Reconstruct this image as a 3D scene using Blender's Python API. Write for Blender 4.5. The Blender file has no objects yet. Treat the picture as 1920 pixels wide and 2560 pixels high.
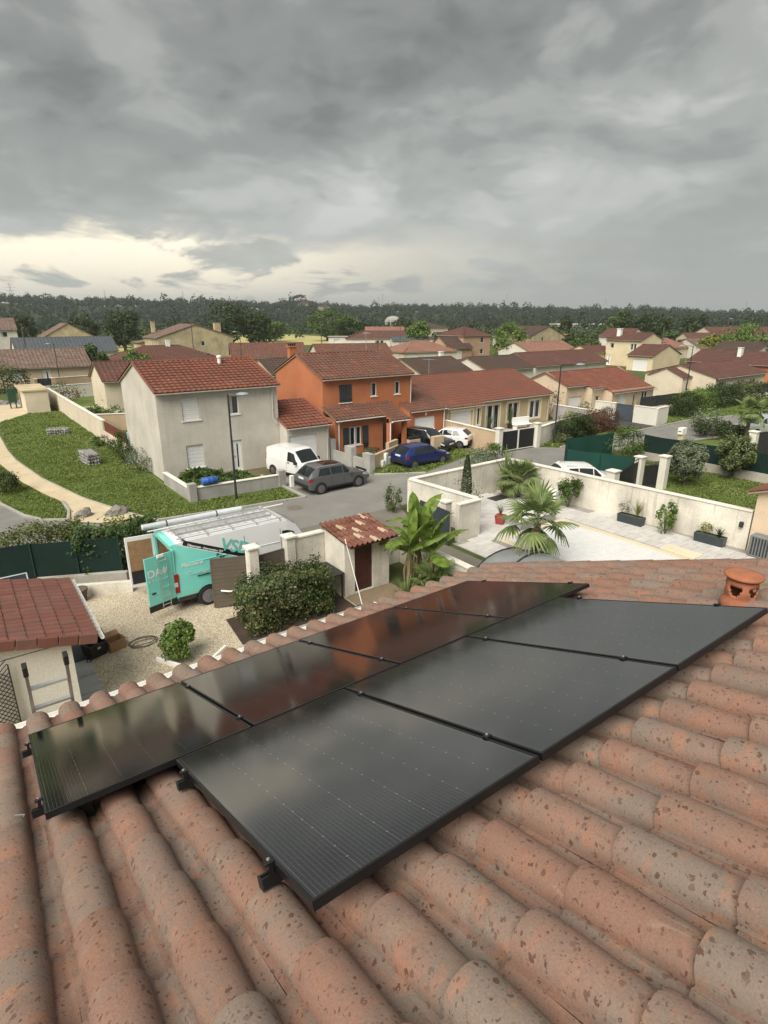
import bpy, bmesh, math, random
from math import sin, cos, pi, radians, sqrt, atan2, hypot
from mathutils import Vector, Matrix, Euler, noise as mnoise

SC = bpy.context.scene
COL = SC.collection
# ---------------------------------------------------------------- camera
EYE = 9.5
cam_d = bpy.data.cameras.new('camera')
cam_d.sensor_fit = 'VERTICAL'
cam_d.sensor_height = 36.0
cam_d.lens = 1450.0 / 2560.0 * 36.0
cam_d.clip_start = 0.05
cam_d.clip_end = 30000
cam = bpy.data.objects.new('camera', cam_d)
COL.objects.link(cam)
cam.location = (0, 0, EYE)
cam.rotation_euler = (radians(90 - 18.5), 0, radians(-36.3))
SC.camera = cam
# ---------------------------------------------------------------- world and sun
SUN_EL, SUN_AZ = radians(48), radians(205)      # azimuth measured from +X towards +Y
W = bpy.data.worlds.new('World')
SC.world = W
W.use_nodes = True
def build_world():
    nt = W.node_tree; N = nt.nodes; L = nt.links
    N.clear()
    out = N.new('ShaderNodeOutputWorld'); bg = N.new('ShaderNodeBackground')
    L.new(bg.outputs[0], out.inputs[0]); bg.inputs[1].default_value = 0.385
    sky = N.new('ShaderNodeTexSky'); sky.sky_type = 'NISHITA'; sky.sun_disc = False
    sky.sun_elevation = SUN_EL; sky.sun_rotation = pi / 2 - SUN_AZ
    skm = N.new('ShaderNodeVectorMath'); skm.operation = 'SCALE'; skm.inputs[3].default_value = 0.08
    L.new(sky.outputs[0], skm.inputs[0])
    tc = N.new('ShaderNodeTexCoord')
    sep = N.new('ShaderNodeSeparateXYZ'); L.new(tc.outputs['Generated'], sep.inputs[0])
    def math_(op, a, b=None, c=None, clamp=False):
        n = N.new('ShaderNodeMath'); n.operation = op; n.use_clamp = clamp
        for i, v in enumerate((a, b, c)):
            if v is None: continue
            if isinstance(v, (int, float)): n.inputs[i].default_value = v
            else: L.new(v, n.inputs[i])
        return n.outputs[0]
    zc = math_('MAXIMUM', sep.outputs[2], 0.0)
    den = math_('ADD', zc, 0.26)
    px = math_('DIVIDE', sep.outputs[0], den); py = math_('DIVIDE', sep.outputs[1], den)
    comb = N.new('ShaderNodeCombineXYZ'); L.new(px, comb.inputs[0]); L.new(py, comb.inputs[1])
    def noise(scale, detail, rough, off, dist=0.0, lac=2.0):
        mp = N.new('ShaderNodeMapping'); mp.inputs['Location'].default_value = off
        L.new(comb.outputs[0], mp.inputs[0])
        n = N.new('ShaderNodeTexNoise'); n.inputs['Scale'].default_value = scale
        n.inputs['Detail'].default_value = detail; n.inputs['Roughness'].default_value = rough
        n.inputs['Distortion'].default_value = dist; n.inputs['Lacunarity'].default_value = lac
        L.new(mp.outputs[0], n.inputs['Vector']); return n.outputs['Fac']
    big = noise(0.75, 3, 0.5, (3.1, 7.7, 0), 0.9)
    med = noise(1.9, 6, 0.52, (11.3, 2.9, 4), 0.7)
    fin = noise(5.5, 7, 0.55, (5.0, 1.0, 9), 0.5)
    s = math_('MULTIPLY_ADD', big, 0.62, math_('MULTIPLY_ADD', med, 0.55, math_('MULTIPLY', fin, 0.24)))
    ramp = N.new('ShaderNodeValToRGB'); L.new(s, ramp.inputs[0])
    cr = ramp.color_ramp; cr.interpolation = 'EASE'
    for e in list(cr.elements)[1:]: cr.elements.remove(e)
    stops = [(0.54, (.095, .100, .094)), (0.64, (.168, .175, .165)), (0.72, (.262, .270, .255)), (0.80, (.40, .404, .382)), (0.90, (.56, .555, .53))]
    cr.elements[0].position = stops[0][0]; cr.elements[0].color = stops[0][1] + (1,)
    for p, c in stops[1:]:
        e = cr.elements.new(p); e.color = c + (1,)
    # the overcast lifts and pales towards the horizon
    lift = N.new('ShaderNodeMapRange'); lift.interpolation_type = 'SMOOTHSTEP'
    L.new(sep.outputs[2], lift.inputs[0])
    lift.inputs[1].default_value = 0.34; lift.inputs[2].default_value = 0.02; lift.inputs[3].default_value = 0.0; lift.inputs[4].default_value = 0.62
    mixh = N.new('ShaderNodeMix'); mixh.data_type = 'RGBA'
    L.new(lift.outputs[0], mixh.inputs[0]); L.new(ramp.outputs[0], mixh.inputs[6]); mixh.inputs[7].default_value = (.285, .30, .286, 1)
    # break in the cloud base towards the setting sun
    ga = radians(53.7 + 27)
    gdir = (cos(ga), sin(ga))
    dd = math_('ADD', math_('MULTIPLY', sep.outputs[0], gdir[0]), math_('MULTIPLY', sep.outputs[1], gdir[1]))
    hx = math_('POWER', math_('MAXIMUM', dd, 0.0), 9.0)
    gap_el = N.new('ShaderNodeMapRange'); gap_el.interpolation_type = 'SMOOTHSTEP'
    L.new(math_('MULTIPLY_ADD', math_('SUBTRACT', med, 0.5), 0.16, math_('MULTIPLY_ADD', math_('SUBTRACT', fin, 0.5), 0.06, sep.outputs[2])), gap_el.inputs[0])
    gap_el.inputs[1].default_value = 0.138; gap_el.inputs[2].default_value = 0.085
    gap = math_('MULTIPLY', math_('MULTIPLY', gap_el.outputs[0], hx), 1.25, clamp=True)
    scud = N.new('ShaderNodeMapRange'); L.new(noise(2.3, 8, .58, (6.7, 1.2, 2), .5), scud.inputs[0])
    scud.interpolation_type = 'SMOOTHSTEP'
    scud.inputs[1].default_value = 0.52; scud.inputs[2].default_value = 0.62; scud.inputs[3].default_value = 1.0; scud.inputs[4].default_value = 0.10
    gap2 = math_('MULTIPLY', gap, scud.outputs[0])
    mixg = N.new('ShaderNodeMix'); mixg.data_type = 'RGBA'
    L.new(gap2, mixg.inputs[0]); L.new(mixh.outputs[2], mixg.inputs[6]); mixg.inputs[7].default_value = (1.12, .98, .73, 1)
    # a little of the clear sky colour through the cloud
    fin_ = N.new('ShaderNodeMix'); fin_.data_type = 'RGBA'; fin_.inputs[0].default_value = 0.04
    L.new(mixg.outputs[2], fin_.inputs[6]); L.new(skm.outputs[0], fin_.inputs[7])
    L.new(fin_.outputs[2], bg.inputs[0])
build_world()
sun_d = bpy.data.lights.new('sun', 'SUN')
sun_d.energy = 1.5; sun_d.angle = radians(45); sun_d.color = (1.0, 0.94, 0.835)
sun = bpy.data.objects.new('sun', sun_d); COL.objects.link(sun)
sd = Vector((cos(SUN_EL) * cos(SUN_AZ), cos(SUN_EL) * sin(SUN_AZ), sin(SUN_EL)))
sun.rotation_euler = sd.to_track_quat('Z', 'Y').to_euler(); sun.location = sd * 60
SC.view_settings.view_transform = 'Standard'; SC.view_settings.look = 'None'
SC.view_settings.gamma = 1.0; SC.view_settings.use_curve_mapping = False
SC.view_settings.exposure = 2.02
SC.render.engine = 'CYCLES'
SC.cycles.use_denoising = True
SC.cycles.max_bounces = 6
SC.cycles.diffuse_bounces = 3
SC.cycles.glossy_bounces = 3
SC.cycles.transparent_max_bounces = 8
SC.cycles.volume_bounces = 0

# ---------------------------------------------------------------- mesh helpers
class MB:
    def __init__(s):
        s.v = []; s.f = []; s.m = []
    def add(s, vs, fs, m=0):
        o = len(s.v); s.v.extend([tuple(p) for p in vs])
        for f in fs:
            s.f.append([i + o for i in f]); s.m.append(m)
        return s
    def box(s, x0, y0, z0, x1, y1, z1, m=0):
        if x0 > x1: x0, x1 = x1, x0
        if y0 > y1: y0, y1 = y1, y0
        if z0 > z1: z0, z1 = z1, z0
        return s.add([(x0,y0,z0),(x1,y0,z0),(x1,y1,z0),(x0,y1,z0),(x0,y0,z1),(x1,y0,z1),(x1,y1,z1),(x0,y1,z1)],
              [(3,2,1,0),(4,5,6,7),(0,1,5,4),(1,2,6,5),(2,3,7,6),(3,0,4,7)], m)
    def bbox(s, x0, y0, z0, x1, y1, z1, c=.02, m=0):
        """box with chamfered vertical edges and top"""
        if x0 > x1: x0, x1 = x1, x0
        if y0 > y1: y0, y1 = y1, y0
        def ring(x0, y0, x1, y1, c, z):
            return [(x0+c,y0,z),(x1-c,y0,z),(x1,y0+c,z),(x1,y1-c,z),(x1-c,y1,z),(x0+c,y1,z),(x0,y1-c,z),(x0,y0+c,z)]
        vs = ring(x0,y0,x1,y1,c,z0) + ring(x0,y0,x1,y1,c,z1-c) + ring(x0+c,y0+c,x1-c,y1-c,c*.6,z1)
        fs = [tuple(range(7,-1,-1)), tuple(range(16,24))]
        for k in (0, 8):
            for i in range(8): fs.append((k+i, k+(i+1)%8, k+8+(i+1)%8, k+8+i))
        return s.add(vs, fs, m)
    def quad(s, a, b, c, d, m=0): return s.add([a,b,c,d], [(0,1,2,3)], m)
    def poly(s, pts, m=0): return s.add(pts, [tuple(range(len(pts)))], m)
    def prism(s, pts, z0, z1, m=0):
        n = len(pts)
        vs = [(p[0],p[1],z0) for p in pts] + [(p[0],p[1],z1) for p in pts]
        fs = [tuple(range(n-1,-1,-1)), tuple(range(n,2*n))] + [(i,(i+1)%n,n+(i+1)%n,n+i) for i in range(n)]
        return s.add(vs, fs, m)
    def tube(s, pts, r, n=8, m=0, cap=True):
        pts = [Vector(p) for p in pts]; k = len(pts)
        rs = r if isinstance(r, (list, tuple)) else [r]*k
        vs = []; up = None
        for i, p in enumerate(pts):
            t = (pts[min(i+1,k-1)] - pts[max(i-1,0)]).normalized()
            if up is None:
                up = Vector((0,0,1)) if abs(t.z) < .9 else Vector((1,0,0))
            x = t.cross(up)
            if x.length < 1e-6: x = t.cross(Vector((0,1,0)))
            x.normalize(); y = x.cross(t); up = y
            for j in range(n):
                a = 2*pi*j/n; vs.append(p + (x*cos(a) + y*sin(a))*rs[i])
        fs = []
        for i in range(k-1):
            for j in range(n):
                fs.append((i*n+j, i*n+(j+1)%n, (i+1)*n+(j+1)%n, (i+1)*n+j))
        if cap: fs += [tuple(range(n-1,-1,-1)), tuple(range((k-1)*n, k*n))]
        return s.add(vs, fs, m)
    def lathe(s, prof, c=(0,0,0), n=20, m=0):
        vs = []; fs = []
        for r, z in prof:
            for j in range(n):
                a = 2*pi*j/n; vs.append((c[0]+r*cos(a), c[1]+r*sin(a), c[2]+z))
        for i in range(len(prof)-1):
            for j in range(n):
                fs.append((i*n+j, i*n+(j+1)%n, (i+1)*n+(j+1)%n, (i+1)*n+j))
        fs += [tuple(range(n-1,-1,-1)), tuple(range((len(prof)-1)*n, len(prof)*n))]
        return s.add(vs, fs, m)
    def xf(s, M, start=0):
        for i in range(start, len(s.v)): s.v[i] = tuple(M @ Vector(s.v[i]))
        return s
    def mesh(s, name, mats, smooth=False):
        me = bpy.data.meshes.new(name)
        me.from_pydata(s.v, [], s.f)
        for m in (mats if isinstance(mats, (list, tuple)) else [mats]): me.materials.append(m)
        if any(s.m): me.polygons.foreach_set('material_index', s.m)
        if smooth: me.polygons.foreach_set('use_smooth', [True]*len(s.f))
        me.update()
        return me
    def build(s, name, mats, parent=None, smooth=False, kind=None, loc=None, rot=None):
        return obj(name, s.mesh(name, mats, smooth), parent, kind, loc, rot)
def obj(name, me, parent=None, kind=None, loc=None, rot=None):
    o = bpy.data.objects.new(name, me); COL.objects.link(o)
    if parent is not None: o.parent = parent
    if loc is not None: o.location = loc
    if rot is not None: o.rotation_euler = rot
    if kind: o['kind'] = kind
    return o
def tag(o, label, cat, group=None):
    o['label'] = label; o['category'] = cat
    if group: o['group'] = group
    return o
def thing(name, label, cat, loc=(0,0,0), rz=0.0, group=None):
    o = bpy.data.objects.new(name, None); COL.objects.link(o)
    o.empty_display_size = .3
    o.location = loc; o.rotation_euler = (0,0,rz)
    return tag(o, label, cat, group)
def smooth_angle(o, deg=40):
    me = o.data
    me.polygons.foreach_set('use_smooth', [True]*len(me.polygons))
    try: me.set_sharp_from_angle(angle=radians(deg))
    except Exception: pass
    return o
def bevel(o, w, seg=2):
    m = o.modifiers.new('bevel', 'BEVEL'); m.width = w; m.segments = seg; m.limit_method = 'ANGLE'; m.angle_limit = radians(35)
    return o
KIDS = {}
def copy_tree(root, loc, rz=None, label=None):
    def rec(o, par):
        c = o.copy(); COL.objects.link(c)
        if par is not None: c.parent = par
        for ch in o.children: rec(ch, c)
        return c
    r = rec(root, None); r.location = loc
    if rz is not None: r.rotation_euler = (0,0,rz)
    if label: r['label'] = label
    return r

# ---------------------------------------------------------------- materials
MATS = {}
def nodes(name):
    m = bpy.data.materials.new(name); m.use_nodes = True
    nt = m.node_tree
    b = nt.nodes['Principled BSDF']
    return m, nt, b
def pos_noise(nt, scale, detail=4, rough=.55, co='pos', dist=0.0, stretch=None, off=None):
    N = nt.nodes; L = nt.links
    if co == 'pos': src = N.new('ShaderNodeNewGeometry').outputs['Position']
    else: src = N.new('ShaderNodeTexCoord').outputs['Object']
    if stretch or off is not None:
        mp = N.new('ShaderNodeMapping')
        if stretch: mp.inputs['Scale'].default_value = stretch
        if off is not None: mp.inputs['Location'].default_value = off
        L.new(src, mp.inputs[0]); src = mp.outputs[0]
    n = N.new('ShaderNodeTexNoise'); n.inputs['Scale'].default_value = scale; n.inputs['Detail'].default_value = detail
    n.inputs['Roughness'].default_value = rough; n.inputs['Distortion'].default_value = dist
    L.new(src, n.inputs['Vector'])
    return n.outputs['Fac']
def ramp(nt, fac, stops, interp='LINEAR'):
    r = nt.nodes.new('ShaderNodeValToRGB'); r.color_ramp.interpolation = interp
    els = r.color_ramp.elements
    els[0].position = stops[0][0]; els[0].color = tuple(stops[0][1]) + (1,)
    els[1].position = stops[-1][0]; els[1].color = tuple(stops[-1][1]) + (1,)
    for p, c in stops[1:-1]:
        e = els.new(p); e.color = tuple(c) + (1,)
    if fac is not None: nt.links.new(fac, r.inputs[0])
    return r.outputs[0]
def mixc(nt, fac, a, b, mode='MIX'):
    n = nt.nodes.new('ShaderNodeMix'); n.data_type = 'RGBA'; n.blend_type = mode
    for i, v in ((0, fac), (6, a), (7, b)):
        if isinstance(v, (int, float)): n.inputs[i].default_value = v
        elif isinstance(v, tuple): n.inputs[i].default_value = v if len(v) == 4 else v + (1,)
        else: nt.links.new(v, n.inputs[i])
    return n.outputs[2]
def mth(nt, op, a, b=None, c=None, clamp=False):
    n = nt.nodes.new('ShaderNodeMath'); n.operation = op; n.use_clamp = clamp
    for i, v in enumerate((a, b, c)):
        if v is None: continue
        if isinstance(v, (int, float)): n.inputs[i].default_value = v
        else: nt.links.new(v, n.inputs[i])
    return n.outputs[0]
def bump(nt, b, h, strength=.3, dist=.02):
    n = nt.nodes.new('ShaderNodeBump'); n.inputs['Strength'].default_value = strength; n.inputs['Distance'].default_value = dist
    nt.links.new(h, n.inputs['Height']); nt.links.new(n.outputs[0], b.inputs['Normal'])
def V3(c, k): return tuple(min(1.0, x*k) for x in c)
def M(name, col, rough=.75, var=.18, scale=3.0, bmp=.0, bscale=60.0, metal=0.0, spec=.4, orand=0.0, co='pos', coat=0.0, bdist=.01):
    if name in MATS: return MATS[name]
    m, nt, b = nodes(name)
    n = pos_noise(nt, scale, 6, .6, co)
    c = ramp(nt, n, [(.28, V3(col, 1-var)), (.5, col), (.74, V3(col, 1+var))])
    if orand:
        oi = nt.nodes.new('ShaderNodeObjectInfo')
        k = ramp(nt, oi.outputs['Random'], [(0, (1-orand,)*3), (1, (1+orand*.6, 1+orand*.5, 1+orand*.45))])
        c = mixc(nt, 1.0, c, k, 'MULTIPLY')
    nt.links.new(c, b.inputs['Base Color'])
    b.inputs['Roughness'].default_value = rough; b.inputs['Metallic'].default_value = metal
    b.inputs['Specular IOR Level'].default_value = spec; b.inputs['Coat Weight'].default_value = coat
    if bmp: bump(nt, b, pos_noise(nt, bscale, 3, .6, co), bmp, bdist)
    MATS[name] = m
    return m
def M_stucco(name, col, stain=.25, streak=.0, grain=26.0):
    """roughcast render: fine grain relief, faint patches, weather streaks running down"""
    if name in MATS: return MATS[name]
    m, nt, b = nodes(name)
    n1 = pos_noise(nt, .55, 5, .6); n2 = pos_noise(nt, grain, 3, .65)
    n3 = pos_noise(nt, 1.0, 4, .6, stretch=(5.0, 5.0, .35))
    c = ramp(nt, n1, [(.3, V3(col, 1-stain*.55)), (.7, V3(col, 1+stain*.3))])
    g = ramp(nt, n2, [(.3, (.84,)*3), (.7, (1.1,)*3)])
    c = mixc(nt, 1.0, c, g, 'MULTIPLY')
    k = ramp(nt, n3, [(.56, (0,0,0)), (.75, (1,1,1))])
    c = mixc(nt, mth(nt, 'MULTIPLY', k, stain*.5 + streak), c, V3(col, .45))
    nt.links.new(c, b.inputs['Base Color']); b.inputs['Roughness'].default_value = .92
    b.inputs['Specular IOR Level'].default_value = .15
    bump(nt, b, n2, .35, .012)
    MATS[name] = m
    return m
def M_leaf(name, dark, light, rough=.55, trans=.25, tip=None, rw=.62, nw=.5, ns=.9):
    if name in MATS: return MATS[name]
    m, nt, b = nodes(name)
    gi = nt.nodes.new('ShaderNodeNewGeometry')
    n = pos_noise(nt, ns, 3, .6)
    f = mth(nt, 'ADD', mth(nt, 'MULTIPLY', gi.outputs['Random Per Island'], rw), mth(nt, 'MULTIPLY', n, nw))
    st = [(.2, dark), (.85, light)]
    if tip: st = [(.2, dark), (.72, light), (.95, tip)]
    c = ramp(nt, f, st)
    nt.links.new(c, b.inputs['Base Color']); b.inputs['Roughness'].default_value = rough
    b.inputs['Specular IOR Level'].default_value = .3
    # thin leaves let some light through
    tr = nt.nodes.new('ShaderNodeBsdfTranslucent'); nt.links.new(c, tr.inputs[0])
    ad = nt.nodes.new('ShaderNodeMixShader'); ad.inputs[0].default_value = trans
    nt.links.new(b.outputs[0], ad.inputs[1]); nt.links.new(tr.outputs[0], ad.inputs[2])
    nt.links.new(ad.outputs[0], nt.nodes['Material Output'].inputs[0])
    MATS[name] = m
    return m
def M_tile(name, base, grey, orange, spots=0.0, orand=.2, patch=2.2):
    """fired clay: tones from kiln, weathering and, on the near roof, dark lichen spots"""
    if name in MATS: return MATS[name]
    m, nt, b = nodes(name)
    oi = nt.nodes.new('ShaderNodeObjectInfo'); gi = nt.nodes.new('ShaderNodeNewGeometry')
    rnd = mth(nt, 'FRACT', mth(nt, 'ADD', oi.outputs['Random'], gi.outputs['Random Per Island']))
    n1 = pos_noise(nt, patch, 6, .62, dist=.4); n2 = pos_noise(nt, patch*2.4, 6, .62, off=(9, 3, 5)); n3 = pos_noise(nt, 140, 4, .7)
    w = mth(nt, 'ADD', mth(nt, 'MULTIPLY', n1, .8), mth(nt, 'MULTIPLY', rnd, .30))
    c = mixc(nt, ramp(nt, w, [(.44, (0,0,0)), (.66, (.9,)*3)]), base, grey)
    c = mixc(nt, ramp(nt, n2, [(.53, (0,0,0)), (.66, (.75,)*3)]), c, orange)
    c = mixc(nt, 1.0, c, ramp(nt, rnd, [(0, (1-orand,)*3), (1, (1+orand,)*3)]), 'MULTIPLY')
    c = mixc(nt, 1.0, c, ramp(nt, n3, [(.3, (.82,)*3), (.7, (1.13,)*3)]), 'MULTIPLY')
    if spots:
        n5 = pos_noise(nt, 4.5, 7, .66, dist=.8, off=(2, 8, 1)); c = mixc(nt, ramp(nt, n5, [(.55, (0,0,0)), (.72, (.32,)*3)]), c, (.27,.225,.165))
        n6 = pos_noise(nt, 7, 6, .7, dist=.6, off=(5, 1, 7)); c = mixc(nt, ramp(nt, n6, [(.56, (0,0,0)), (.74, (.5,)*3)]), c, (.14,.095,.075))
        geo = nt.nodes.new('ShaderNodeNewGeometry')
        dn = pos_noise(nt, 55, 2, .6)
        vm = nt.nodes.new('ShaderNodeVectorMath'); vm.operation = 'MULTIPLY_ADD'
        cx = nt.nodes.new('ShaderNodeCombineXYZ')
        for i in range(3): nt.links.new(dn, cx.inputs[i])
        nt.links.new(cx.outputs[0], vm.inputs[0]); vm.inputs[1].default_value = (.03,)*3; nt.links.new(geo.outputs['Position'], vm.inputs[2])
        acc = None
        for sc_, thr, den in ((25.0, .26, .60), (46.0, .27, .52), (90.0, .24, .72)):
            v = nt.nodes.new('ShaderNodeTexVoronoi'); v.inputs['Scale'].default_value = sc_
            nt.links.new(vm.outputs[0], v.inputs['Vector'])
            sp = mth(nt, 'LESS_THAN', v.outputs['Distance'], thr)
            cs = nt.nodes.new('ShaderNodeSeparateColor'); nt.links.new(v.outputs['Color'], cs.inputs[0])
            sp = mth(nt, 'MULTIPLY', sp, mth(nt, 'GREATER_THAN', cs.outputs[0], den))
            sp = mth(nt, 'MULTIPLY', sp, ramp(nt, cs.outputs[1], [(0, (.35,)*3), (1, (1,)*3)]))
            acc = sp if acc is None else mth(nt, 'MAXIMUM', acc, sp)
        c = mixc(nt, mth(nt, 'MULTIPLY', acc, spots), c, (.085, .042, .03))
        # pale scuffs
        sc = pos_noise(nt, 9, 8, .72, stretch=(1, .35, 1), dist=1.2, off=(4, 4, 4))
        c = mixc(nt, ramp(nt, sc, [(.62, (0,0,0)), (.76, (.55,)*3)]), c, (.43, .33, .23))
    nt.links.new(c, b.inputs['Base Color']); b.inputs['Roughness'].default_value = .88; b.inputs['Specular IOR Level'].default_value = .2
    bump(nt, b, pos_noise(nt, 90 if spots else 40, 6, .66), .28, .007)
    MATS[name] = m
    return m
def M_glass(name, col=(.02,.025,.03), rough=.06):
    if name in MATS: return MATS[name]
    m, nt, b = nodes(name)
    n = pos_noise(nt, .8, 2, .5)
    nt.links.new(ramp(nt, n, [(.35, V3(col, .7)), (.7, V3(col, 1.4))]), b.inputs['Base Color'])
    b.inputs['Roughness'].default_value = rough; b.inputs['Specular IOR Level'].default_value = .6
    MATS[name] = m
    return m
MW = M('white_paint', (.74,.74,.71), .5, .06, 2)
MPVC = M('white_pvc', (.76,.76,.75), .35, .05, 2)
MBLK = M('black_plastic', (.018,.018,.019), .5, .2, 6)
MDK = M('dark_metal', (.03,.032,.035), .42, .2, 6, metal=.0)
MANTH = M('anthracite_paint', (.035,.045,.055), .45, .15, 3)
MGALV = M('galvanised_steel', (.42,.43,.43), .45, .15, 5, metal=.6)
MALU = M('brushed_aluminium', (.62,.62,.61), .35, .1, 8, metal=.8)
MGLASS = M_glass('window_glass')
MCONC = M_stucco('bare_concrete', (.33,.32,.30), .5, .1)
MWOOD = M('dark_wood', (.06,.022,.016), .6, .35, 4)
# ---------------------------------------------------------------- building kit
class Face:
    """a facade: u runs left to right seen from outside, d runs inwards"""
    def __init__(s, x, y, ux, uy, nx, ny): s.x, s.y, s.ux, s.uy, s.nx, s.ny = x, y, ux, uy, nx, ny
    def p(s, u, d, z): return (s.x + s.ux*u + s.nx*d, s.y + s.uy*u + s.ny*d, z)
    def box(s, mb, u0, d0, z0, u1, d1, z1, m=0):
        a = s.p(u0, d0, z0); b = s.p(u1, d1, z1)
        return mb.box(a[0], a[1], a[2], b[0], b[1], b[2], m)
def face_F(x, y): return Face(x, y, 1, 0, 0, 1)           # looks towards -Y
def face_L(x, y): return Face(x, y, 0, -1, 1, 0)          # looks towards -X, (x,y) is its far end
def facade(mb, fc, u0, u1, z0, z1, ops, depth=.16):
    us = sorted({u0, u1, *[o[0] for o in ops], *[o[1] for o in ops]})
    zs = sorted({z0, z1, *[o[2] for o in ops], *[o[3] for o in ops]})
    for i in range(len(us)-1):
        for j in range(len(zs)-1):
            uc, zc = (us[i]+us[i+1])/2, (zs[j]+zs[j+1])/2
            if any(o[0] < uc < o[1] and o[2] < zc < o[3] for o in ops): continue
            mb.quad(fc.p(us[i],0,zs[j]), fc.p(us[i+1],0,zs[j]), fc.p(us[i+1],0,zs[j+1]), fc.p(us[i],0,zs[j+1]))
    for a, b, c, d in [o[:4] for o in ops]:
        mb.quad(fc.p(a,0,c), fc.p(a,0,d), fc.p(a,depth,d), fc.p(a,depth,c))
        mb.quad(fc.p(b,0,c), fc.p(b,depth,c), fc.p(b,depth,d), fc.p(b,0,d))
        mb.quad(fc.p(a,0,d), fc.p(b,0,d), fc.p(b,depth,d), fc.p(a,depth,d))
        mb.quad(fc.p(a,0,c), fc.p(a,depth,c), fc.p(b,depth,c), fc.p(b,0,c))
        mb.quad(fc.p(a,depth+.03,c), fc.p(b,depth+.03,c), fc.p(b,depth+.03,d), fc.p(a,depth+.03,d))
MSHUT = M('roller_shutter_white', (.70,.70,.69), .45, .05, 2)
MGAR = M('garage_door_white', (.72,.72,.72), .45, .06, 2)
MSILL = M('sill_white', (.70,.69,.65), .7, .1, 3)
MGUT = M('gutter_pvc', (.50,.48,.44), .5, .1, 3)
MCURT = M('curtain', (.45,.44,.42), .8, .2, 8)
def window(par, fc, u0, u1, z0, z1, style='win', mats=None, sill=True, d=.10):
    fm = (mats or {}).get('frame', MPVC); w = u1-u0; h = z1-z0
    if style == 'roller':
        mb = MB(); n = max(6, int(h/.11))
        for k in range(n):
            fc.box(mb, u0+.01, d-.012*(k%2), z0+h*k/n, u1-.01, d+.02, z0+h*(k+.93)/n)
        mb.build('roller_shutter', MSHUT, par)
        mb = MB(); fc.box(mb, u0, d-.02, z1-.10, u1, d+.03, z1-.005); mb.build('shutter_box', MSHUT, par)
    elif style in ('win', 'win2', 'french'):
        t = .06; mb = MB()
        for a in ((u0,z0,u0+t,z1), (u1-t,z0,u1,z1), (u0+t,z0,u1-t,z0+t), (u0+t,z1-t,u1-t,z1)): fc.box(mb, a[0], d-.03, a[1], a[2], d+.03, a[3])
        if style != 'win':
            fc.box(mb, u0+w/2-.045, d-.035, z0+t, u0+w/2+.045, d+.03, z1-t)
        f = mb.build('window', fm, par)
        cols = [(u0+t, u1-t)] if style == 'win' else [(u0+t, u0+w/2-.045), (u0+w/2+.045, u1-t)]
        for a, b in cols:
            p = MB(); fc.box(p, a, d-.005, z0+t, b, d+.01, z1-t); p.build('pane', MGLASS, f)
            c = MB(); n = 5
            ww = (b-a)*.34
            for k in range(n): fc.box(c, a+ww*k/n, d-.0075, z0+t+.02, a+ww*(k+.8)/n, d-.0055, z1-t-.02)
            c.build('curtain', MCURT, f)
    elif style == 'door':
        mb = MB(); fc.box(mb, u0+.02, d, z0, u1-.02, d+.05, z1-.02); dr = mb.build('door', fm, par)
        mb = MB(); fc.box(mb, u0+w*.48, d-.012, z0+.25, u0+w*.62, d-.002, z1-.25); mb.build('door_glass', MGLASS, dr)
        mb = MB(); fc.box(mb, u0+.10, d-.05, z0+.98, u0+.2, d-.015, z0+1.02); mb.build('door_handle', MGALV, dr)
    elif style == 'garage':
        mb = MB(); n = 6
        for k in range(n): fc.box(mb, u0+.01, d, z0+h*k/n, u1-.01, d+.04, z0+h*(k+.96)/n)
        fc.box(mb, u0+.01, d+.02, z0, u1-.01, d+.06, z1)
        mb.build('garage_door', MGAR, par)
    if sill and style not in ('garage', 'door', 'french'):
        mb = MB(); fc.box(mb, u0-.08, -.06, z0-.07, u1+.08, d, z0-.002); mb.build('window_sill', MSILL, par)
def hinged_shutter(par, fc, u0, u1, z0, z1, mat, d=-.06):
    mb = MB(); n = max(3, int((u1-u0)/.13)); w = (u1-u0)/n
    for k in range(n): fc.box(mb, u0+k*w, d, z0, u0+(k+.94)*w, d+.035, z1)
    for zz in (z0+.18*(z1-z0), z0+.82*(z1-z0)): fc.box(mb, u0-.03, d-.02, zz-.04, u1-.01, d-.001, zz+.04)
    mb.build('shutter', mat, par)
# --- tiled roofs
TILES = {}
def tile_rows(tw, tl, h=.045, lift=.028, t=.012, flat=False):
    """one interlocking clay tile: raised roll, flat pan, thick lower lip"""
    xs = [0, .10, .22, .34, .46, .58, .80, 1.0]; zz = [0.1, .72, 1.0, .98, .62, .05, 0.0, .1]
    if flat: xs = [0, .06, .16, .5, .84, .94, 1.0]; zz = [.15, .7, .95, 1.0, .95, .7, .15]
    vs = []; n = len(xs)
    for x, z in zip(xs, zz): vs.append((x*tw, 0, z*h + lift - t))
    for x, z in zip(xs, zz): vs.append((x*tw, 0, z*h + lift))
    for x, z in zip(xs, zz): vs.append((x*tw, tl*1.06, z*h))
    fs = [(i, i+1, n+i+1, n+i) for i in range(n-1)] + [(n+i, n+i+1, 2*n+i+1, 2*n+i) for i in range(n-1)]
    return vs, fs
def tile_mesh(tw, tl, mat, **k):
    key = (round(tw,3), round(tl,3), mat.name, tuple(sorted(k.items())))
    if key not in TILES:
        vs, fs = tile_rows(tw, tl, **k)
        TILES[key] = MB().add(vs, fs).mesh('roof_tile', mat)
    return TILES[key]
def frame_mat(p0, u, v):
    u = Vector(u).normalized(); v = Vector(v).normalized(); n = u.cross(v)
    Mx = Matrix.Identity(4)
    for i in range(3): Mx[i][0], Mx[i][1], Mx[i][2], Mx[i][3] = u[i], v[i], n[i], p0[i]
    return Mx
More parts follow.
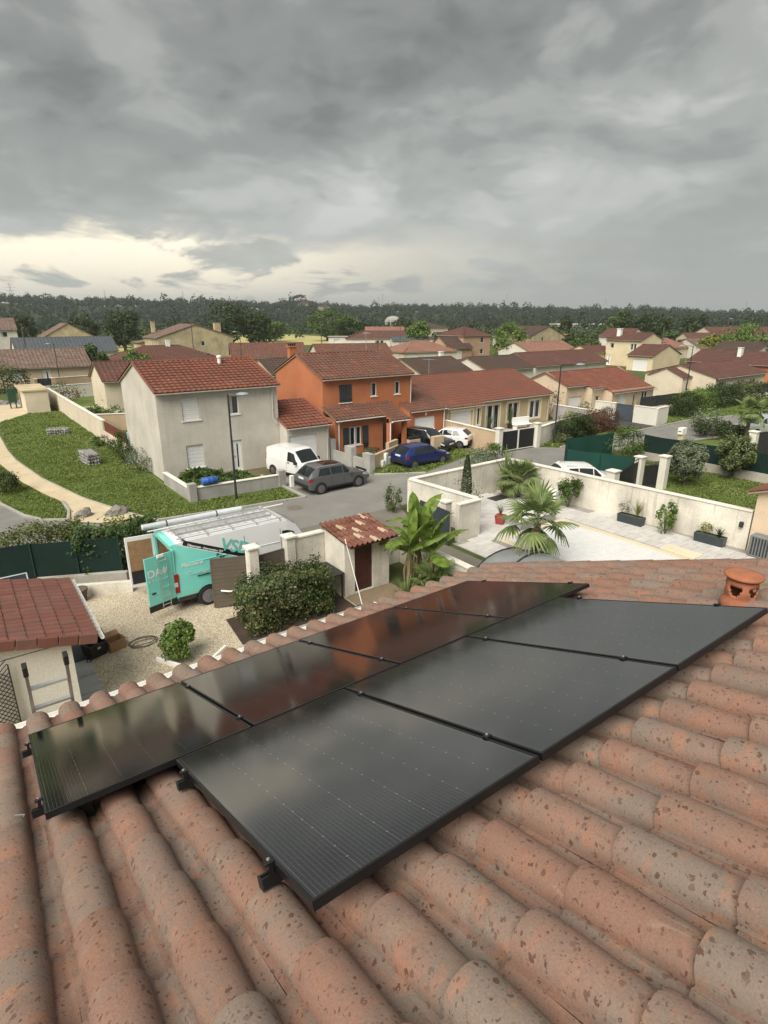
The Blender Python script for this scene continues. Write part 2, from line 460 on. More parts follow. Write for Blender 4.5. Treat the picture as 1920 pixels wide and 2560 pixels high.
def tile_field(roof, p0, u, v, wid, length, mat, indiv=0, tw=.33, tl=.39, rng=None, clip=None, **k):
    """cover a roof slope, eave corner p0, u along the eave, v up the slope; the nearest `indiv` pieces are objects of their own"""
    nx = max(1, round(wid/tw)); ny = max(1, round(length/tl)); tw = wid/nx; tl = length/ny
    Mx = frame_mat(p0, u, v); rng = rng or random.Random(3)
    cells = [(i, j) for j in range(ny) for i in range(nx) if clip is None or clip((i+.5)*tw, (j+.5)*tl)]
    me = tile_mesh(tw, tl, mat, **k) if indiv else None
    rest = MB(); vs0, fs0 = tile_rows(tw, tl, **k)
    for q, (i, j) in enumerate(cells):
        T = Mx @ Matrix.Translation((i*tw, j*tl, rng.uniform(0, .006))) @ Matrix.Rotation(rng.uniform(-.01, .01), 4, 'Z')
        if q < indiv:
            o = obj('roof_tile', me, roof); o.matrix_basis = T
        else:
            s = len(rest.v); rest.add(vs0, fs0); rest.xf(T, s)
    if rest.v: rest.build('roof_tiles', mat, roof, kind='stuff')
def caps(roof, a, b, mat, r=.12, step=.4, indiv=True, name='ridge_tile'):
    a, b = Vector(a), Vector(b); n = max(1, round((b-a).length/step)); d = (b-a)/n
    u = d.normalized()
    up = Vector((0,0,1)); w = up.cross(u).normalized(); nn = u.cross(w)
    mb = MB(); vs = []; m = 6
    for e, rr in ((0, r), (1.05, r*.88)):
        for i in range(m+1):
            t = pi*i/m; vs.append((d.length*e, cos(t)*rr, sin(t)*rr*.75))
    fs = [(i, i+1, m+2+i, m+1+i) for i in range(m)] + [tuple(range(m+1))]
    mb.add(vs, fs); me = mb.mesh(name, mat) if indiv else None
    Mx = Matrix.Identity(4)
    for i in range(3): Mx[i][0], Mx[i][1], Mx[i][2] = u[i], w[i], nn[i]
    rest = MB()
    for k in range(n):
        T = Matrix.Translation(a + d*k) @ Mx
        if indiv: o = obj(name, me, roof); o.matrix_basis = T
        else:
            s = len(rest.v); rest.add(vs, fs); rest.xf(T, s)
    if rest.v: rest.build(name + 's', mat, roof, kind='stuff')
def gutter(par, p0, p1, mat=MGUT, r=.065):
    mb = MB(); p0, p1 = Vector(p0), Vector(p1); d = (p1-p0).normalized(); w = Vector((0,0,1)).cross(d)
    vs = []
    for p in (p0, p1):
        for i in range(7):
            t = pi + pi*i/6; vs.append(p + w*cos(t)*r + Vector((0,0,1))*sin(t)*r)
        for i in range(7):
            t = 2*pi - pi*i/6; vs.append(p + w*cos(t)*r*.86 + Vector((0,0,1))*sin(t)*r*.86)
    n = 14
    fs = [(i, (i+1)%n, n+(i+1)%n, n+i) for i in range(n)] + [tuple(range(n-1,-1,-1)), tuple(range(n,2*n))]
    mb.add(vs, fs)
    return mb.build('gutter', mat, par)
def downpipe(par, pts, mat=MGUT, r=.045):
    return MB().tube(pts, r, 8).build('downpipe', mat, par)
def gable_roof(par, x0, y0, x1, y1, ze, zr, axis, mat, over=.3, verge=.12, indiv=0, prof=None, deckm=None, slopes=None, gut=True, tw=.33, tl=.39, ridge=None, backtiles=True, ind_caps=None, flat=False):
    """gable roof over the rectangle; returns the roof part. ze is the wall-head height at the eaves."""
    deckm = deckm or MATS.get('soffit') or M('soffit', (.35,.26,.18), .8)
    mb = MB(); ic = bool(indiv) if ind_caps is None else ind_caps
    kw = dict(prof) if prof else ({'flat': True, 'h': .035} if flat else {})
    if axis == 'x':
        yr = ridge if ridge is not None else (y0+y1)/2
        sl0 = (zr-ze)/(yr-y0); sl1 = (zr-ze)/(y1-yr); xa, xb = x0-verge, x1+verge
        ya, za = y0-over, ze-over*sl0; yb, zb = y1+over, ze-over*sl1
        t = .1
        for (A, B) in (((ya,za),(yr,zr)), ((yb,zb),(yr,zr))):
            mb.add([(xa,A[0],A[1]-.02),(xb,A[0],A[1]-.02),(xb,B[0],B[1]-.02),(xa,B[0],B[1]-.02),(xa,A[0],A[1]-t),(xb,A[0],A[1]-t),(xb,B[0],B[1]-t),(xa,B[0],B[1]-t)],
                   [(0,1,2,3),(7,6,5,4),(0,4,5,1),(1,5,6,2),(2,6,7,3),(3,7,4,0)])
        roof = mb.build('roof', deckm, par)
        L0 = hypot(yr-ya, zr-za); L1 = hypot(yb-yr, zr-zb)
        tile_field(roof, (xa, ya-.03, za-.01), (1,0,0), (0, yr-ya, zr-za), xb-xa, L0+.03, mat, indiv, tw, tl, **kw)
        if backtiles: tile_field(roof, (xb, yb+.03, zb-.01), (-1,0,0), (0, yr-yb, zr-zb), xb-xa, L1+.03, mat, 0, tw*1.5, tl*1.5, **kw)
        caps(roof, (xa, yr, zr+.01), (xb, yr, zr+.01), mat, indiv=ic)
        caps(roof, (xa+.03, ya, za+.015), (xa+.03, yr-.05, zr+.015), mat, r=.10, indiv=ic, name='verge_tile')
        caps(roof, (xb-.03, ya, za+.015), (xb-.03, yr-.05, zr+.015), mat, r=.10, indiv=ic, name='verge_tile')
        caps(roof, (xa+.03, yb, zb+.015), (xa+.03, yr+.05, zr+.015), mat, r=.10, indiv=ic, name='verge_tile')
        if gut: gutter(par, (xa, ya-.09, za-.05), (xb, ya-.09, za-.05))
    else:
        xr = ridge if ridge is not None else (x0+x1)/2
        sl0 = (zr-ze)/(xr-x0); sl1 = (zr-ze)/(x1-xr); ya, yb = y0-verge, y1+verge
        xa, za = x0-over, ze-over*sl0; xb, zb = x1+over, ze-over*sl1
        t = .1
        for (A, B) in (((xa,za),(xr,zr)), ((xb,zb),(xr,zr))):
            mb.add([(A[0],ya,A[1]-.02),(A[0],yb,A[1]-.02),(B[0],yb,B[1]-.02),(B[0],ya,B[1]-.02),(A[0],ya,A[1]-t),(A[0],yb,A[1]-t),(B[0],yb,B[1]-t),(B[0],ya,B[1]-t)],
                   [(0,1,2,3),(7,6,5,4),(0,4,5,1),(1,5,6,2),(2,6,7,3),(3,7,4,0)])
        roof = mb.build('roof', deckm, par)
        L0 = hypot(xr-xa, zr-za); L1 = hypot(xb-xr, zr-zb)
        tile_field(roof, (xa-.03, yb, za-.01), (0,-1,0), (xr-xa, 0, zr-za), yb-ya, L0+.03, mat, indiv, tw, tl, **kw)
        tile_field(roof, (xb+.03, ya, zb-.01), (0,1,0), (xr-xb, 0, zr-zb), yb-ya, L1+.03, mat, 0, tw, tl, **kw)
        caps(roof, (xr, ya, zr+.01), (xr, yb, zr+.01), mat, indiv=ic)
        for yy in (ya+.03,):
            caps(roof, (xa, yy, za+.015), (xr-.05, yy, zr+.015), mat, r=.10, indiv=ic, name='verge_tile')
            caps(roof, (xb, yy, zb+.015), (xr+.05, yy, zr+.015), mat, r=.10, indiv=ic, name='verge_tile')
        if gut: gutter(par, (xa-.09, ya, za-.05), (xa-.09, yb, za-.05))
    return roof
def hip_roof(par, x0, y0, x1, y1, ze, zr, mat, over=.35, tw=.5, tl=.6):
    deckm = M('soffit', (.35,.26,.18), .8)
    xa, ya, xb, yb = x0-over, y0-over, x1+over, y1+over
    w, d = xb-xa, yb-ya; k = min(w, d)/2
    ze -= .1
    if w >= d: A = (xa+k, (ya+yb)/2, zr); B = (xb-k, (ya+yb)/2, zr)
    else: A = ((xa+xb)/2, ya+k, zr); B = ((xa+xb)/2, yb-k, zr)
    c = [(xa,ya,ze), (xb,ya,ze), (xb,yb,ze), (xa,yb,ze)]
    mb = MB()
    if w >= d: F = [(c[0],c[1],B,A), (c[2],c[3],A,B), (c[1],c[2],B), (c[3],c[0],A)]
    else: F = [(c[0],c[1],A), (c[2],c[3],B), (c[1],c[2],B,A), (c[3],c[0],A,B)]
    for f in F: mb.poly(f)
    mb.poly(list(reversed([(p[0],p[1],p[2]-.02) for p in c])))
    mb.box(xa, ya, ze-.16, xb, yb, ze-.03)
    roof = mb.build('roof', deckm, par)
    for f in F:
        e0, e1 = Vector(f[0]), Vector(f[1]); u = (e1-e0).normalized(); top = Vector(f[2]) - e0
        v = top - u*top.dot(u); wid = (e1-e0).length; L = v.length
        s1 = top.dot(u); s0 = s1 if len(f) == 3 else (Vector(f[3])-e0).dot(u)
        def clip(x, y, s0=s0, s1=s1, L=L, wid=wid):
            t = y/L; return t*s0 <= x+.1 and x-.1 <= wid + t*(s1-wid)
        tile_field(roof, e0, u, v, wid, L, mat, 0, tw, tl, clip=clip)
    caps(roof, A, B, mat, indiv=False)
    for p, q in ((c[0], A), (c[3], A if w >= d else B), (c[1], B if w >= d else A), (c[2], B)): caps(roof, p, q, mat, indiv=False, name='hip_tile')
    return roof
def walls(par, x0, y0, x1, y1, z1, wm, opsF=(), opsL=(), gable=None, zr=None, ridge=None, z0=0.0, name='wall', opsR=(), skip=()):
    mb = MB()
    if 'F' not in skip: facade(mb, face_F(x0, y0), 0, x1-x0, z0, z1, list(opsF))
    if 'L' not in skip: facade(mb, face_L(x0, y1), 0, y1-y0, z0, z1, list(opsL))
    mb.quad((x1,y0,z0),(x1,y1,z0),(x1,y1,z1),(x1,y0,z1)); mb.quad((x1,y1,z0),(x0,y1,z0),(x0,y1,z1),(x1,y1,z1))
    if gable == 'x':
        yr = ridge if ridge is not None else (y0+y1)/2
        for xx in (x0, x1): mb.poly([(xx,y1,z1),(xx,y0,z1),(xx,yr,zr-.03)])
    elif gable == 'y':
        xr = ridge if ridge is not None else (x0+x1)/2
        for yy in (y0, y1): mb.poly([(x0,yy,z1),(x1,yy,z1),(xr,yy,zr-.03)])
    return mb.build(name, wm, par)
# ---------------------------------------------------------------- ground, roads, lawns
def M_ground(name, stops, scale=.6, fine=14.0, bmp=.4, rough=.95, bscale=40.0, mixf=.5):
    m, nt, b = nodes(name)
    a = pos_noise(nt, scale, 6, .62, dist=.3); f = pos_noise(nt, fine, 5, .7)
    s = mth(nt, 'ADD', mth(nt, 'MULTIPLY', a, 1-mixf), mth(nt, 'MULTIPLY', f, mixf))
    nt.links.new(ramp(nt, s, stops), b.inputs['Base Color'])
    b.inputs['Roughness'].default_value = rough; b.inputs['Specular IOR Level'].default_value = .15
    bump(nt, b, pos_noise(nt, bscale, 4, .7), bmp, .03)
    MATS[name] = m; return m
G_EARTH = M_ground('scrub_ground', [(.34, (.05,.065,.022)), (.5, (.075,.095,.03)), (.66, (.12,.125,.05))], .08, 1.2, .3)
G_ASPH = M_ground('asphalt', [(.32, (.155,.15,.14)), (.5, (.20,.193,.18)), (.68, (.26,.25,.232))], .35, 50, .25, .85, 160, .35)
G_ASPH2 = M_ground('asphalt_dark', [(.32, (.05,.05,.05)), (.68, (.08,.08,.078))], .5, 60, .2, .9, 160)
G_SAND = M_ground('path_sand', [(.32, (.40,.325,.215)), (.5, (.51,.425,.295)), (.68, (.60,.52,.38))], .7, 10, .35, .95, 70)
G_LAWN = M_ground('lawn_soil', [(.32, (.07,.10,.022)), (.5, (.105,.145,.037)), (.68, (.155,.195,.06))], .5, 9, .6, .95, 30)
G_FIELD = M_ground('field_crop', [(.34, (.30,.27,.10)), (.5, (.40,.36,.16)), (.66, (.30,.33,.11))], .03, .5, .2)
def M_gravel():
    m, nt, b = nodes('pale_gravel')
    geo = nt.nodes.new('ShaderNodeNewGeometry')
    v = nt.nodes.new('ShaderNodeTexVoronoi'); v.inputs['Scale'].default_value = 26
    nt.links.new(geo.outputs['Position'], v.inputs['Vector'])
    cs = nt.nodes.new('ShaderNodeSeparateColor'); nt.links.new(v.outputs['Color'], cs.inputs[0])
    a = pos_noise(nt, .8, 6, .62)
    s = mth(nt, 'ADD', mth(nt, 'MULTIPLY', cs.outputs[0], .5), mth(nt, 'MULTIPLY', a, .55))
    c = ramp(nt, s, [(.2, (.42,.355,.26)), (.5, (.58,.51,.39)), (.85, (.72,.66,.55))])
    d = ramp(nt, v.outputs['Distance'], [(.3, (1,1,1)), (.66, (.62,.58,.52))])
    nt.links.new(mixc(nt, 1, c, d, 'MULTIPLY'), b.inputs['Base Color']); b.inputs['Roughness'].default_value = .95
    iv = mth(nt, 'SUBTRACT', 1.0, v.outputs['Distance'])
    bump(nt, b, iv, .7, .03)
    return m
G_GRAV = M_gravel()
def sheet(name, pts, z, mat):
    mb = MB(); mb.poly([(p[0], p[1], z) for p in pts]); o = mb.build(name, mat, kind='structure'); return o
# one ground sheet to the horizon (gently gridded so it is a single mesh)
mb = MB()
mb.quad((-9000,-2500,0),(9000,-2500,0),(9000,12000,0),(-9000,12000,0)); mb.build('ground', G_EARTH, kind='structure')
# asphalt of the street: the lane in front of the lawns, the bend at the left and the branch running right
ROAD = [(-12,23.2),(31.2,23.2),(31.2,24.0),(44.0,24.4),(46.5,23.0),(54,21.6),(95,19.5),(95,24.5),(68,25.6),(57.5,27.9),(43,27.6),(37.0,27.4),(35.6,28.7),(31.2,28.7),(31.2,31.4),(20.6,34.1),(17.0,34.1),(14.8,33.4),(14.75,27.45),(7.1,28.3),(5.6,29.3),(4.6,29.6),(3.55,30.55),(2.47,31.6),(1.76,33.0),(.95,36.1),(.3,41),(-.3,50),(-.6,60),(-12,60)]
sheet('road', ROAD, .012, G_ASPH)
sheet('road_branch', [(-2,77.5),(30,80.2),(30,86.5),(-2,83)], .012, G_ASPH)
sheet('lawn', [(7.1,28.45),(14.6,27.6),(14.6,30.0),(9.4,30.3),(9.3,35.2),(9.4,44),(9.3,58),(9.0,82),(8.3,76),(5.9,71),(3.1,66),(2.55,58.4),(2.55,50),(2.75,47),(3.5,40.8),(4.7,34.9),(5.8,31.4),(6.7,29)], .016, G_LAWN)
sheet('verge_lawn', [(.98,36.2),(1.76,33.2),(2.5,31.8),(3.4,31.0),(3.72,32.6),(3.72,34.6),(3.13,36.9),(2.4,40.6),(1.72,46.8),(1.2,58),(.2,62),(-.2,52),(.4,42)], .018, G_LAWN)
sheet('path', [(3.4,31.0),(3.6,30.6),(4.6,29.7),(5.6,29.4),(7.0,28.4),(6.7,29),(5.8,31.4),(4.7,34.9),(3.5,40.8),(2.75,47),(2.55,50),(2.55,58.4),(3.1,66),(5.9,71),(6.0,79.8),(2.0,79.8),(1.2,58),(1.72,46.8),(2.4,40.6),(3.13,36.9),(3.72,34.6),(3.72,32.6)], .020, G_SAND)
MKERB = M_stucco('kerb_concrete', (.36,.345,.31), .4, .1)
def kerb(pts, name='kerb', w=.14, h=.12, step=1.0, m=None):
    """a run of kerb stones laid end to end"""
    root = obj(name, None); root['kind'] = 'structure'
    rng = random.Random(len(pts))
    for i in range(len(pts)-1):
        a = Vector((pts[i][0], pts[i][1], 0)); b = Vector((pts[i+1][0], pts[i+1][1], 0)); d = b-a
        n = max(1, round(d.length/step))
        me = None
        for k in range(n):
            l = d.length/n
            if me is None:
                me = MB().bbox(.006, -w/2, 0, l-.006, w/2, h, .015).mesh('kerb_stone', m or MKERB)
            o = obj('kerb_stone', me, root, loc=a + d*(k/n) + Vector((0,0,rng.uniform(-.008,.008))), rot=(0,0,atan2(d.y,d.x)+rng.uniform(-.008,.008)))
    return root
kerb([(14.75,33.2),(14.75,27.45),(10.4,27.9),(7.1,28.3),(6.9,28.7)])
kerb([(6.75,29.0),(5.8,31.4),(4.7,34.9),(3.5,40.8),(2.75,47),(2.55,51),(2.55,58.4),(3.1,66)], w=.08, h=.07)
kerb([(3.72,34.6),(3.72,32.6),(3.45,31.0),(2.47,31.65),(1.76,33.05),(.95,36.15),(.3,41),(-.25,50)])
kerb([(37.0,27.4),(43,27.6),(57.5,27.9),(68,25.6)]); kerb([(44.0,24.4),(46.5,23.0),(54,21.6)], h=.1)
kerb([(20.7,29.2),(23.6,27.6)], h=.1)
sheet('verge_grass', [(20.6,32),(20.8,29.3),(23.6,27.7),(28.4,29.2),(31,30),(30,32),(26,32.8),(22,33)], .022, G_LAWN)
sheet('verge_right', [(37.2,27.5),(43,27.7),(52,27.95),(52,28.3),(47,31),(39.9,30),(36,28.5)], .020, G_LAWN)
sheet('verge_far', [(53.5,28.1),(57.5,28.0),(68,25.7),(95,24.6),(95,32),(62,33),(56,31)], .020, G_LAWN)
sheet('garden_lawn', [(27.0,9.0),(38.6,12.6),(38.3,21.5),(33,17.5),(27.2,17)], .016, G_LAWN)
sheet('far_lawn', [(40,12),(54,9),(60,19),(54,21.2),(46.4,22.5),(44,23.9),(39,22)], .014, G_LAWN)
sheet('gravel_yard', [(-3,5.5),(9.9,5.5),(10.2,15.6),(9.8,17.3),(8.9,17.4),(4.2,20.9),(1,22.9),(-3,23)], .010, G_GRAV)
sheet('gate_apron', [(3.9,21.1),(7.2,17.5),(8.6,17.5),(9.8,23.2),(3.9,23.2)], .013, G_GRAV)
sheet('side_lane', [(13.65,5.5),(16.3,5.5),(16.3,19.4),(18.1,23.2),(10,23.2),(10,17.4),(13.65,17.4)], .014, M_ground('lane_dust', [(.34,(.13,.12,.10)),(.66,(.2,.185,.155))], .8, 30, .3))
sheet('driveway', [(47.5,27.8),(51.9,28.0),(52.2,33),(47.6,31.2)], .024, G_ASPH2)
sheet('terrace_paving', [(31,29.2),(47,31),(46.5,35.8),(32.2,35.3)], .018, M_ground('terrace_sand', [(.34,(.30,.26,.2)),(.66,(.42,.37,.29))], .8, 14, .2))
sheet('yard_soil', [(9.5,30.6),(14.4,30.4),(16.8,33.4),(16.6,35.2),(9.5,35.2)], .019, M_ground('yard_soil', [(.34,(.06,.075,.025)),(.6,(.14,.115,.07))], .8, 8, .5))
sheet('field', [(60,205),(150,190),(175,330),(85,330)], .02, G_FIELD)
sheet('field_left', [(22,190),(52,186),(60,330),(20,330)], .02, G_FIELD)
MH = M('manhole_iron', (.16,.125,.095), .7, .2, 6)
mh = tag(MB().lathe([(.0,.0),(.42,.0),(.42,.012),(.40,.02),(0,.02)], (0,0,0), 20).build('manhole_cover', MH, loc=(13.4,26.2,.012)), 'round rusty manhole cover in the asphalt street', 'manhole')
# ---------------------------------------------------------------- wooded bluff and distant mountain
def ridge_z(x, y):
    """height of the bluff's crest along the view"""
    d = hypot(x, y); az = math.degrees(atan2(x, y))      # 36 is straight ahead
    t = (d-520)/420; t = max(0, min(1, t)); t = t*t*(3-2*t)
    crest = 27.5 - (az-8)*.30 + 5.5*mnoise.noise(Vector((az*.16, 3, 0))) + 2.6*mnoise.noise(Vector((az*.6, 9, 0)))
    return max(0, crest*t*max(0, min(1, (1250-d)/260)))
mb = MB(); na, nd = 90, 9
for i in range(na+1):
    az = radians(-32 + 120*i/na)
    for j in range(nd+1):
        d = 500 + 1300*(j/nd)**1.2; x, y = d*sin(az), d*cos(az); mb.v.append((x, y, ridge_z(x, y) - .3))
for i in range(na):
    for j in range(nd):
        k = i*(nd+1)+j; mb.f.append([k, k+1, k+nd+2, k+nd+1]); mb.m.append(0)
mb.build('hills', M_ground('forest_floor', [(.34,(.022,.03,.012)),(.66,(.045,.055,.022))], .05, .5, .3), kind='structure')
mb = MB(); n = 60
for i in range(n+1):
    t = i/n; az = radians(2 + 22*t); d = 7000
    h = 9.5 + 235*max(0, sin(pi*t))**.8*(.75+.35*mnoise.noise(Vector((t*5.2, 1, 0)))+.16*mnoise.noise(Vector((t*17, 5, 0))))
    mb.v += [(d*sin(az), d*cos(az), -5), (d*.995*sin(az), d*.995*cos(az), h*.6), (d*sin(az)*1.03, d*cos(az)*1.03, h), (d*1.3*sin(az), d*1.3*cos(az), -5)]
for i in range(n):
    for j in range(3): k = i*4+j; mb.f.append([k, k+4, k+5, k+1]); mb.m.append(0)
mb.build('mountain', M('mountain_rock', (.11,.13,.11), .9, .3, .004), kind='structure', smooth=True)
# ---------------------------------------------------------------- vegetation kit
import numpy as np
def leaf_mesh(name, mat, P, Nn, S, seed=1, asp=.5, jit=.7, curl=.25):
    """N pointed leaves (two triangles folded on the midrib) at P facing roughly Nn"""
    r = np.random.default_rng(seed); n = len(P)
    d = Nn + r.normal(0, jit, (n, 3)); d /= np.linalg.norm(d, axis=1)[:, None] + 1e-9
    t = np.cross(d, r.normal(0, 1, (n, 3))); t /= np.linalg.norm(t, axis=1)[:, None] + 1e-9
    b = np.cross(d, t)
    S = (np.ones(n)*S if np.isscalar(S) else S)[:, None]
    V = np.stack([P - t*S*.5, P + b*S*asp*.5 + d*S*curl*.3, P + t*S*.5, P - b*S*asp*.5 + d*S*curl*.3], 1).reshape(-1, 3)
    me = bpy.data.meshes.new(name)
    me.vertices.add(4*n); me.vertices.foreach_set('co', V.astype(np.float32).ravel())
    me.loops.add(4*n); me.loops.foreach_set('vertex_index', np.arange(4*n, dtype=np.int32))
    me.polygons.add(n); me.polygons.foreach_set('loop_start', (np.arange(n)*4).astype(np.int32))
    try: me.polygons.foreach_set('loop_total', np.full(n, 4, np.int32))
    except Exception: pass
    me.materials.append(mat); me.update(calc_edges=True); me.validate()
    return me
def clumps(c, r, n, k, spread, seed, low=-1.0, shell=.75, squash=1.0):
    """n points in k clumps spread over an ellipsoid; returns points and outward normals"""
    g = np.random.default_rng(seed); c = np.array(c, float); r = np.array(r, float)
    u = g.normal(0, 1, (k*4, 3)); u /= np.linalg.norm(u, axis=1)[:, None]
    u = u[u[:, 2] > low][:k]; k = len(u)
    rad = shell*(1 - .35*g.random(k)**2)
    cc = u*rad[:, None]; cs = spread*(.6 + .8*g.random(k))
    i = g.integers(0, k, n); v = g.normal(0, 1, (n, 3)); v /= np.linalg.norm(v, axis=1)[:, None]
    q = cc[i] + v*(cs[i]*g.random(n)**.4)[:, None]
    nn = q*.6 + v*.8 + np.array([0, 0, .35])
    return c + q*r, nn
def fill_box(x0, y0, x1, y1, z0, z1, n, seed, lumps=.12, shell=.8):
    """points for a clipped hedge: mostly in its skin, lumpy top and sides"""
    g = np.random.default_rng(seed)
    q = g.random((n, 3)); face = g.choice(5, n, p=[.32, .17, .17, .17, .17]); f = g.random(n) < shell
    d = g.random(n)**2*.25
    for k, (ax, v) in enumerate(((2, 1), (0, 0), (0, 1), (1, 0), (1, 1))):
        s = f & (face == k); q[s, ax] = v + (d[s] if v == 0 else -d[s])
    P = np.array([x0, y0, z0]) + q*np.array([x1-x0, y1-y0, z1-z0])
    w = np.sin(P[:, 0]*2.9+seed)*.5 + np.sin(P[:, 1]*3.7+seed*2)*.5 + np.sin(P[:, 0]*7.1+P[:, 1]*6.3)*.4
    P[:, 2] += w*lumps*q[:, 2]; P[:, 0] += np.sin(P[:, 2]*4+P[:, 1]*3)*lumps*.5; P[:, 1] += np.sin(P[:, 2]*5+P[:, 0]*3)*lumps*.5
    P += g.normal(0, lumps*.35, (n, 3))
    N = (q-.5)*np.array([1, 1, 1.4]) + np.array([0, 0, .2])
    return P, N*1.6
def poly_points(poly, n, seed):
    g = np.random.default_rng(seed); p = np.array(poly, float)
    lo, hi = p.min(0), p.max(0); out = []
    while sum(map(len, out)) < n:
        q = lo + g.random((n*2, 2))*(hi-lo); ins = np.zeros(len(q), bool); j = len(p)-1
        for i in range(len(p)):
            a, b = p[i], p[j]
            c = ((a[1] > q[:, 1]) != (b[1] > q[:, 1])) & (q[:, 0] < (b[0]-a[0])*(q[:, 1]-a[1])/(b[1]-a[1]+1e-12)+a[0])
            ins ^= c; j = i
        out.append(q[ins])
    return np.concatenate(out)[:n]
L_DARK = M_leaf('leaf_dark', (.02,.032,.010), (.06,.088,.024))
L_MID = M_leaf('leaf_mid', (.032,.055,.013), (.10,.155,.036))
L_LITE = M_leaf('leaf_light', (.055,.098,.018), (.165,.25,.055))
L_YEL = M_leaf('leaf_yellowgreen', (.07,.095,.014), (.25,.27,.05))
L_PHOT = M_leaf('leaf_photinia', (.026,.043,.016), (.105,.15,.05), .35, .2, (.20,.075,.045))
L_RED = M_leaf('leaf_red', (.05,.04,.02), (.16,.06,.035), .5, .2)
L_FOR = M_leaf('leaf_forest', (.011,.021,.010), (.042,.066,.027), .7, .15, None, .30, .85, .06)
L_GREY = M_leaf('leaf_greygreen', (.065,.088,.05), (.24,.285,.175))
L_PALM = M_leaf('leaf_palm', (.06,.095,.026), (.22,.275,.10), .5, .2)
L_GRASS = M_leaf('grass_blade', (.11,.155,.03), (.225,.285,.08), .6, .4, (.36,.40,.22), .34, .75, .55)
L_VAR = M_leaf('leaf_variegated', (.035,.055,.018), (.15,.19,.07), .5, .25, (.36,.37,.20))
BARK = M('bark', (.085,.062,.045), .9, .35, 9, .4, 30)
def trunk_mesh(x, y, h, r, seed, lean=.05, limbs=3, spread=.5):
    g = random.Random(seed); mb = MB()
    top = Vector((g.uniform(-lean, lean)*h, g.uniform(-lean, lean)*h, h))
    mb.tube([(0,0,-.05), top*.35+Vector((.02,0,0)), top*.7, top], [r*1.25, r, r*.8, r*.5], 7)
    for k in range(limbs):
        a = 2*pi*k/limbs + g.random(); s = top*g.uniform(.55, .9)
        e = s + Vector((cos(a)*spread, sin(a)*spread, spread*g.uniform(.6, 1.1)))
        mb.tube([s, (s+e)/2+Vector((0,0,spread*.1)), e], [r*.5, r*.36, r*.15], 5)
    return mb
def tree(name, label, x, y, h, w, leaf, seed, trunk=.28, n=1500, size=.4, k=26, cat='tree', group=None, shape=1.0, spread=.36, low=-.6, asp=.6):
    t = thing(name, label, cat, (x, y, 0), 0, group)
    th = h*trunk
    trunk_mesh(0, 0, max(th+h*.2, .3), max(.05, w*.035), seed, limbs=4, spread=w*.28).build('trunk', BARK, t)
    P, Nn = clumps((0, 0, (th*.8+h)/2), (w/2, w/2, (h-th*.8)/2), n, k, spread, seed, low)
    obj('crown', leaf_mesh('crown', leaf, P, Nn, size*np.random.default_rng(seed).uniform(.6, 1.3, n), seed, asp), t)
    return t
def bush(name, label, x, y, h, w, leaf, seed, n=900, size=.09, k=18, cat='bush', group=None, d=None, stems=True, spread=.4):
    t = thing(name, label, cat, (x, y, 0), 0, group)
    P, Nn = clumps((0, 0, h*.5), (w/2, (d or w)/2, h*.52), n, k, spread, seed, -.8)
    P[:, 2] = np.abs(P[:, 2])
    obj('foliage', leaf_mesh('foliage', leaf, P, Nn, size*np.random.default_rng(seed).uniform(.6, 1.3, n), seed, .55), t)
    if stems:
        mb = MB(); g = random.Random(seed)
        for q in range(4):
            a = g.random()*6.3; mb.tube([(0,0,0), (cos(a)*w*.12, sin(a)*w*.12, h*.35), (cos(a)*w*.25, sin(a)*w*.25, h*.7)], [.025, .018, .008], 5)
        mb.build('stem', BARK, t)
    return t
def hedge(name, label, x0, y0, x1, y1, z1, leaf, seed, n=3000, size=.09, cat='hedge', group=None, z0=.05, lumps=.12, rz=0):
    cx, cy = (x0+x1)/2, (y0+y1)/2
    t = thing(name, label, cat, (cx, cy, 0), rz, group)
    P, Nn = fill_box(x0-cx, y0-cy, x1-cx, y1-cy, z0, z1, n, seed, lumps)
    obj('foliage', leaf_mesh('foliage', leaf, P, Nn, size*np.random.default_rng(seed).uniform(.6, 1.3, n), seed, .55), t)
    mb = MB(); g = random.Random(seed); m = max(2, int(max(x1-x0, y1-y0)/.6))
    for q in range(m):
        fx = (x0-cx)+(x1-x0)*(.1+.8*(q+.5)/m if x1-x0 > y1-y0 else .5); fy = (y0-cy)+(y1-y0)*(.1+.8*(q+.5)/m if y1-y0 >= x1-x0 else .5)
        mb.tube([(fx, fy, 0), (fx+g.uniform(-.1,.1), fy+g.uniform(-.1,.1), z1*.7)], [.03, .012], 5)
    mb.build('stem', BARK, t)
    return t
def grass(name, poly, n, seed, h=.10, z=.018, leaf=None, clump=.5):
    g = np.random.default_rng(seed); q = poly_points(poly, n, seed)
    hv = h*(.5 + g.random(n))*(1 + .8*np.sin(q[:, 0]*1.7+np.sin(q[:, 1]*1.1)*2)*np.sin(q[:, 1]*1.3)*clump)
    P = np.column_stack([q, np.full(n, z) + hv*.42])
    a = g.random(n)*2*pi; Nn = np.column_stack([np.cos(a), np.sin(a), np.full(n, .5)])
    me = leaf_mesh(name, leaf or L_GRASS, P, Nn, hv*1.25, seed, .45, .25)
    return obj(name, me, kind='stuff')
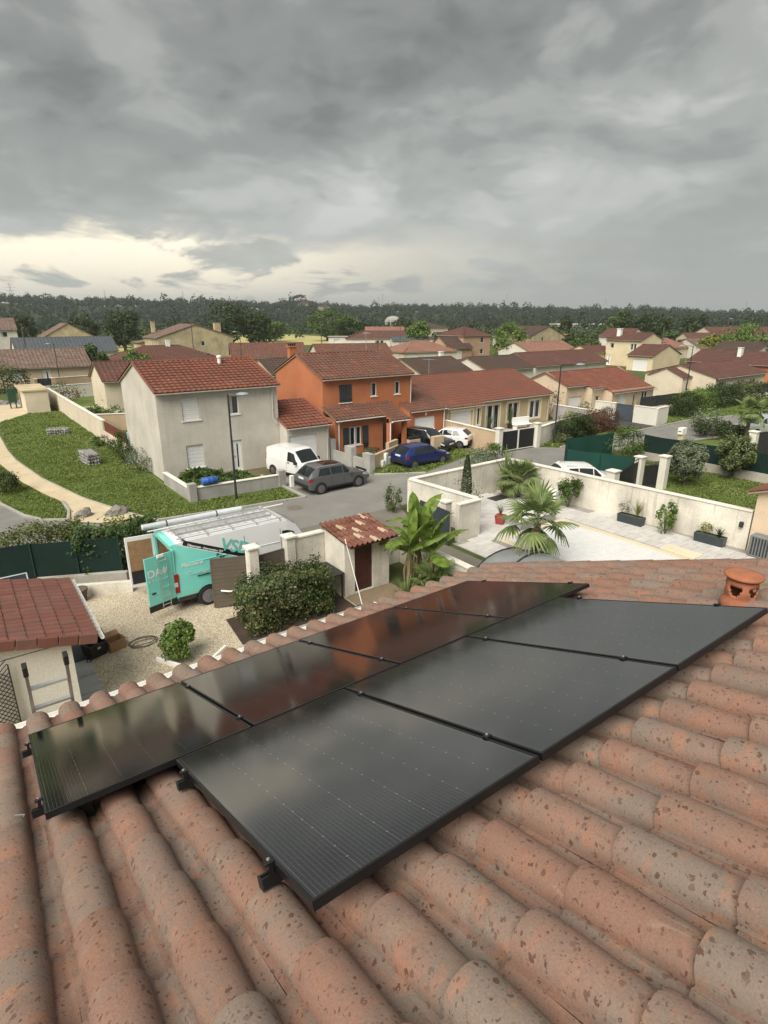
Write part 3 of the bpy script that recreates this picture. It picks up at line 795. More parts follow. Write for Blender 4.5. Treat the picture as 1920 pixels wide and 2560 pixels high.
def fan_frond(length, stalk, seg, droop, seed, mat):
    """one fan-palm leaf: stalk along +X then a pleated fan of narrow blades"""
    g = random.Random(seed); mb = MB()
    pts = [(stalk*t, 0, stalk*(.35*t - .30*t*t)) for t in (0, .5, 1)]
    mb.tube(pts, [.022, .016, .012], 5)
    B = Vector(pts[-1])
    for k in range(seg):
        a = radians(-112 + 224*k/(seg-1)) + g.uniform(-.03, .03)
        L = length*(1 - .28*abs(a/2.0)**1.6)*g.uniform(.92, 1.06); w = length*.078
        dx, dy = cos(a), sin(a); nx, ny = -dy, dx
        row = []
        for t in (0, .33, .66, 1):
            z = -droop*L*t*t + .10*L*t
            ww = w*(.25 + 1.5*t if t < .5 else 2.0*(1-t)*.9 + .02)
            c = B + Vector((dx*L*t, dy*L*t, z)); row += [c + Vector((nx*ww, ny*ww, -.012)), c + Vector((0,0,.012)), c - Vector((nx*ww, ny*ww, .012))]
        fs = []
        for i in range(3):
            for j in range(2): fs.append((i*3+j, i*3+j+1, i*3+j+4, i*3+j+3))
        mb.add(row, fs)
    return mb.mesh('frond', mat)
def fan_palm(label, x, y, trunk, rad, n, seed, mat=L_PALM, cat='palm tree', z=0.0, tr=.13, dead=4):
    t = thing('fan_palm', label, cat, (x, y, z)); g = random.Random(seed)
    mb = MB(); prof = []
    for k in range(int(trunk/.06)+1):
        prof.append((tr*(1.15 - .15*k*.06/max(trunk, .1)) + (.018 if k % 2 else 0), k*.06))
    mb.lathe(prof, n=10); mb.build('trunk', BARK, t)
    kinds = [fan_frond(rad*.54, rad*.58, 19, dr, seed+i, mat) for i, dr in enumerate((.18, .4, .75))]
    for k in range(n):
        e = (k+.5)/n; el = radians(82 - 118*e + g.uniform(-8, 8)); az = k*2.39996 + g.uniform(-.2, .2)
        me = kinds[0 if e < .35 else 1 if e < .7 else 2]
        o = obj('frond', me, t); o.location = (0, 0, trunk); o.rotation_euler = (g.uniform(-.25, .25), -el, az); s = g.uniform(.85, 1.1)*(.8 if e < .15 else 1); o.scale = (s, s, s)
    return t
def spiky(name, label, x, y, h, n, leaf, seed, w=.02, cat='plant', z=0.0, tilt=.9, group=None, parent=None, part='foliage'):
    """tuft of strap leaves or grasses"""
    g = random.Random(seed); mb = MB()
    for k in range(n):
        a = g.random()*6.283; ti = tilt*g.random()**.7; L = h*g.uniform(.6, 1.1); q = []
        for t in (0, .4, .75, 1):
            r = L*t*sin(ti*(.5+.6*t)); zz = L*t*cos(ti*(.5+.6*t)); ww = w*(1-.75*t)
            c = (cos(a)*r, sin(a)*r, zz); q += [(c[0]-sin(a)*ww, c[1]+cos(a)*ww, c[2]), (c[0]+sin(a)*ww, c[1]-cos(a)*ww, c[2])]
        mb.add(q, [(0,1,3,2), (2,3,5,4), (4,5,7,6)])
    if parent is not None: return mb.build(part, leaf, parent, loc=(x, y, z))
    t = thing(name, label, cat, (x, y, z), 0, group); mb.build(part, leaf, t); return t
# ---------------------------------------------------------------- the houses
T_RED = M_tile('tile_red', (.195,.070,.047), (.135,.062,.047), (.235,.088,.057), orand=.16, patch=.5)
T_ORG = M_tile('tile_brown_red', (.155,.068,.047), (.105,.062,.05), (.20,.088,.058), orand=.16, patch=.5)
T_BEI = M_tile('tile_red_brown', (.175,.068,.047), (.13,.063,.05), (.205,.08,.054), orand=.10, patch=.4)
T_BRN = M_tile('tile_brown', (.082,.052,.042), (.065,.047,.04), (.10,.06,.045), orand=.08, patch=.3)
T_MAR = M_tile('tile_maroon', (.12,.056,.044), (.09,.05,.043), (.145,.066,.05), orand=.10, patch=.3)
T_PNK = M_tile('tile_pink', (.26,.135,.10), (.20,.11,.085), (.30,.15,.10), orand=.12, patch=.3)
T_OLD = M_tile('tile_old_mixed', (.19,.125,.10), (.11,.085,.075), (.26,.16,.115), orand=.3, patch=.9)
T_ORR = M_tile('tile_orange', (.40,.165,.07), (.33,.14,.07), (.44,.19,.08), orand=.1, patch=.4)
T_SLT = M_tile('tile_slate', (.085,.095,.105), (.07,.08,.09), (.10,.11,.12), orand=.08, patch=.5)
S_GRY = M_stucco('stucco_grey_beige', (.55,.515,.455), .34, .08)
S_ORG = M_stucco('stucco_orange', (.46,.175,.088), .28, .02)
S_OCH = M_stucco('stucco_ochre', (.48,.395,.25), .26, .02)
S_PCH = M_stucco('stucco_peach', (.61,.49,.36), .26, .02)
S_CRM = M_stucco('stucco_cream', (.64,.56,.44), .26, .03)
S_YEL = M_stucco('stucco_yellow', (.65,.55,.375), .22, .0)
S_WHT = M_stucco('stucco_white', (.64,.61,.54), .25, .05)
S_PNK = M_stucco('stucco_pink', (.47,.305,.215), .18, .02)
S_OLD = M_stucco('stucco_old', (.50,.42,.27), .6, .18)
S_BLK = M_stucco('concrete_block', (.36,.35,.33), .5, .12)
MTRIM = M('window_surround', (.68,.60,.43), .8, .08, 2)
MSHT = M('shutter_anthracite', (.035,.043,.045), .55, .15, 3)
def surround(par, fc, u0, u1, z0, z1, w=.17, mat=MTRIM, foot=True):
    mb = MB()
    fc.box(mb, u0-w, -.035, z0-(w if foot else 0), u0, .01, z1+w); fc.box(mb, u1, -.035, z0-(w if foot else 0), u1+w, .01, z1+w)
    fc.box(mb, u0+.001, -.033, z1, u1-.001, .01, z1+w-.002)
    if foot: fc.box(mb, u0+.001, -.033, z0-w+.002, u1-.001, .01, z0)
    mb.build('window_surround', mat, par)
def chimney(roof, x, y, z0, z1, w=.35, mat=None, pots=1):
    mb = MB(); mb.box(x-w, y-w*.7, z0, x+w, y+w*.7, z1); mb.box(x-w-.06, y-w*.7-.06, z1, x+w+.06, y+w*.7+.06, z1+.1)
    c = mb.build('chimney', mat or S_CRM, roof)
    return c

# --- grey-beige rendered two-storey house
h = thing('rendered_house', 'two storey grey beige rendered house with closed white roller shutters and bright red roof', 'house', (9.45, 35.3, 0))
Wd, Dp = 7.75, 8.1
F = face_F(0, 0)
ow = [(1.45,2.5,.66,2.08,'roller'), (1.45,2.5,3.6,4.92,'roller'), (4.42,5.05,3.72,4.9,'win'), (4.4,5.05,.02,2.06,'door')]
walls(h, 0, 0, Wd, Dp, 5.46, S_GRY, ow, (), 'x', 6.84)
for o in ow: window(h, F, *o)
r = gable_roof(h, 0, 0, Wd, Dp, 5.46, 6.86, 'x', T_RED, over=.28, verge=.1, indiv=288, tw=.33, tl=.375, prof=dict(h=.034, lift=.05, t=.036))
downpipe(h, [(7.35,-.36,5.3),(7.35,-.1,5.15),(7.35,-.06,3.2),(7.5,-.2,2.85)])
c = MB(); c.lathe([(.12,0),(.12,.42),(.17,.45),(.17,.55),(.09,.6)], (5.3,3.35,6.55), 12); c.build('flue', MW, r)
mb = MB(); mb.box(2.9, 2.9, 6.5, 3.05, 3.02, 6.58); mb.build('roof_vent', M('vent_terracotta', (.2,.07,.045), .8), r)
g = thing('rendered_garage', 'grey beige garage with white sectional door and red tiled roof beside the rendered house', 'garage', (17.22, 34.2, 0))
walls(g, 0, 0, 3.2, 6, 2.75, S_GRY, [(.12,2.2,.02,2.08)], (), 'x', 3.9, 3.5)
window(g, face_F(0,0), .12, 2.2, .02, 2.08, 'garage')
gable_roof(g, 0, 0, 3.2, 6.0, 2.75, 3.93, 'x', T_RED, over=.25, verge=.08, indiv=120, ridge=3.5, tw=.33, tl=.38, prof=dict(h=.034, lift=.05, t=.036))
downpipe(g, [(3.0,-.33,2.6),(3.0,-.1,2.45),(3.0,-.06,.1)])

# --- orange two-storey house with porch canopy and garage
h = thing('orange_house', 'bright orange two storey house with grey shutters, canopy roof and small upper windows', 'house', (21.3, 36.4, 0))
F = face_F(0, 0); Wd, Dp = 8.1, 7.3
ow = [(1.42,2.42,3.6,4.86,'win2'), (4.2,4.75,3.87,4.88,'win'), (6.45,6.98,3.86,4.85,'win')]
walls(h, 0, 0, Wd, Dp, 5.48, S_ORG, ow, (), 'x', 6.9)
for o in ow[1:]: window(h, F, *o)
window(h, F, *ow[0][:4], 'win2')
hinged_shutter(h, F, 1.4, 1.91, 3.6, 4.88, MSHT); hinged_shutter(h, F, 1.93, 2.45, 3.6, 4.88, MSHT)
r = gable_roof(h, 0, 0, Wd, Dp, 5.48, 6.93, 'x', T_ORG, over=.28, verge=.1, indiv=266, tw=.34, tl=.39)
c = chimney(r, .55, 5.4, 5.9, 7.35, .3, S_ORG)
mb = MB()
for k in range(4): mb.tube([(.3+.17*k,5.4,7.45),(.3+.17*k,5.4,7.6)], .06, 8)
mb.box(.22, 5.28, 7.6, .9, 5.52, 7.64); mb.build('chimney_pot', MBLK, c)
mb = MB(); mb.box(4.4, 2.4, 6.42, 4.6, 2.55, 6.52); mb.build('roof_vent', MATS['vent_terracotta'], r)
downpipe(h, [(8.0,-.33,5.3),(8.0,-.1,5.15),(8.0,-.06,.1)])
# ground-floor front with canopy
y0 = -1.6
ow = [(1.15,2.2,.72,2.05,'win2')]
walls(h, 0, y0, 4.15, 0, 2.78, S_ORG, ow, (), name='front_wall'); F2 = face_F(0, y0)
window(h, F2, *ow[0]); hinged_shutter(h, F2, .62, 1.13, .72, 2.06, MSHT); hinged_shutter(h, F2, 2.28, 2.8, .72, 2.06, MSHT)
mb = MB()
for x in (4.0, 5.4): mb.box(x, -2.55, 0, x+.28, -2.27, 2.5)
mb.box(4.0, -2.54, 2.2, 5.68, -2.28, 2.52); mb.build('porch_pillar', S_ORG, h)
mb = MB(); mb.box(4.55, -.05, .05, 5.4, .02, 2.1); mb.build('front_door', M('door_grey', (.16,.15,.14), .6), h)
mb = MB(); sl = .35
for x0, x1, yb in ((-.12, 4.1, -1.95), (4.1, 5.75, -2.8)):
    z0 = 3.38+sl*yb; mb.add([(x0,yb,z0),(x1,yb,z0),(x1,0,3.38),(x0,0,3.38),(x0,yb,z0-.1),(x1,yb,z0-.1),(x1,0,3.28),(x0,0,3.28)], [(0,1,2,3),(7,6,5,4),(0,4,5,1),(1,5,6,2),(3,7,4,0)])
cr = mb.build('canopy_roof', MATS['soffit'], h)
for x0, x1, yb, n in ((-.12, 4.1, -1.95, 80), (4.1, 5.75, -2.8, 50)):
    z0 = 3.39+sl*yb; tile_field(cr, (x0, yb-.03, z0), (1,0,0), (0, -yb, -sl*yb), x1-x0, -yb*sqrt(1+sl*sl), T_ORG, n, .33, .38)
    gutter(h, (x0, yb-.1, z0-.05), (x1, yb-.1, z0-.05), MPVC)
for x0, yb in ((-.08, -1.95), (4.14, -2.8), (5.72, -2.8)): caps(cr, (x0, yb, 3.41+sl*yb), (x0, -.05, 3.41), T_ORG, r=.1, name='verge_tile')
downpipe(h, [(.25,-2.05,2.6),(.25,-1.7,2.5),(.25,-1.66,.1)], MPVC); downpipe(h, [(4.1,-2.9,2.3),(4.1,-2.62,2.2),(4.1,-2.6,.1)], MPVC)
g = thing('orange_garage', 'orange garage with white door and white wall lamp next to the ochre bungalow', 'garage', (28.35, 35.2, 0))
walls(g, 0, 0, 3.75, 6, 2.72, S_ORG, [(.5,2.65,.02,2.06)], (), 'x', 3.95, 3.8)
window(g, face_F(0,0), .5, 2.65, .02, 2.06, 'garage')
gable_roof(g, 0, 0, 3.75, 6, 2.72, 4.0, 'x', T_ORG, over=.25, verge=.05, indiv=130, ridge=3.8, tw=.33, tl=.38)
mb = MB(); mb.bbox(1.5, -.08, 2.18, 1.68, 0, 2.42); mb.build('wall_lamp', MW, g)
downpipe(g, [(3.5,-.33,2.6),(3.5,-.1,2.45),(3.5,-.06,.1)], MPVC)

# --- ochre bungalow with cream window surrounds
h = thing('ochre_bungalow', 'ochre single storey house with cream window surrounds behind the black gate', 'house', (32.2, 35.86, 0))
W1 = 13.9; F = face_F(0, 0); Dp = 10.2
ow = [(5.3,6.95,.02,2.2,'french'), (8.0,9.45,.55,2.2,'win2'), (10.95,12.5,.55,2.2,'win2')]
mb = MB(); walls(h, 4.2, 0, W1, Dp, 2.8, S_OCH, [(a-4.2,b-4.2,c,d) for a,b,c,d,_ in ow], (), name='wall')
walls(h, 0, -.5, 4.2, Dp-.01, 2.66, S_OCH, [(.75,3.1,.02,2.1), (3.65,4.05,.75,2.2)], (), name='garage_wall')
mb = MB()
for xx in (0.002, W1-.002): mb.poly([(xx,Dp,2.8),(xx,0,2.8),(xx,5.1,4.55)])
mb.build('gable', S_OCH, h)
for a,b,c,d,s in ow: window(h, F, a,b,c,d,s); surround(h, F, a,b,c,d, foot=(s!='french'))
FG = face_F(0, -.5); window(h, FG, .75,3.1,.02,2.1,'garage'); surround(h, FG, .75,3.1,.02,2.1, foot=False); window(h, FG, 3.65,4.05,.75,2.2,'win'); surround(h, FG, 3.65,4.05,.75,2.2, .12)
r = gable_roof(h, 0, 0, W1, Dp, 2.8, 4.6, 'x', T_BEI, over=.3, verge=.1, indiv=300, tw=.34, tl=.40)
sl = 1.8/5.1; z0 = 2.8-sl*.33
ef = tile_field(r, (-.1, -.8, z0-.47*sl), (1,0,0), (0,.47,.47*sl), 4.4, .5, T_BEI, 0, .34, .40)
gutter(h, (-.1,-.88,z0-.5*sl-.03), (4.3,-.88,z0-.5*sl-.03))
mb = MB(); mb.box(1.85, -.58, 2.38, 1.97, -.5, 2.52); mb.build('wall_lamp', MBLK, h)
downpipe(h, [(13.6,-.36,2.6),(13.6,-.1,2.45),(13.6,-.06,.1)]); downpipe(h, [(.2,-.85,2.4),(.2,-.62,2.3),(.2,-.56,.1)])

# --- peach bungalow stepping forward in three bays
h = thing('peach_bungalow', 'peach single storey house stepping forward in three bays under one red roof', 'house', (48.6, 35.9, 0))
Dp = 5.2; Wd = 12.3
walls(h, 0, 0, Wd, Dp, 3.22, S_PCH, [(.45,2.5,.02,2.05)], (), 'x', 4.4, 2.6)
window(h, face_F(0,0), .45,2.5,.02,2.05,'garage')
walls(h, 2.9, -.9, 4.7, 0, 2.93, S_PCH, [(.55,1.35,.75,2.05)], (), name='middle_bay'); window(h, face_F(2.9,-.9), .55,1.35,.75,2.05,'win')
ow = [(1.3,2.5,.95,2.12,'roller'), (3.6,4.5,.02,2.12,'door'), (5.4,6.5,.75,2.12,'win2')]
walls(h, 4.7, -2.0, Wd, .005, 2.6, S_PCH, ow, (), name='front_bay')
for o in ow: window(h, face_F(4.7,-2.0), *o, mats={'frame': M('frame_beige', (.55,.47,.36), .6)} if o[4]=='door' else None)
r = gable_roof(h, 0, 0, Wd, Dp, 3.22, 4.25, 'x', T_RED, over=.22, verge=.1, indiv=120, tw=.42, tl=.44, gut=False, ridge=2.7)
sl = 1.03/2.7
for x0, x1, yb, yt in ((2.8, 12.4, -1.1, -.22), (4.6, 12.4, -2.25, -1.1)):
    zt = 3.22+sl*yt; zb = 3.22+sl*yb
    tile_field(r, (x0, yb, zb), (1,0,0), (0,yt-yb,zt-zb), x1-x0, hypot(yt-yb, zt-zb), T_RED, 0, .42, .44)
for x0, x1, yb in ((-.1,2.8,-.25),(2.8,4.6,-1.13),(4.6,12.4,-2.28)): gutter(h, (x0,yb-.08,3.19+sl*yb), (x1,yb-.08,3.19+sl*yb))

# --- cream bungalow with projecting wing (right)
h = thing('cream_bungalow', 'cream single storey house with small gabled wing and maroon roof behind the dark screen fence', 'house', (73.9, 33.55, 0))
ow = [(1.0,2.4,.85,2.1,'win2'), (3.2,4.6,.02,2.1,'door'), (5.7,7.4,.75,2.1,'win2'), (9.2,10.9,.75,2.05,'win2')]
walls(h, 0, 0, 13.6, 9, 2.75, S_CRM, ow, (), 'x', 3.9)
for o in ow: window(h, face_F(0,0), *o)
gable_roof(h, 0, 0, 13.6, 9, 2.75, 3.95, 'x', T_MAR, indiv=0, tw=.4, tl=.44)
walls(h, -1.9, 3.0, -.01, 7.4, 2.7, S_CRM, [(.9,1.6,1.0,2.0)], (), 'x', 3.6, name='wing_wall')
window(h, face_F(-1.9,3.0), .9,1.6,1.0,2.0,'win')
gable_roof(h, -1.9, 3.0, 1.2, 7.4, 2.7, 3.65, 'x', T_MAR, over=.2, tw=.4, tl=.44, gut=False)
# --- yellow two-storey house with garage
h = thing('yellow_house', 'pale yellow two storey house with white chimney standing above the bungalows', 'house', (113.6, 67.1, 0))
oL = [(.8,1.8,3.5,4.5,'win'), (5.5,6.9,3.25,4.5,'win2'), (.4,1.4,0.02,2.1,'door')]
walls(h, 0, 0, 7.6, 8.0, 5.3, S_YEL, (), oL, 'y', 6.55)
for o in oL: window(h, face_L(0, 8.0), *o)
r = gable_roof(h, 0, 0, 7.6, 8.0, 5.3, 6.6, 'y', T_MAR, tw=.5, tl=.5)
mb = MB(); mb.box(1.5, 6.0, 5.6, 2.3, 6.8, 7.3); mb.box(1.42, 5.92, 7.3, 2.38, 6.88, 7.42); mb.build('chimney', MW, r)
h = thing('yellow_garage', 'pale yellow garage with white door in front of the yellow house', 'garage', (105.6, 59.7, 0))
walls(h, 0, 0, 9.6, 5.2, 2.9, S_YEL, (), [(1.2,4.2,.02,2.1)], 'y', 4.6)
window(h, face_L(0, 5.2), 1.2,4.2,.02,2.1,'garage')
gable_roof(h, 0, 0, 9.6, 5.2, 2.9, 4.65, 'y', T_MAR, tw=.5, tl=.5)
h = thing('yellow_annex', 'low yellow annex with maroon roof on the left of the yellow house', 'annex', (109.0, 75.3, 0))
walls(h, 0, 0, 7, 6, 2.7, S_YEL, (), (), 'x', 3.9); gable_roof(h, 0, 0, 7, 6, 2.7, 3.95, 'x', T_MAR, tw=.5, tl=.5)

# --- houses further off: each its own building, plainly fitted out
def far_house(name, label, x, y, w, d, ze, zr, axis, wm, tm, F=(), L=(), rz=0.0, hip=False, ch=None, cat='house', tw=.5):
    h = thing(name, label, cat, (x, y, 0), radians(rz))
    walls(h, 0, 0, w, d, ze, wm, F, L, None if hip else axis, zr-.05)
    for o in F: window(h, face_F(0,0), *o)
    for o in L: window(h, face_L(0,d), *o)
    if hip: r = hip_roof(h, 0, 0, w, d, ze, zr, tm, tw=tw, tl=tw*1.15)
    else: r = gable_roof(h, 0, 0, w, d, ze, zr, axis, tm, tw=tw, tl=tw*1.15, over=.35, verge=.2)
    for c in (ch or ()): chimney(r, *c)
    return h, r
far_house('long_cottage', 'long low white house with brown roof behind the peach bungalow', 71.5, 58.8, 18, 8.4, 2.75, 4.35, 'x', S_WHT, T_MAR)
far_house('brown_roofed_house', 'low house with dark brown roof right behind the orange house', 49.5, 59.3, 8.8, 8.4, 2.75, 4.3, 'x', S_CRM, T_BRN, ch=[(7.5,4.6,3.6,4.9,.3,MW)])
far_house('gabled_cottage', 'low cream house with brown roof and white gable edge behind the ochre bungalow', 60.0, 57.6, 9.6, 8, 2.75, 4.2, 'x', S_WHT, T_BRN)
far_house('side_cottage', 'cream gabled house with dark red roof behind the left end of the rendered house', 13.2, 68.3, 6, 6.6, 3.25, 4.9, 'x', S_CRM, T_MAR)
far_house('garden_cottage', 'small cream house with brown roof between the rendered house and the orange house', 33.0, 68.5, 9, 8, 2.75, 4.4, 'x', S_YEL, T_BRN)
far_house('hipped_bungalow', 'hip roofed bungalow with white chimney behind the rendered house', 22.6, 104, 17, 11, 2.75, 4.9, 'x', S_CRM, T_MAR, hip=True, ch=[(9.5,5.2,4.0,5.7,.35,MW)], rz=-3)
far_house('long_red_house', 'red roofed house with cream gable between the farmhouse and the orange chimney', 42.0, 103.5, 13.5, 10, 2.75, 5.0, 'x', S_YEL, T_ORG, rz=-20, F=[(8,9.6,.9,2.1,'win'),(10.5,12.5,.02,2.1,'garage')])
far_house('pale_gable_house', 'red brown roofed house with white gable peeking over the orange house', 58.5, 101, 15, 9, 2.75, 4.55, 'x', S_WHT, T_ORG, rz=-18)
far_house('pink_hipped_bungalow', 'bungalow with pale pink hipped roof and white garage doors', 78.2, 99.5, 13.5, 10, 2.75, 4.7, 'x', S_CRM, T_PNK, [(.8,3.6,.02,2.1,'garage'),(5,8.2,.02,2.1,'garage'),(10,11.6,.9,2.1,'roller')], hip=True, rz=-9)
far_house('pink_villa', 'pink two storey house with hipped red roof', 103.2, 107.7, 9.4, 9.4, 5.5, 7.6, 'x', S_PNK, T_MAR, [(5.6,7,.9,2.1,'win'),(5.6,7,3.6,4.9,'win')], [(6,7.2,3.6,4.9,'win')], hip=True)
far_house('pink_garage_wing', 'pink gabled wing with brown roof in front of the pink villa', 97.5, 106.4, 7.5, 7.5, 2.75, 5.2, 'x', S_PNK, T_BRN, [(1.5,4.2,.02,2.1,'garage')])
far_house('beige_villa', 'distant beige two storey villa with low hipped roof left of the pink villa', 165, 199, 16, 14, 5.6, 8.2, 'x', S_CRM, T_BRN, [(3,4.4,.9,2.3,'roller'),(8,9.4,3.4,4.8,'roller'),(8,9.4,.9,2.3,'win')], [(4,5.4,3.4,4.8,'roller')], hip=True, tw=.9)
far_house('low_maroon_house', 'low white house with maroon hipped roof at the edge of the field', 113, 176, 30, 12, 2.8, 5.2, 'x', S_WHT, T_MAR, [(3,5,.9,2.1,'roller'),(10,13,.02,2.1,'french'),(20,22,.9,2.1,'roller')], hip=True, rz=-34, tw=.9)
far_house('long_farmhouse', 'long pale stone farmhouse with flat pinkish roof near the water tower', 124, 180, 14, 9, 5.0, 6.4, 'x', S_OLD, T_PNK, rz=-34, tw=.9)
far_house('blue_roof_shed', 'low white shed with blue grey roof beside the maroon house', 118, 156, 12, 8, 2.6, 3.6, 'x', S_WHT, T_SLT, rz=-30, cat='shed', tw=.9)
far_house('brown_gable_barn', 'brown roofed house with dark gable edge at the far middle right', 140, 118.0, 16, 13, 4.4, 7.2, 'y', S_OLD, T_BRN, [(5,6,2.6,4,'win')], [(6,7.4,1.8,3,'win')], tw=.8)
far_house('orange_roofed_house', 'small house with bright orange roof beside the dark gabled house', 156, 119, 13, 10, 2.7, 4.6, 'x', S_CRM, T_ORR, hip=True, tw=.8)
far_house('low_white_cottage', 'low white gabled cottage with faded pink roof behind the long white house', 100, 84, 16, 9, 2.75, 4.5, 'x', S_WHT, T_PNK, tw=.7)
far_house('orange_long_house', 'long maroon roofed house with orange walls at the right edge', 101, 22, 9, 29, 2.75, 4.35, 'y', S_ORG, T_MAR, ch=[(2.6,22,3.5,4.9,.4,MW)])
far_house('pale_pink_cottage', 'cottage with pale pink hipped roof right of the yellow house', 141, 76, 11, 9, 2.7, 4.7, 'x', S_CRM, T_PNK, hip=True, tw=.8)
far_house('grey_cottage', 'long low cottage with grey brown roof and small white gable at the far right', 148, 72, 22, 10, 2.7, 4.6, 'x', S_WHT, T_OLD, rz=-20, tw=.8)
far_house('distant_roof_house', 'distant house with brown roof on the far right skyline of roofs', 208, 97, 26, 12, 4.0, 6.6, 'x', S_CRM, T_MAR, rz=-25, tw=1.0)
far_house('distant_gable_house', 'distant white gabled house beyond the yellow house', 168, 104, 10, 10, 4.2, 6.4, 'y', S_WHT, T_MAR, tw=1.0)
far_house('distant_red_house', 'distant low house with red roof between the trees at the right', 196, 99, 18, 9, 2.8, 4.8, 'x', S_CRM, T_MAR, rz=-30, tw=1.0)
far_house('white_gable_hall', 'white gabled house with dark roof at the right edge beyond the orange house', 128, 52, 14, 9, 3.0, 4.8, 'y', S_WHT, T_BRN, tw=.8)
# left side
far_house('mottled_long_house', 'long peach house with mottled old tile roof at the far left', 2.2, 100.2, 15.7, 10, 2.75, 5.0, 'x', S_PCH, T_OLD, [(9.0,10.2,.02,2.2,'door'),(5,6.5,.9,2.1,'roller'),(1,2.4,.9,2.1,'win')], rz=0)
far_house('slate_house', 'white house with slate grey roof behind the mottled roof', 12, 141, 19, 10, 2.9, 5.6, 'x', S_WHT, T_SLT, [(15,16.4,.02,2.1,'win')], tw=.7)
far_house('old_gable_barn', 'old low gabled barn with brown roof at the far left', 24, 196, 13, 12, 4.4, 8.0, 'y', S_OLD, T_OLD, tw=.9)
far_house('left_edge_house', 'white house with brown roof cut by the left edge of the photo', 5, 200, 13, 11, 6.5, 9.5, 'x', S_WHT, T_OLD, [(9,10.6,4.4,5.8,'win')], tw=.9)
h, r = far_house('ochre_farmhouse', 'old weathered ochre farmhouse with two chimneys beside big dark trees', 42.4, 150, 19, 12, 5.0, 8.0, 'y', S_OLD, T_OLD, [(10.3,11.5,2.8,3.9,'win')], [(6.6,7.5,2.2,4.2,'win'),(8.4,9.3,2.2,4.2,'win'),(10,10.9,2.2,4.2,'win')], tw=.7, ch=[(2,10,6,8.6,.45,S_OLD),(16,2.5,5.6,8.2,.8,S_OLD)])
w = thing('farm_outbuilding', 'low lean-to outbuilding at the left end of the ochre farmhouse', 'shed', (41.2, 162.2, 0)); walls(w, 0, 0, 6, 6, 3.6, S_OLD); mb = MB(); mb.add([(-.4,-.4,3.5),(6.3,-.4,4.6),(6.3,6.3,4.6),(-.4,6.3,3.5),(-.4,-.4,3.35),(6.3,-.4,4.45),(6.3,6.3,4.45),(-.4,6.3,3.35)], [(0,1,2,3),(7,6,5,4),(0,4,5,1),(1,5,6,2),(2,6,7,3),(3,7,4,0)]); mb.build('roof', T_OLD, w)
# buildings on the hill crest and the water tower
h = thing('hill_manor', 'small pale manor with pyramid roof on the crest of the wooded hill', 'house', (410, 750, 19)); walls(h, 0, 0, 15, 15, 9, S_CRM, [(3,5,4,7),(10,12,4,7)]); hip_roof(h, 0, 0, 15, 15, 9, 14.5, T_BRN, tw=2, tl=2)
h = thing('hill_annex', 'low pale house right of the manor on the wooded hill crest', 'house', (432, 738, 19)); walls(h, 0, 0, 17, 9, 5, S_WHT, [(3,5,1,3),(10,12,1,3)]); hip_roof(h, 0, 0, 17, 9, 5, 8, T_BRN, tw=2, tl=2)
t = thing('water_tower', 'distant concrete water tower with flared drum above the trees', 'water tower', (181, 239, 0)); t.scale = (.66,.66,.66)
MB().lathe([(2.4,0),(2.2,8.5),(2.6,9.5),(5.4,11.5),(5.6,13.2)], n=20).build('shaft', S_BLK, t)
MB().lathe([(5.3,13.2),(5.0,14.2),(3.4,15.2),(1.2,15.7),(0,15.8)], n=20).build('dome', S_BLK, t)
for k in range(10):
    a = 2*pi*k/10; mb = MB(); mb.tube([(5.5*cos(a),5.5*sin(a),9.5),(5.75*cos(a),5.75*sin(a),13.2)], .16, 5); mb.build('rib', MW, t)
for i, (x, y, w, lab) in enumerate(((112,186,10,'long white farm shed at the near edge of the field'),(124,190,14,'white poly shed with flat roof beside the field'),(160,150,13,'white block shed between pink villa and field'))):
    s = thing('farm_shed', lab, 'shed', (x, y, 0), radians(-34)); walls(s, 0, 0, w, 6, 3, S_WHT, [(2,4,1,2.2)]); mb = MB(); mb.box(-.3,-.3,3,w+.3,6.3,3.25); mb.build('roof', S_BLK, s)
s = thing('industrial_shed', 'long grey industrial shed far behind the yellow house', 'shed', (355, 278, 0), radians(-36)); walls(s, 0, 0, 36, 12, 5, S_BLK, [(5,9,1,3.5),(20,24,1,3.5)]); mb = MB(); mb.box(-.5,-.5,5,36.5,12.5,5.6); mb.build('roof', S_WHT, s)

# television aerials on a few ridges
def aerial(house_label, x, y, z, rz):
    for o in bpy.data.objects:
        if o.get('label', '') == house_label:
            mb = MB(); mb.tube([(x,y,z-.4),(x,y,z+1.5)], .022, 5); d = (cos(rz), sin(rz))
            mb.tube([(x-d[0]*.6,y-d[1]*.6,z+1.4),(x+d[0]*.7,y+d[1]*.7,z+1.4)], .016, 4)
            for k in range(6):
                q = -.5+.22*k; w = .32-.03*k; mb.tube([(x+d[0]*q-d[1]*w,y+d[1]*q+d[0]*w,z+1.4),(x+d[0]*q+d[1]*w,y+d[1]*q-d[0]*w,z+1.4)], .009, 4)
            mb.build('tv_aerial', MGALV, o); return
aerial('cream single storey house with small gabled wing and maroon roof behind the dark screen fence', 1.2, 4.6, 3.95, 2.2)
aerial('bright orange two storey house with grey shutters, canopy roof and small upper windows', 6.4, 3.75, 6.95, 1.1)
aerial('hip roofed bungalow with white chimney behind the rendered house', 12.5, 5.6, 4.8, .6)
aerial('ochre single storey house with cream window surrounds behind the black gate', 3.0, 5.2, 4.55, 1.8)
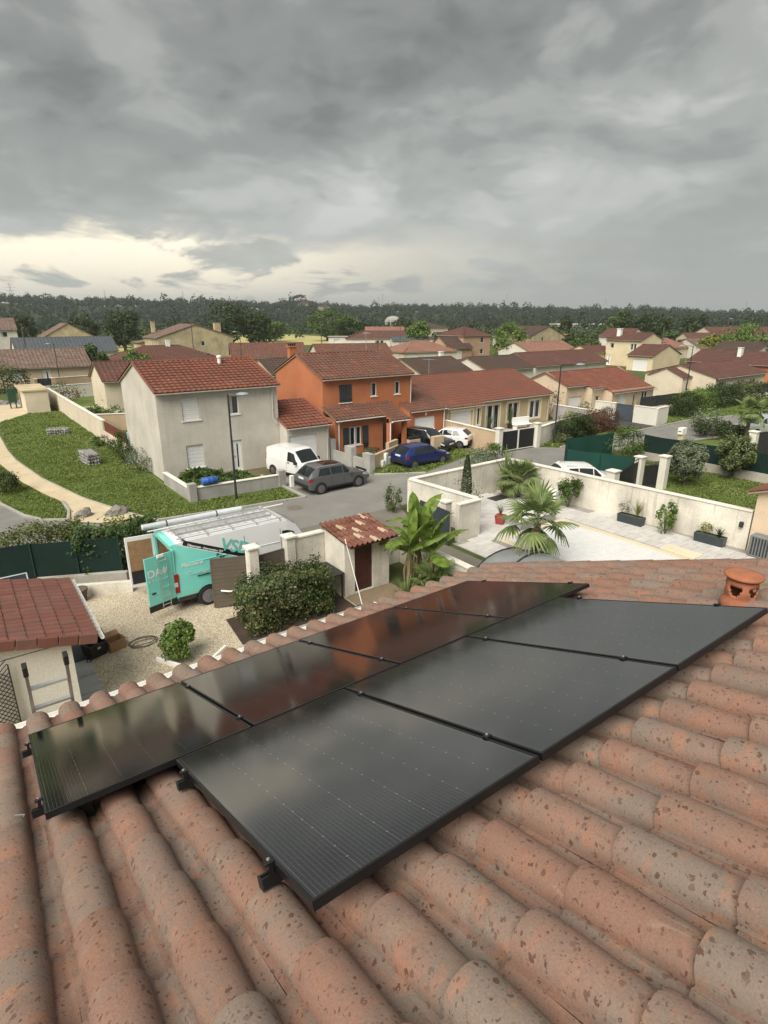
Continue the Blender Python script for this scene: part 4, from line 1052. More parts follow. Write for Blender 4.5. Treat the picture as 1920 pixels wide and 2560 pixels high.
# ---------------------------------------------------------------- garden walls, gates, fences
W_OLD = M_stucco('garden_wall_white', (.66,.62,.54), .62, .38, 18)
W_NEW = M_stucco('garden_wall_clean', (.68,.65,.58), .15, .03)
W_SAND = M_stucco('garden_wall_sand', (.50,.38,.26), .35, .12)
W_COP = M_stucco('wall_coping', (.70,.67,.60), .3, .08)
def gwall(name, label, pts, h, t=.2, mat=W_OLD, cop=W_COP, ch=.06, cat='wall', over=.04, z0=0.0, joints=2.0, group=None):
    """a masonry garden wall along pts with laid coping stones"""
    r = thing(name, label, cat, (pts[0][0], pts[0][1], z0), 0, group); ox, oy = pts[0]
    mb = MB(); copme = {}
    for i in range(len(pts)-1):
        a = Vector((pts[i][0]-ox, pts[i][1]-oy, 0)); b = Vector((pts[i+1][0]-ox, pts[i+1][1]-oy, 0)); d = b-a; L = d.length
        s = len(mb.v); e0 = -t/2 if i else 0; e1 = t/2 if i < len(pts)-2 else 0
        mb.box(e0 and -t/2+.003*i, -t/2+.002*i, 0, L+e1, t/2-.002*i, h-.001*i); mb.xf(Matrix.Translation(a) @ Matrix.Rotation(atan2(d.y, d.x), 4, 'Z'), s)
        if cop:
            n = max(1, round(L/joints)); l = L/n
            for k in range(n):
                me = MB().bbox(.004, -t/2-over, 0, l-.004, t/2+over, ch, .012).mesh('coping_stone', cop)
                obj('coping_stone', me, r, loc=a + d*(k/n) + Vector((0,0,h+.002*i)), rot=(0,0,atan2(d.y,d.x)))
    mb.build('wall', mat, r)
    return r
def pillar(label, x, y, h, w=.32, mat=W_NEW, cap=W_COP, cat='gate pillar', group=None):
    r = thing('gate_pillar', label, cat, (x, y, 0), 0, group)
    MB().bbox(-w/2, -w/2, 0, w/2, w/2, h-.12, .01).build('shaft', mat, r)
    mb = MB(); c = w/2+.06
    mb.add([(-c,-c,h-.12),(c,-c,h-.12),(c,c,h-.12),(-c,c,h-.12),(-c,-c,h-.06),(c,-c,h-.06),(c,c,h-.06),(-c,c,h-.06),(0,0,h)],
           [(3,2,1,0),(0,1,5,4),(1,2,6,5),(2,3,7,6),(3,0,4,7),(4,5,8),(5,6,8),(6,7,8),(7,4,8)]); mb.build('pillar_cap', cap, r)
    return r
def panel_gate(name, label, x0, y0, x1, y1, h, mat, z0=.06, boards=8, vertical=False, frame=.06, cat='gate', fm=None, t=.04):
    """a gate leaf of laid boards in a frame, from hinge (x0,y0) to (x1,y1)"""
    L = hypot(x1-x0, y1-y0); r = thing(name, label, cat, (x0, y0, 0), atan2(y1-y0, x1-x0))
    mb = MB(); f = frame
    for a in ((0,z0,f,h), (L-f,z0,L,h), (f,z0,L-f,z0+f), (f,h-f,L-f,h)): mb.box(a[0], -t/2, a[1], a[2], t/2, a[3])
    mb.build('gate_frame', fm or mat, r)
    if vertical:
        w = (L-2*f)/boards; me = MB().box(.004, -t*.3, z0+f, w-.004, t*.3, h-f).mesh('board', mat)
        for k in range(boards): obj('board', me, r, loc=(f+k*w, 0, 0))
    else:
        w = (h-z0-2*f)/boards; me = MB().box(f, -t*.3, .004, L-f, t*.3, w-.004).mesh('board', mat)
        for k in range(boards): obj('board', me, r, loc=(0, 0, z0+f+k*w))
    return r
MOLV = M('gate_taupe', (.115,.095,.072), .55, .1, 3)
MSCR = M_stucco('screen_mesh_green', (.016,.06,.048), .3, .0, 40)
MSCRD = M_stucco('screen_mesh_darkgreen', (.012,.028,.024), .3, .0, 40)
MSCRG = M_stucco('screen_mesh_grey', (.05,.053,.053), .3, .0, 40)
MPOST = M('fence_post_green', (.012,.04,.028), .5, .15, 5)
def screen_fence(name, label, pts, h, mat=MSCR, z0=.05, post=2.0, cat='fence', pm=None):
    """windbreak cloth stretched on posts, slightly slack"""
    r = thing(name, label, cat, (pts[0][0], pts[0][1], 0)); ox, oy = pts[0]; g = random.Random(len(label))
    for i in range(len(pts)-1):
        a = Vector((pts[i][0]-ox, pts[i][1]-oy, 0)); b = Vector((pts[i+1][0]-ox, pts[i+1][1]-oy, 0)); d = b-a; n = max(1, round(d.length/post))
        u = d.normalized(); w = Vector((-u.y, u.x, 0))
        for k in range(n):
            mb = MB(); p0 = a+d*(k/n); p1 = a+d*((k+1)/n); m = 4; vs = []
            for j in range(m+1):
                t = j/m; bl = .03*sin(pi*t)*g.uniform(.5, 1.3); sag = .035*sin(pi*t)*g.uniform(.6, 1.2)
                q = p0+(p1-p0)*t
                vs += [q+w*bl+Vector((0,0,z0)), q+w*bl*1.2+Vector((0,0,(z0+h)/2)), q+w*bl*.4+Vector((0,0,h-sag))]
            fs = [(j*3+e, (j+1)*3+e, (j+1)*3+e+1, j*3+e+1) for j in range(m) for e in (0, 1)]
            o = MB().add(vs, fs).build('screen_panel', mat, r); md = o.modifiers.new('thickness', 'SOLIDIFY'); md.thickness = .012
            MB().tube([p0-w*.03, p0-w*.03+Vector((0,0,h+.05))], .025, 6).build('post', pm or MPOST, r)
        MB().tube([b-w*.03, b-w*.03+Vector((0,0,h+.05))], .025, 6).build('post', pm or MPOST, r)
    return r
# --- our yard: street side
pillar('white gate pillar in front of the teal van, left of the two', 7.12, 17.22, 2.3, .34, W_OLD)
pillar('white gate pillar at the left end of the yard wall, right of the two', 8.62, 17.42, 2.3, .34, W_OLD)
gwall('yard_wall', 'white rendered yard wall between the gate pillar and the tile roofed shed', [(8.8,17.42),(10.0,17.42)], 2.08, .2)
g1 = panel_gate('gate_leaf', 'taupe gate leaf swung open against the side of the teal van', 7.12, 17.36, 5.88, 17.86, 1.86, MOLV, boards=12, frame=.045)
mb = MB(); mb.bbox(.22, .03, .62, .48, .2, .86, .03); mb.build('gate_motor', M('motor_grey', (.34,.34,.33), .5), g1)
mb = MB(); mb.bbox(.2, .02, .86, .5, .22, .96, .03); mb.build('motor_cap', MBLK, g1)
mb = MB(); mb.tube([(.4,.15,.72),(.75,.22,.70),(1.05,.05,.68)], .03, 6); mb.build('gate_arm', MW, g1)
panel_gate('wicket_gate', 'closed taupe wicket gate between the two white gate pillars', 7.4, 17.36, 8.42, 17.46, 1.78, MOLV, boards=12, frame=.045)
wl = gwall('retaining_wall', 'low stained concrete wall under the green screen left of the van', [(1.2,22.9),(3.75,21.75),(4.0,21.6)], .55, .22, M_stucco('stained_concrete', (.40,.38,.33), .7, .25), None)
gwall('retaining_step', 'lower white washed step in front of the stained retaining wall', [(1.9,21.95),(4.0,20.95)], .42, .2, W_OLD, None)
screen_fence('green_screen_fence', 'dark green screen fence below the laurel hedge, left of the van', [(-2.6,24.0),(1.2,23.05),(3.9,21.85)], 1.85, MSCRD, .5, 1.9)
gwall('street_wall', 'low white street wall with angled corner behind the van roof', [(7.1,23.7),(8.6,22.6),(8.9,21.0)], 1.0, .28)
# shed with canal tiles
s = thing('tool_shed', 'small white tool shed with mixed canal tile roof and dark brown door', 'shed', (10.0, 15.95, 0))
walls(s, 0, 0, 1.95, 1.35, 2.10, W_OLD, [(.42,1.22,.05,2.0)], name='wall')
mb = MB(); mb.quad((0,0,2.18),(0,1.35,2.18),(0,1.35,2.5),(0,0,2.18)) if 0 else None
mb.add([(0,1.35,2.10),(0,0,2.10),(0,1.35,2.30)], [(0,1,2)]); mb.add([(1.95,0,2.10),(1.95,1.35,2.10),(1.95,1.35,2.30)], [(0,1,2)]); mb.build('gable', W_OLD, s)
mb = MB(); face_F(0,0).box(mb, .44, .07, .05, 1.20, .12, 1.98); d = mb.build('door', M('shed_door', (.055,.018,.012), .55, .3, 5), s)
mb = MB(); face_F(0,0).box(mb, 1.10, .03, 1.0, 1.15, .065, 1.14); mb.build('door_handle', MBLK, d)
mb = MB(); mb.box(-.06,-.5,2.02,2.0,1.45,2.05); mb.xf(Matrix.Translation((0,-.5,2.02)) @ Matrix.Rotation(radians(7.5),4,'X') @ Matrix.Translation((0,.5,-2.02))); rf = mb.build('roof', MWOOD, s)
T_SHED = M_tile('shed_tile_red', (.19,.078,.052), (.14,.07,.055), (.25,.115,.075), orand=.35, patch=3)
T_SHEDP = M_tile('shed_tile_pale', (.46,.36,.26), (.40,.30,.22), (.48,.34,.22), orand=.15, patch=3)
sl = radians(7.5); Mx = frame_mat((-.08,-.53,2.055), (1,0,0), (0,cos(sl),sin(sl))); rng = random.Random(8)
for j in range(5):
    for i in range(10):
        mt = T_SHEDP if (i, j) in ((3,1),(5,0),(6,3),(8,1),(2,3),(4,2),(8,4)) else T_SHED
        o = obj('roof_tile', tile_mesh(.212, .42, mt, h=.075, lift=.03), rf); o.matrix_basis = Mx @ Matrix.Translation((i*.212, j*.42, rng.uniform(0,.01)))
caps(rf, (-.08,1.46,2.32), (2.04,1.46,2.32), T_SHED, r=.1, step=.35)
mb = MB(); mb.lathe([(.0,0),(.07,0),(.085,.05),(.06,.1),(0,.11)], n=12); mb.xf(Matrix.Translation((1.42,-.02,1.9)) @ Matrix.Rotation(radians(90),4,'X')); mb.build('wall_lamp', MBLK, s)
s = thing('garden_table', 'dark tabletop on legs between the photinia hedge and the shed', 'table', (9.05, 16.3, 0))
MB().box(-.15,-.5,.98,.85,.75,1.03).build('tabletop', MBLK, s)
for x in (-.1,.76):
    for y in (-.44,.66): MB().box(x,y,0,x+.05,y+.05,.98).build('leg', MBLK, s)
b = thing('broom', 'long white handled broom leaning against the shed wall', 'broom', (10.05, 15.0, 0))
MB().tube([(.0,-.05,.08),(-.12,.78,2.3)], .017, 6).build('handle', MPVC, b); MB().bbox(-.22,-.12,0,.22,.02,.1,.015).build('brush_head', MBLK, b)
gwall('lane_wall', 'low white wall with coping right of the banana plants', [(13.55,10.5),(13.6,17.3)], 1.12, .2)
gwall('back_wall', 'low white wall stub from the shed towards the banana plants', [(11.96,17.42),(13.5,17.42)], 1.12, .2)
# --- neighbouring pool yard
gwall('pool_yard_wall', 'long weathered white wall around the pool terrace with coping', [(18.3,17.75),(17.95,22.15),(25.35,22.3),(26.4,9.5)], 1.72, .22)
gwall('pool_gate_wall', 'short white wall beside the anthracite sliding gate', [(16.95,17.6),(18.3,17.62)], 1.72, .22)
pillar('white pillar with flat cap at the anthracite gate of the pool yard', 16.85, 18.25, 1.85, .36, W_OLD)
panel_gate('sliding_gate', 'anthracite sheet metal gate between lane and pool yard', 16.3, 19.4, 16.25, 17.35, 1.62, MANTH, boards=14, vertical=True)
G_SLAB = M('patio_slab', (.50,.485,.465), .8, .12, 2.2, .15, 60, orand=.10)
sheet('patio', [(16.6,6.0),(26.3,6.0),(26.3,9.6),(25.2,22.2),(18.1,22.05),(18.4,17.5),(16.6,17.5)], .016, M('patio_joint', (.28,.265,.24), .9))
patio = bpy.data.objects['patio']; sme = MB().bbox(.008,.008,0,.752,.482,.03,.006).mesh('slab', G_SLAB)
PX0, PX1, PY1 = 18.9, 22.95, 16.35
for i in range(13):
    for j in range(34):
        x = 16.65+.76*i; y = 5.9+.49*j + (.245 if i % 2 else 0)
        xm, ym = x+.38, y+.245
        if PX0-.4 < xm < PX1+.35 and ym < PY1+.25: continue
        if ym > 22.0 or (xm < 18.45 and ym > 17.4) or xm > 26.25-(ym-9.5)*.083-.28 or ym < 8.6: continue
        obj('slab', sme, patio, loc=(x, y, .018))
mb = MB()
for x0,y0,x1,y1 in ((PX1,5.5,PX1+.36,PY1+.3),(PX0-.36,5.5,PX0,PY1+.3),(PX0,PY1,PX1,PY1+.3)):
    mb.bbox(x0,y0,.0,x1,y1,.075,.02)
o = mb.build('pool_coping', M_stucco('pool_coping_stone', (.60,.53,.40), .2, .05), patio)
pc = thing('pool_cover', 'white slatted cover closed over the swimming pool', 'pool cover', (PX0, 6.0, .02))
n = 52; me = MB().bbox(.02,.004,0,PX1-PX0-.02,.196,.045,.02).mesh('slat', M('pool_slat', (.60,.605,.60), .4, .06))
for k in range(n): obj('slat', me, pc, loc=(0, k*.2-.05, 0))
mb = MB(); mb.bbox(0,0,0,.75,1.5,.06,.02); tag(mb.build('stone_step', M_stucco('pale_stone', (.62,.56,.42), .2), loc=(23.35,10.2,.05)), 'pale yellow stone slab lying beside the white pool cover', 'slab')
pb = thing('pool_box', 'grey stone box bench for the pool cover roller at the pool end', 'bench', (20.2, 16.75, .02)); MB().bbox(0,0,0,2.6,.7,.45,.02).build('bench', M_stucco('stone_grey', (.30,.29,.28), .3), pb); MB().bbox(-.04,-.04,.45,2.64,.74,.5,.015).build('bench_top', M_stucco('stone_pale', (.56,.55,.53), .2), pb)
d = thing('spa_dome', 'grey translucent ribbed dome cover beside the palm, just above our roof edge', 'dome', (16.3, 12.2, 0))
mb = MB(); ns, nr = 10, 5
for i in range(ns+1):
    a = pi*i/ns
    for j in range(nr+1): mb.v.append((-1.5*cos(a), -2.1+4.2*j/nr, 1.15*sin(a)**.8*(1 - .28*(abs(j/nr-.5)*2)**2.5)))
for i in range(ns):
    for j in range(nr): k = i*(nr+1)+j; mb.f.append([k,k+nr+1,k+nr+2,k+1]); mb.m.append(0)
o = mb.build('dome_shell', M('dome_grey', (.20,.21,.215), .25, .1, 2), d, True)
for y in (-2.1,-.7,.7,2.1):
    f = 1 - .28*(abs((y+2.1)/4.2-.5)*2)**2.5
    MB().tube([(-1.52*cos(pi*i/12), y, 1.17*max(0.01,sin(pi*i/12))**.8*f) for i in range(13)], .035, 5).build('rib', MDK, d)
hp = thing('heat_pump', 'pale grey pool heat pump standing before the oleander', 'heat pump', (24.75, 18.7, .02)); MB().bbox(-.2,-.5,.06,.25,.5,.8,.02).build('casing', MW, hp)
mb = MB(); mb.lathe([(.0,0),(.27,0),(.27,.02),(0,.02)], n=18); mb.xf(Matrix.Translation((-.2,0,.45)) @ Matrix.Rotation(radians(-90),4,'Y')); mb.build('fan_grille', MDK, hp)
def planter(label, x, y, w, d, h, seed, rz=0):
    t = thing('planter', label, 'planter', (x, y, .03), rz)
    mb = MB(); mb.add([(-w/2+.03,-d/2+.03,0),(w/2-.03,-d/2+.03,0),(w/2-.03,d/2-.03,0),(-w/2+.03,d/2-.03,0),(-w/2,-d/2,h),(w/2,-d/2,h),(w/2,d/2,h),(-w/2,d/2,h),(-w/2+.04,-d/2+.04,h),(w/2-.04,-d/2+.04,h),(w/2-.04,d/2-.04,h),(-w/2+.04,d/2-.04,h)],
        [(3,2,1,0),(0,1,5,4),(1,2,6,5),(2,3,7,6),(3,0,4,7),(4,5,9,8),(5,6,10,9),(6,7,11,10),(7,4,8,11)]); mb.build('box', MANTH, t)
    MB().box(-w/2+.041,-d/2+.041,h-.12,w/2-.041,d/2-.041,h-.05).build('soil', G_EARTH, t)
    return t
planter('anthracite planter box by the white wall, nearer the oleander', 25.35, 14.3, .42, 1.25, .42, 1, .08)
planter('anthracite planter box by the white wall, nearer the peach house corner', 25.75, 10.75, .42, 1.25, .42, 2, .08)
spiky('ornamental_grass', 'feathery buff ornamental grass in the planter nearer the oleander', 25.33, 14.0, .85, 90, L_YEL, 4, .012, z=.45, tilt=.55)
bush('purple_shrub', 'small purplish flowering shrub in the planter nearer the oleander', 25.36, 14.65, .8, .7, M_leaf('leaf_purple', (.05,.05,.035), (.19,.15,.12)), 5, 260, .07, stems=False).location.z = .4
bush('golden_shrub', 'golden green shrub in the planter nearer the peach house corner', 25.74, 10.95, .55, .65, L_YEL, 6, 320, .07, stems=False).location.z = .4
spiky('dark_fern', 'dark green tuft in the planter nearer the peach house corner', 25.76, 10.4, .5, 60, L_DARK, 7, .02, z=.42)
# --- neighbour's house corner, right edge
h = thing('peach_house_corner', 'corner of a peach house with red eave at the right edge of the terrace', 'house', (26.2, 3.0, 0))
walls(h, 0, 0, 7, 6.4, 2.75, S_PCH, (), (), 'x', 3.8); gable_roof(h, 0, 0, 7, 6.4, 2.75, 3.9, 'x', T_BEI, over=.3, verge=.3, indiv=0, tw=.3, tl=.38)
k = thing('grey_meter_box', 'grey slatted air unit standing against the peach house corner', 'air unit', (25.85, 8.75, .03)); MB().bbox(-.25,-.4,.05,.25,.4,.95,.03).build('casing', M('unit_grey', (.16,.17,.18), .5), k)
for q in range(6): MB().box(-.265,-.34+.115*q,.12,-.252,-.28+.115*q,.88).build('louvre', MDK, k)
mb = MB(); mb.bbox(-.06,-.08,0,.06,.08,.24,.02); tag(mb.build('wall_socket', MDK, loc=(26.16,9.78,1.0)), 'small dark socket box fixed on the white wall near the peach house', 'socket box')
# --- right side: screens, gate pillars, garden
screen_fence('teal_screen_fence', 'green screen fence in two planes behind the white car', [(37.6,23.4),(32.9,23.9),(30.3,21.9),(31.6,18.0)], 1.75, MSCR, .08, 2.3)
gwall('screen_base_wall', 'low grey wall under the dark green screen at the far side of the garden', [(38.6,21.6),(38.75,14.0),(38.4,9)], .55, .2, M_stucco('low_wall_grey', (.40,.37,.32), .5, .15), None)
screen_fence('dark_screen_fence', 'dark green screen fence on the low grey wall behind the topiary trees', [(38.6,21.6),(38.75,14.0),(38.4,9)], 1.75, MSCRD, .5, 2.5)
pillar('cream gate pillar left of the scrolled iron gate leaf', 31.55, 17.75, 1.95, .42, W_NEW)
pillar('taller cream gate pillar at the garden edge right of the iron gate', 32.45, 16.75, 2.05, .42, W_NEW)
pillar('low cream pillar cap showing above the wall left of the iron gate', 28.55, 17.5, 1.62, .5, W_NEW)
def iron_gate(label, x0, y0, x1, y1, h0, h1):
    L = hypot(x1-x0, y1-y0); r = thing('iron_gate', label, 'gate', (x0, y0, 0), atan2(y1-y0, x1-x0))
    top = [(L*t, 0, h0+(h1-h0)*(.5-.5*cos(pi*t))) for t in [i/10 for i in range(11)]]
    MB().tube(top, .028, 6).build('top_rail', MBLK, r)
    MB().tube([(0,0,.12),(L,0,.12)], .025, 6).build('bottom_rail', MBLK, r)
    mb = MB(); vs = []
    for p in top: vs += [(p[0],.012,.14),(p[0],.012,p[2]-.16)]
    mb.add(vs, [(2*i,2*i+2,2*i+3,2*i+1) for i in range(10)]); o = mb.build('sheet', MBLK, r); o.modifiers.new('t','SOLIDIFY').thickness = .006
    for i in range(0, 11): MB().tube([(top[i][0],0,.12), top[i]], .012, 5).build('bar', MBLK, r)
    return r
iron_gate('black scrolled iron gate leaf rising towards its middle, left of the cream pillars', 28.8, 17.55, 31.3, 17.7, 1.35, 1.75)
iron_gate('narrow black iron wicket between the two cream pillars', 31.75, 17.5, 32.3, 16.95, 1.5, 1.6)
# --- middle: walls and gates by the ochre bungalow
gwall('sand_wall', 'sand coloured wall between the orange garage drive and the ochre terrace', [(31.75,29.0),(32.1,35.2)], 1.55, .2, W_SAND)
pillar('white gate pillar with flat cap left of the black double gate', 31.75, 28.95, 1.95, .4, W_NEW)
pillar('white gate pillar with house bell right of the black double gate', 35.75, 28.75, 1.95, .4, W_NEW)
MSCRB = M('black_gate_cloth', (.014,.014,.015), .7, .2, 5)
panel_gate('black_gate', 'black double gate leaf in white frame, left half', 32.0, 28.95, 33.75, 28.88, 1.6, MSCRB, fm=MW, boards=1, frame=.06)
panel_gate('black_gate', 'black double gate leaf in white frame, right half', 35.5, 28.78, 33.78, 28.88, 1.6, MSCRB, fm=MW, boards=1, frame=.06)
gwall('white_front_wall', 'white stained wall right of the black double gate', [(36.0,28.75),(40.5,30.0)], 1.5, .2, W_OLD)
gwall('grey_block_wall', 'raw grey block wall with white coping behind the round hedges', [(40.6,30.0),(47.0,31.0),(47.3,36.2)], 1.45, .2, S_BLK)
gwall('peach_yard_wall', 'white wall with coping in front of the peach bungalow', [(52.3,33.0),(52.4,35.6)], 1.55, .22, W_NEW)
gwall('white_corner_wall', 'clean white corner wall right of the grey slatted gate', [(52.1,30.6),(52.0,28.3),(54.2,28.5)], 1.6, .22, W_NEW)
pillar('white pillar beside the grey slatted gate', 52.1, 32.75, 1.7, .3, W_NEW)
panel_gate('slatted_gate', 'blue grey slatted gate in the white wall of the peach bungalow', 52.1, 30.75, 52.15, 32.55, 1.6, M('gate_bluegrey', (.055,.07,.09), .5), boards=7, frame=.09)
screen_fence('grey_screen_fence', 'dark grey screen fence before the cream bungalow', [(57.4,33.2),(72,32.6),(86,31.0)], 1.7, MSCRG, .55, 3)
gwall('screen_plinth', 'low white plinth wall under the grey screen fence', [(57.4,33.2),(72,32.6),(86,31.0)], .55, .2, W_OLD, None)
pillar('tall white pillar between the grey fences at the far right', 82.5, 29.4, 2.2, .7, W_NEW)
# --- terrace of the orange house
gwall('terrace_wall', 'stepped raw grey wall in front of the orange house', [(20.75,34.6),(20.85,32.2),(20.95,30.1)], .75, .2, S_BLK, None)
for i, (x, y, hh) in enumerate(((20.75,34.6,1.5),(20.85,32.2,1.35),(20.95,30.2,1.2))):
    mb = MB(); mb.box(-.2,-.42,0,.2,.42,hh); tag(mb.build('terrace_pier', S_BLK, loc=(x, y, 0)), ('tall raw grey wall pier against the orange house','middle raw grey wall pier before the orange house','raw grey corner pier nearest the street before the orange house')[i], 'wall pier')
gwall('terrace_front_wall', 'sand coloured terrace wall with white meter boxes in front of the orange house', [(21.1,29.95),(24.4,31.6)], 1.1, .2, W_SAND, None)
gwall('terrace_side_wall', 'higher sand coloured end of the terrace wall by the flower bed', [(23.2,31.2),(24.5,31.85)], 1.45, .24, W_SAND, None)
for i, (t, hh) in enumerate(((.28,.55),(.40,.95),(.52,.6))):
    x, y = 21.1+3.3*t, 29.95+1.65*t; mb = MB(); mb.bbox(-.16,-.1,0,.16,.1,hh,.01)
    o = mb.build('meter_box', MW, loc=(x+.08, y-.2, .02), rot=(0,0,radians(26))); tag(o, ('lowest white meter box at the sand terrace wall, left','tall white meter box in the middle of the sand terrace wall','small white meter box at the sand terrace wall, right')[i], 'meter box')
for i, (x, y, hh) in enumerate(((26.4,32.3,1.15),(27.9,31.4,1.35))):
    mb = MB(); mb.bbox(-.5,-.18,0,.5,.18,hh,.01); o = mb.build('drive_pier', W_SAND, loc=(x,y,0)); tag(o, ('sand coloured wall pier with dark planter beside the black car','taller sand coloured wall pier in front of the black car')[i], 'wall pier')
t = thing('planter_trough', 'dark trough planter on the sand pier beside the black car', 'planter', (26.4,32.3,1.15)); MB().bbox(-.45,-.14,0,.45,.14,.18,.02).build('trough', MBLK, t); spiky('', '', 0, 0, .3, 24, L_MID, 3, .012, z=.15, parent=t)
t = thing('garden_table', 'round brown garden table on the terrace of the orange house', 'table', (23.1, 32.9, 0)); MB().lathe([(0,.72),(.6,.72),(.6,.76),(0,.76)], n=20).build('tabletop', MWOOD, t)
for k in range(4): a = pi/4+pi/2*k; MB().tube([(.45*cos(a),.45*sin(a),0),(.3*cos(a),.3*sin(a),.72)], .025, 6).build('leg', MBLK, t)
def chair(label, x, y, rz, mat=MBLK):
    t = thing('garden_chair', label, 'chair', (x,y,0), rz); MB().bbox(-.24,-.24,.42,.24,.24,.46,.02).build('seat', mat, t); MB().bbox(-.24,.2,.46,.24,.24,.95,.01).build('backrest', mat, t)
    for a in (-.22,.2):
        for b in (-.22,.2): MB().box(a,b,0,a+.03,b+.03,.42).build('leg', mat, t)
chair('dark garden chair right of the round table on the orange terrace', 24.1, 32.6, -1.2); chair('dark garden chair behind the round table on the orange terrace', 23.5, 33.9, .2)
b = thing('garden_bench', 'white plastic bench on the terrace of the ochre bungalow', 'bench', (40.9, 34.6, 0), -.1); MB().bbox(-1,-.3,.4,1,.3,.48,.03).build('seat', MPVC, b); MB().bbox(-1,.2,.48,1,.3,1.05,.03).build('backrest', MPVC, b)
for x in (-.9,.82): MB().box(x,-.25,0,x+.08,.25,.4).build('leg', MPVC, b)
for i, (x, y) in enumerate(((37.2,35.1),(40.0,35.3))):
    t = thing('potted_plant', ('dark potted plant left of the french window on the ochre terrace','tall potted plant right of the french window on the ochre terrace')[i], 'potted plant', (x,y,0)); MB().lathe([(.16,0),(.24,.4),(.2,.4),(.19,.34),(0,.34)], n=12).build('pot', MBLK, t); spiky('', '', 0, 0, 1.2+.5*i, 40, L_MID, 5+i, .03, z=.34, tilt=.4, parent=t)
# --- front yard wall of the rendered house
gwall('block_wall', 'unfinished grey block wall around the front yard of the rendered house', [(9.35,34.9),(9.45,30.6),(14.6,30.35)], .72, .2, S_BLK, W_COP, .05, joints=.8)
mb = MB(); mb.box(-.2,-.2,0,.2,.2,1.0); tag(mb.build('wall_pier', S_BLK, loc=(9.5,30.55,0)), 'grey corner pier of the block wall above the lawn', 'wall pier')
mb = MB(); mb.box(-.22,-.2,0,.22,.2,1.0); tag(mb.build('wall_pier', S_BLK, loc=(14.75,30.35,0)), 'grey end pier of the block wall beside the white van', 'wall pier')
d = thing('blue_drum', 'blue plastic drum lying on the corner of the block wall', 'drum', (10.5, 30.52, .78)); mb = MB(); mb.lathe([(0,-.42),(.2,-.42),(.22,-.38),(.22,-.15),(.235,-.13),(.22,-.1),(.22,.1),(.235,.13),(.22,.15),(.22,.38),(.2,.42),(0,.42)], n=18); mb.xf(Matrix.Translation((0,0,.235)) @ Matrix.Rotation(radians(90),4,'Y')); mb.build('drum', M('drum_blue', (.03,.10,.33), .4), d, True)
d = thing('white_post', 'short white meter post behind the end of the block wall', 'post', (15.2, 29.9, 0)); MB().bbox(-.12,-.1,0,.12,.1,.7,.02).build('post', MW, d)
d = thing('yellow_sack', 'crumpled pale yellow sack on the ground beside the grey car', 'sack', (16.1, 30.3, .05)); mb = MB(); mb.lathe([(0,0),(.25,.02),(.3,.1),(.22,.2),(0,.24)], n=12); mb.build('sack', M('sack_yellow', (.6,.5,.22), .8), d, True)
# --- left: utility kiosk, long wall, garden behind
k = thing('utility_kiosk', 'cream flat roofed utility kiosk at the top of the lawn', 'kiosk', (5.95, 70.9, 0)); walls(k, 0, 0, 2.15, 6.5, 2.25, S_CRM, (), [(1.2,2.4,.05,2.05)]); face = face_L(0, 6.5); mb = MB(); face.box(mb, 1.2,.06,.05,2.4,.1,2.05); mb.build('door', MW, k); MB().bbox(-.25,-.1,2.25,2.3,6.6,2.42,.02).build('roof', S_OLD, k)
b = thing('green_cabinet', 'dark green street cabinet on legs beside the kiosk', 'cabinet', (5.2, 76.2, 0)); MB().bbox(-.4,-.5,.7,.4,.5,2.2,.05).build('casing', M('cabinet_green', (.012,.05,.03), .5), b)
for x in (-.3,.22):
    for y in (-.4,.32): MB().box(x,y,0,x+.08,y+.08,.7).build('leg', MDK, b)
gwall('lawn_wall', 'long cream boundary wall with white coping along the lawn', [(9.0,78.5),(9.25,50.2)], 1.75, .22, S_CRM)
gwall('lawn_wall_low', 'lower cream wall continuing under the brown fence', [(9.25,50.2),(9.4,43.5)], .95, .22, S_CRM, None)
panel_gate('brown_fence', 'rust brown panel fence on the low wall beside the rendered house', 9.25, 50.1, 9.4, 43.6, 1.75, M('panel_rust', (.13,.04,.025), .7), z0=.96, boards=5, frame=.05, cat='fence')
gwall('garden_cross_wall', 'sand coloured cross wall with white coping behind the rendered house', [(9.4,56.2),(17.2,53.0)], 1.45, .2, W_SAND)
gwall('garden_back_wall', 'white wall at the back of the garden beyond the kiosk', [(9.1,82.5),(19,84)], 1.55, .2, S_WHT, W_COP)
gwall('pinkish_wall', 'weathered pinkish wall across the lane from the white garden wall', [(12.0,94.5),(21,96.5)], 1.5, .2, M_stucco('pinkish_render', (.52,.37,.27), .5, .15), W_COP)
pillar('pale pillar left of the small dark gate across the lane', 9.6, 94.3, 1.6, .35, W_SAND); pillar('pale pillar right of the small dark gate across the lane', 11.7, 94.6, 1.6, .35, W_SAND)
panel_gate('small_dark_gate', 'small dark gate in the pinkish wall across the lane', 9.8, 94.35, 11.5, 94.55, 1.5, MDK, boards=8, vertical=True)
p = thing('paddling_pool', 'pale blue round pool half hidden behind the rendered house', 'pool', (11.6, 48.6, 0)); MB().lathe([(0,0),(1.6,0),(1.65,.35),(1.65,.7),(1.58,.72),(1.55,.45),(0,.45)], n=24).build('pool_shell', M('pool_blue', (.30,.55,.60), .3), p, True)
sheet('garden_grass', [(9.5,57),(19,55),(19,83),(9.2,82)], .02, G_LAWN)
mb = MB()
for a in ((11,62,14,62.15),(13,66,15.5,66.15),(10.5,70,13,70.15)): mb.box(a[0],a[1],0,a[2],a[3],.25)
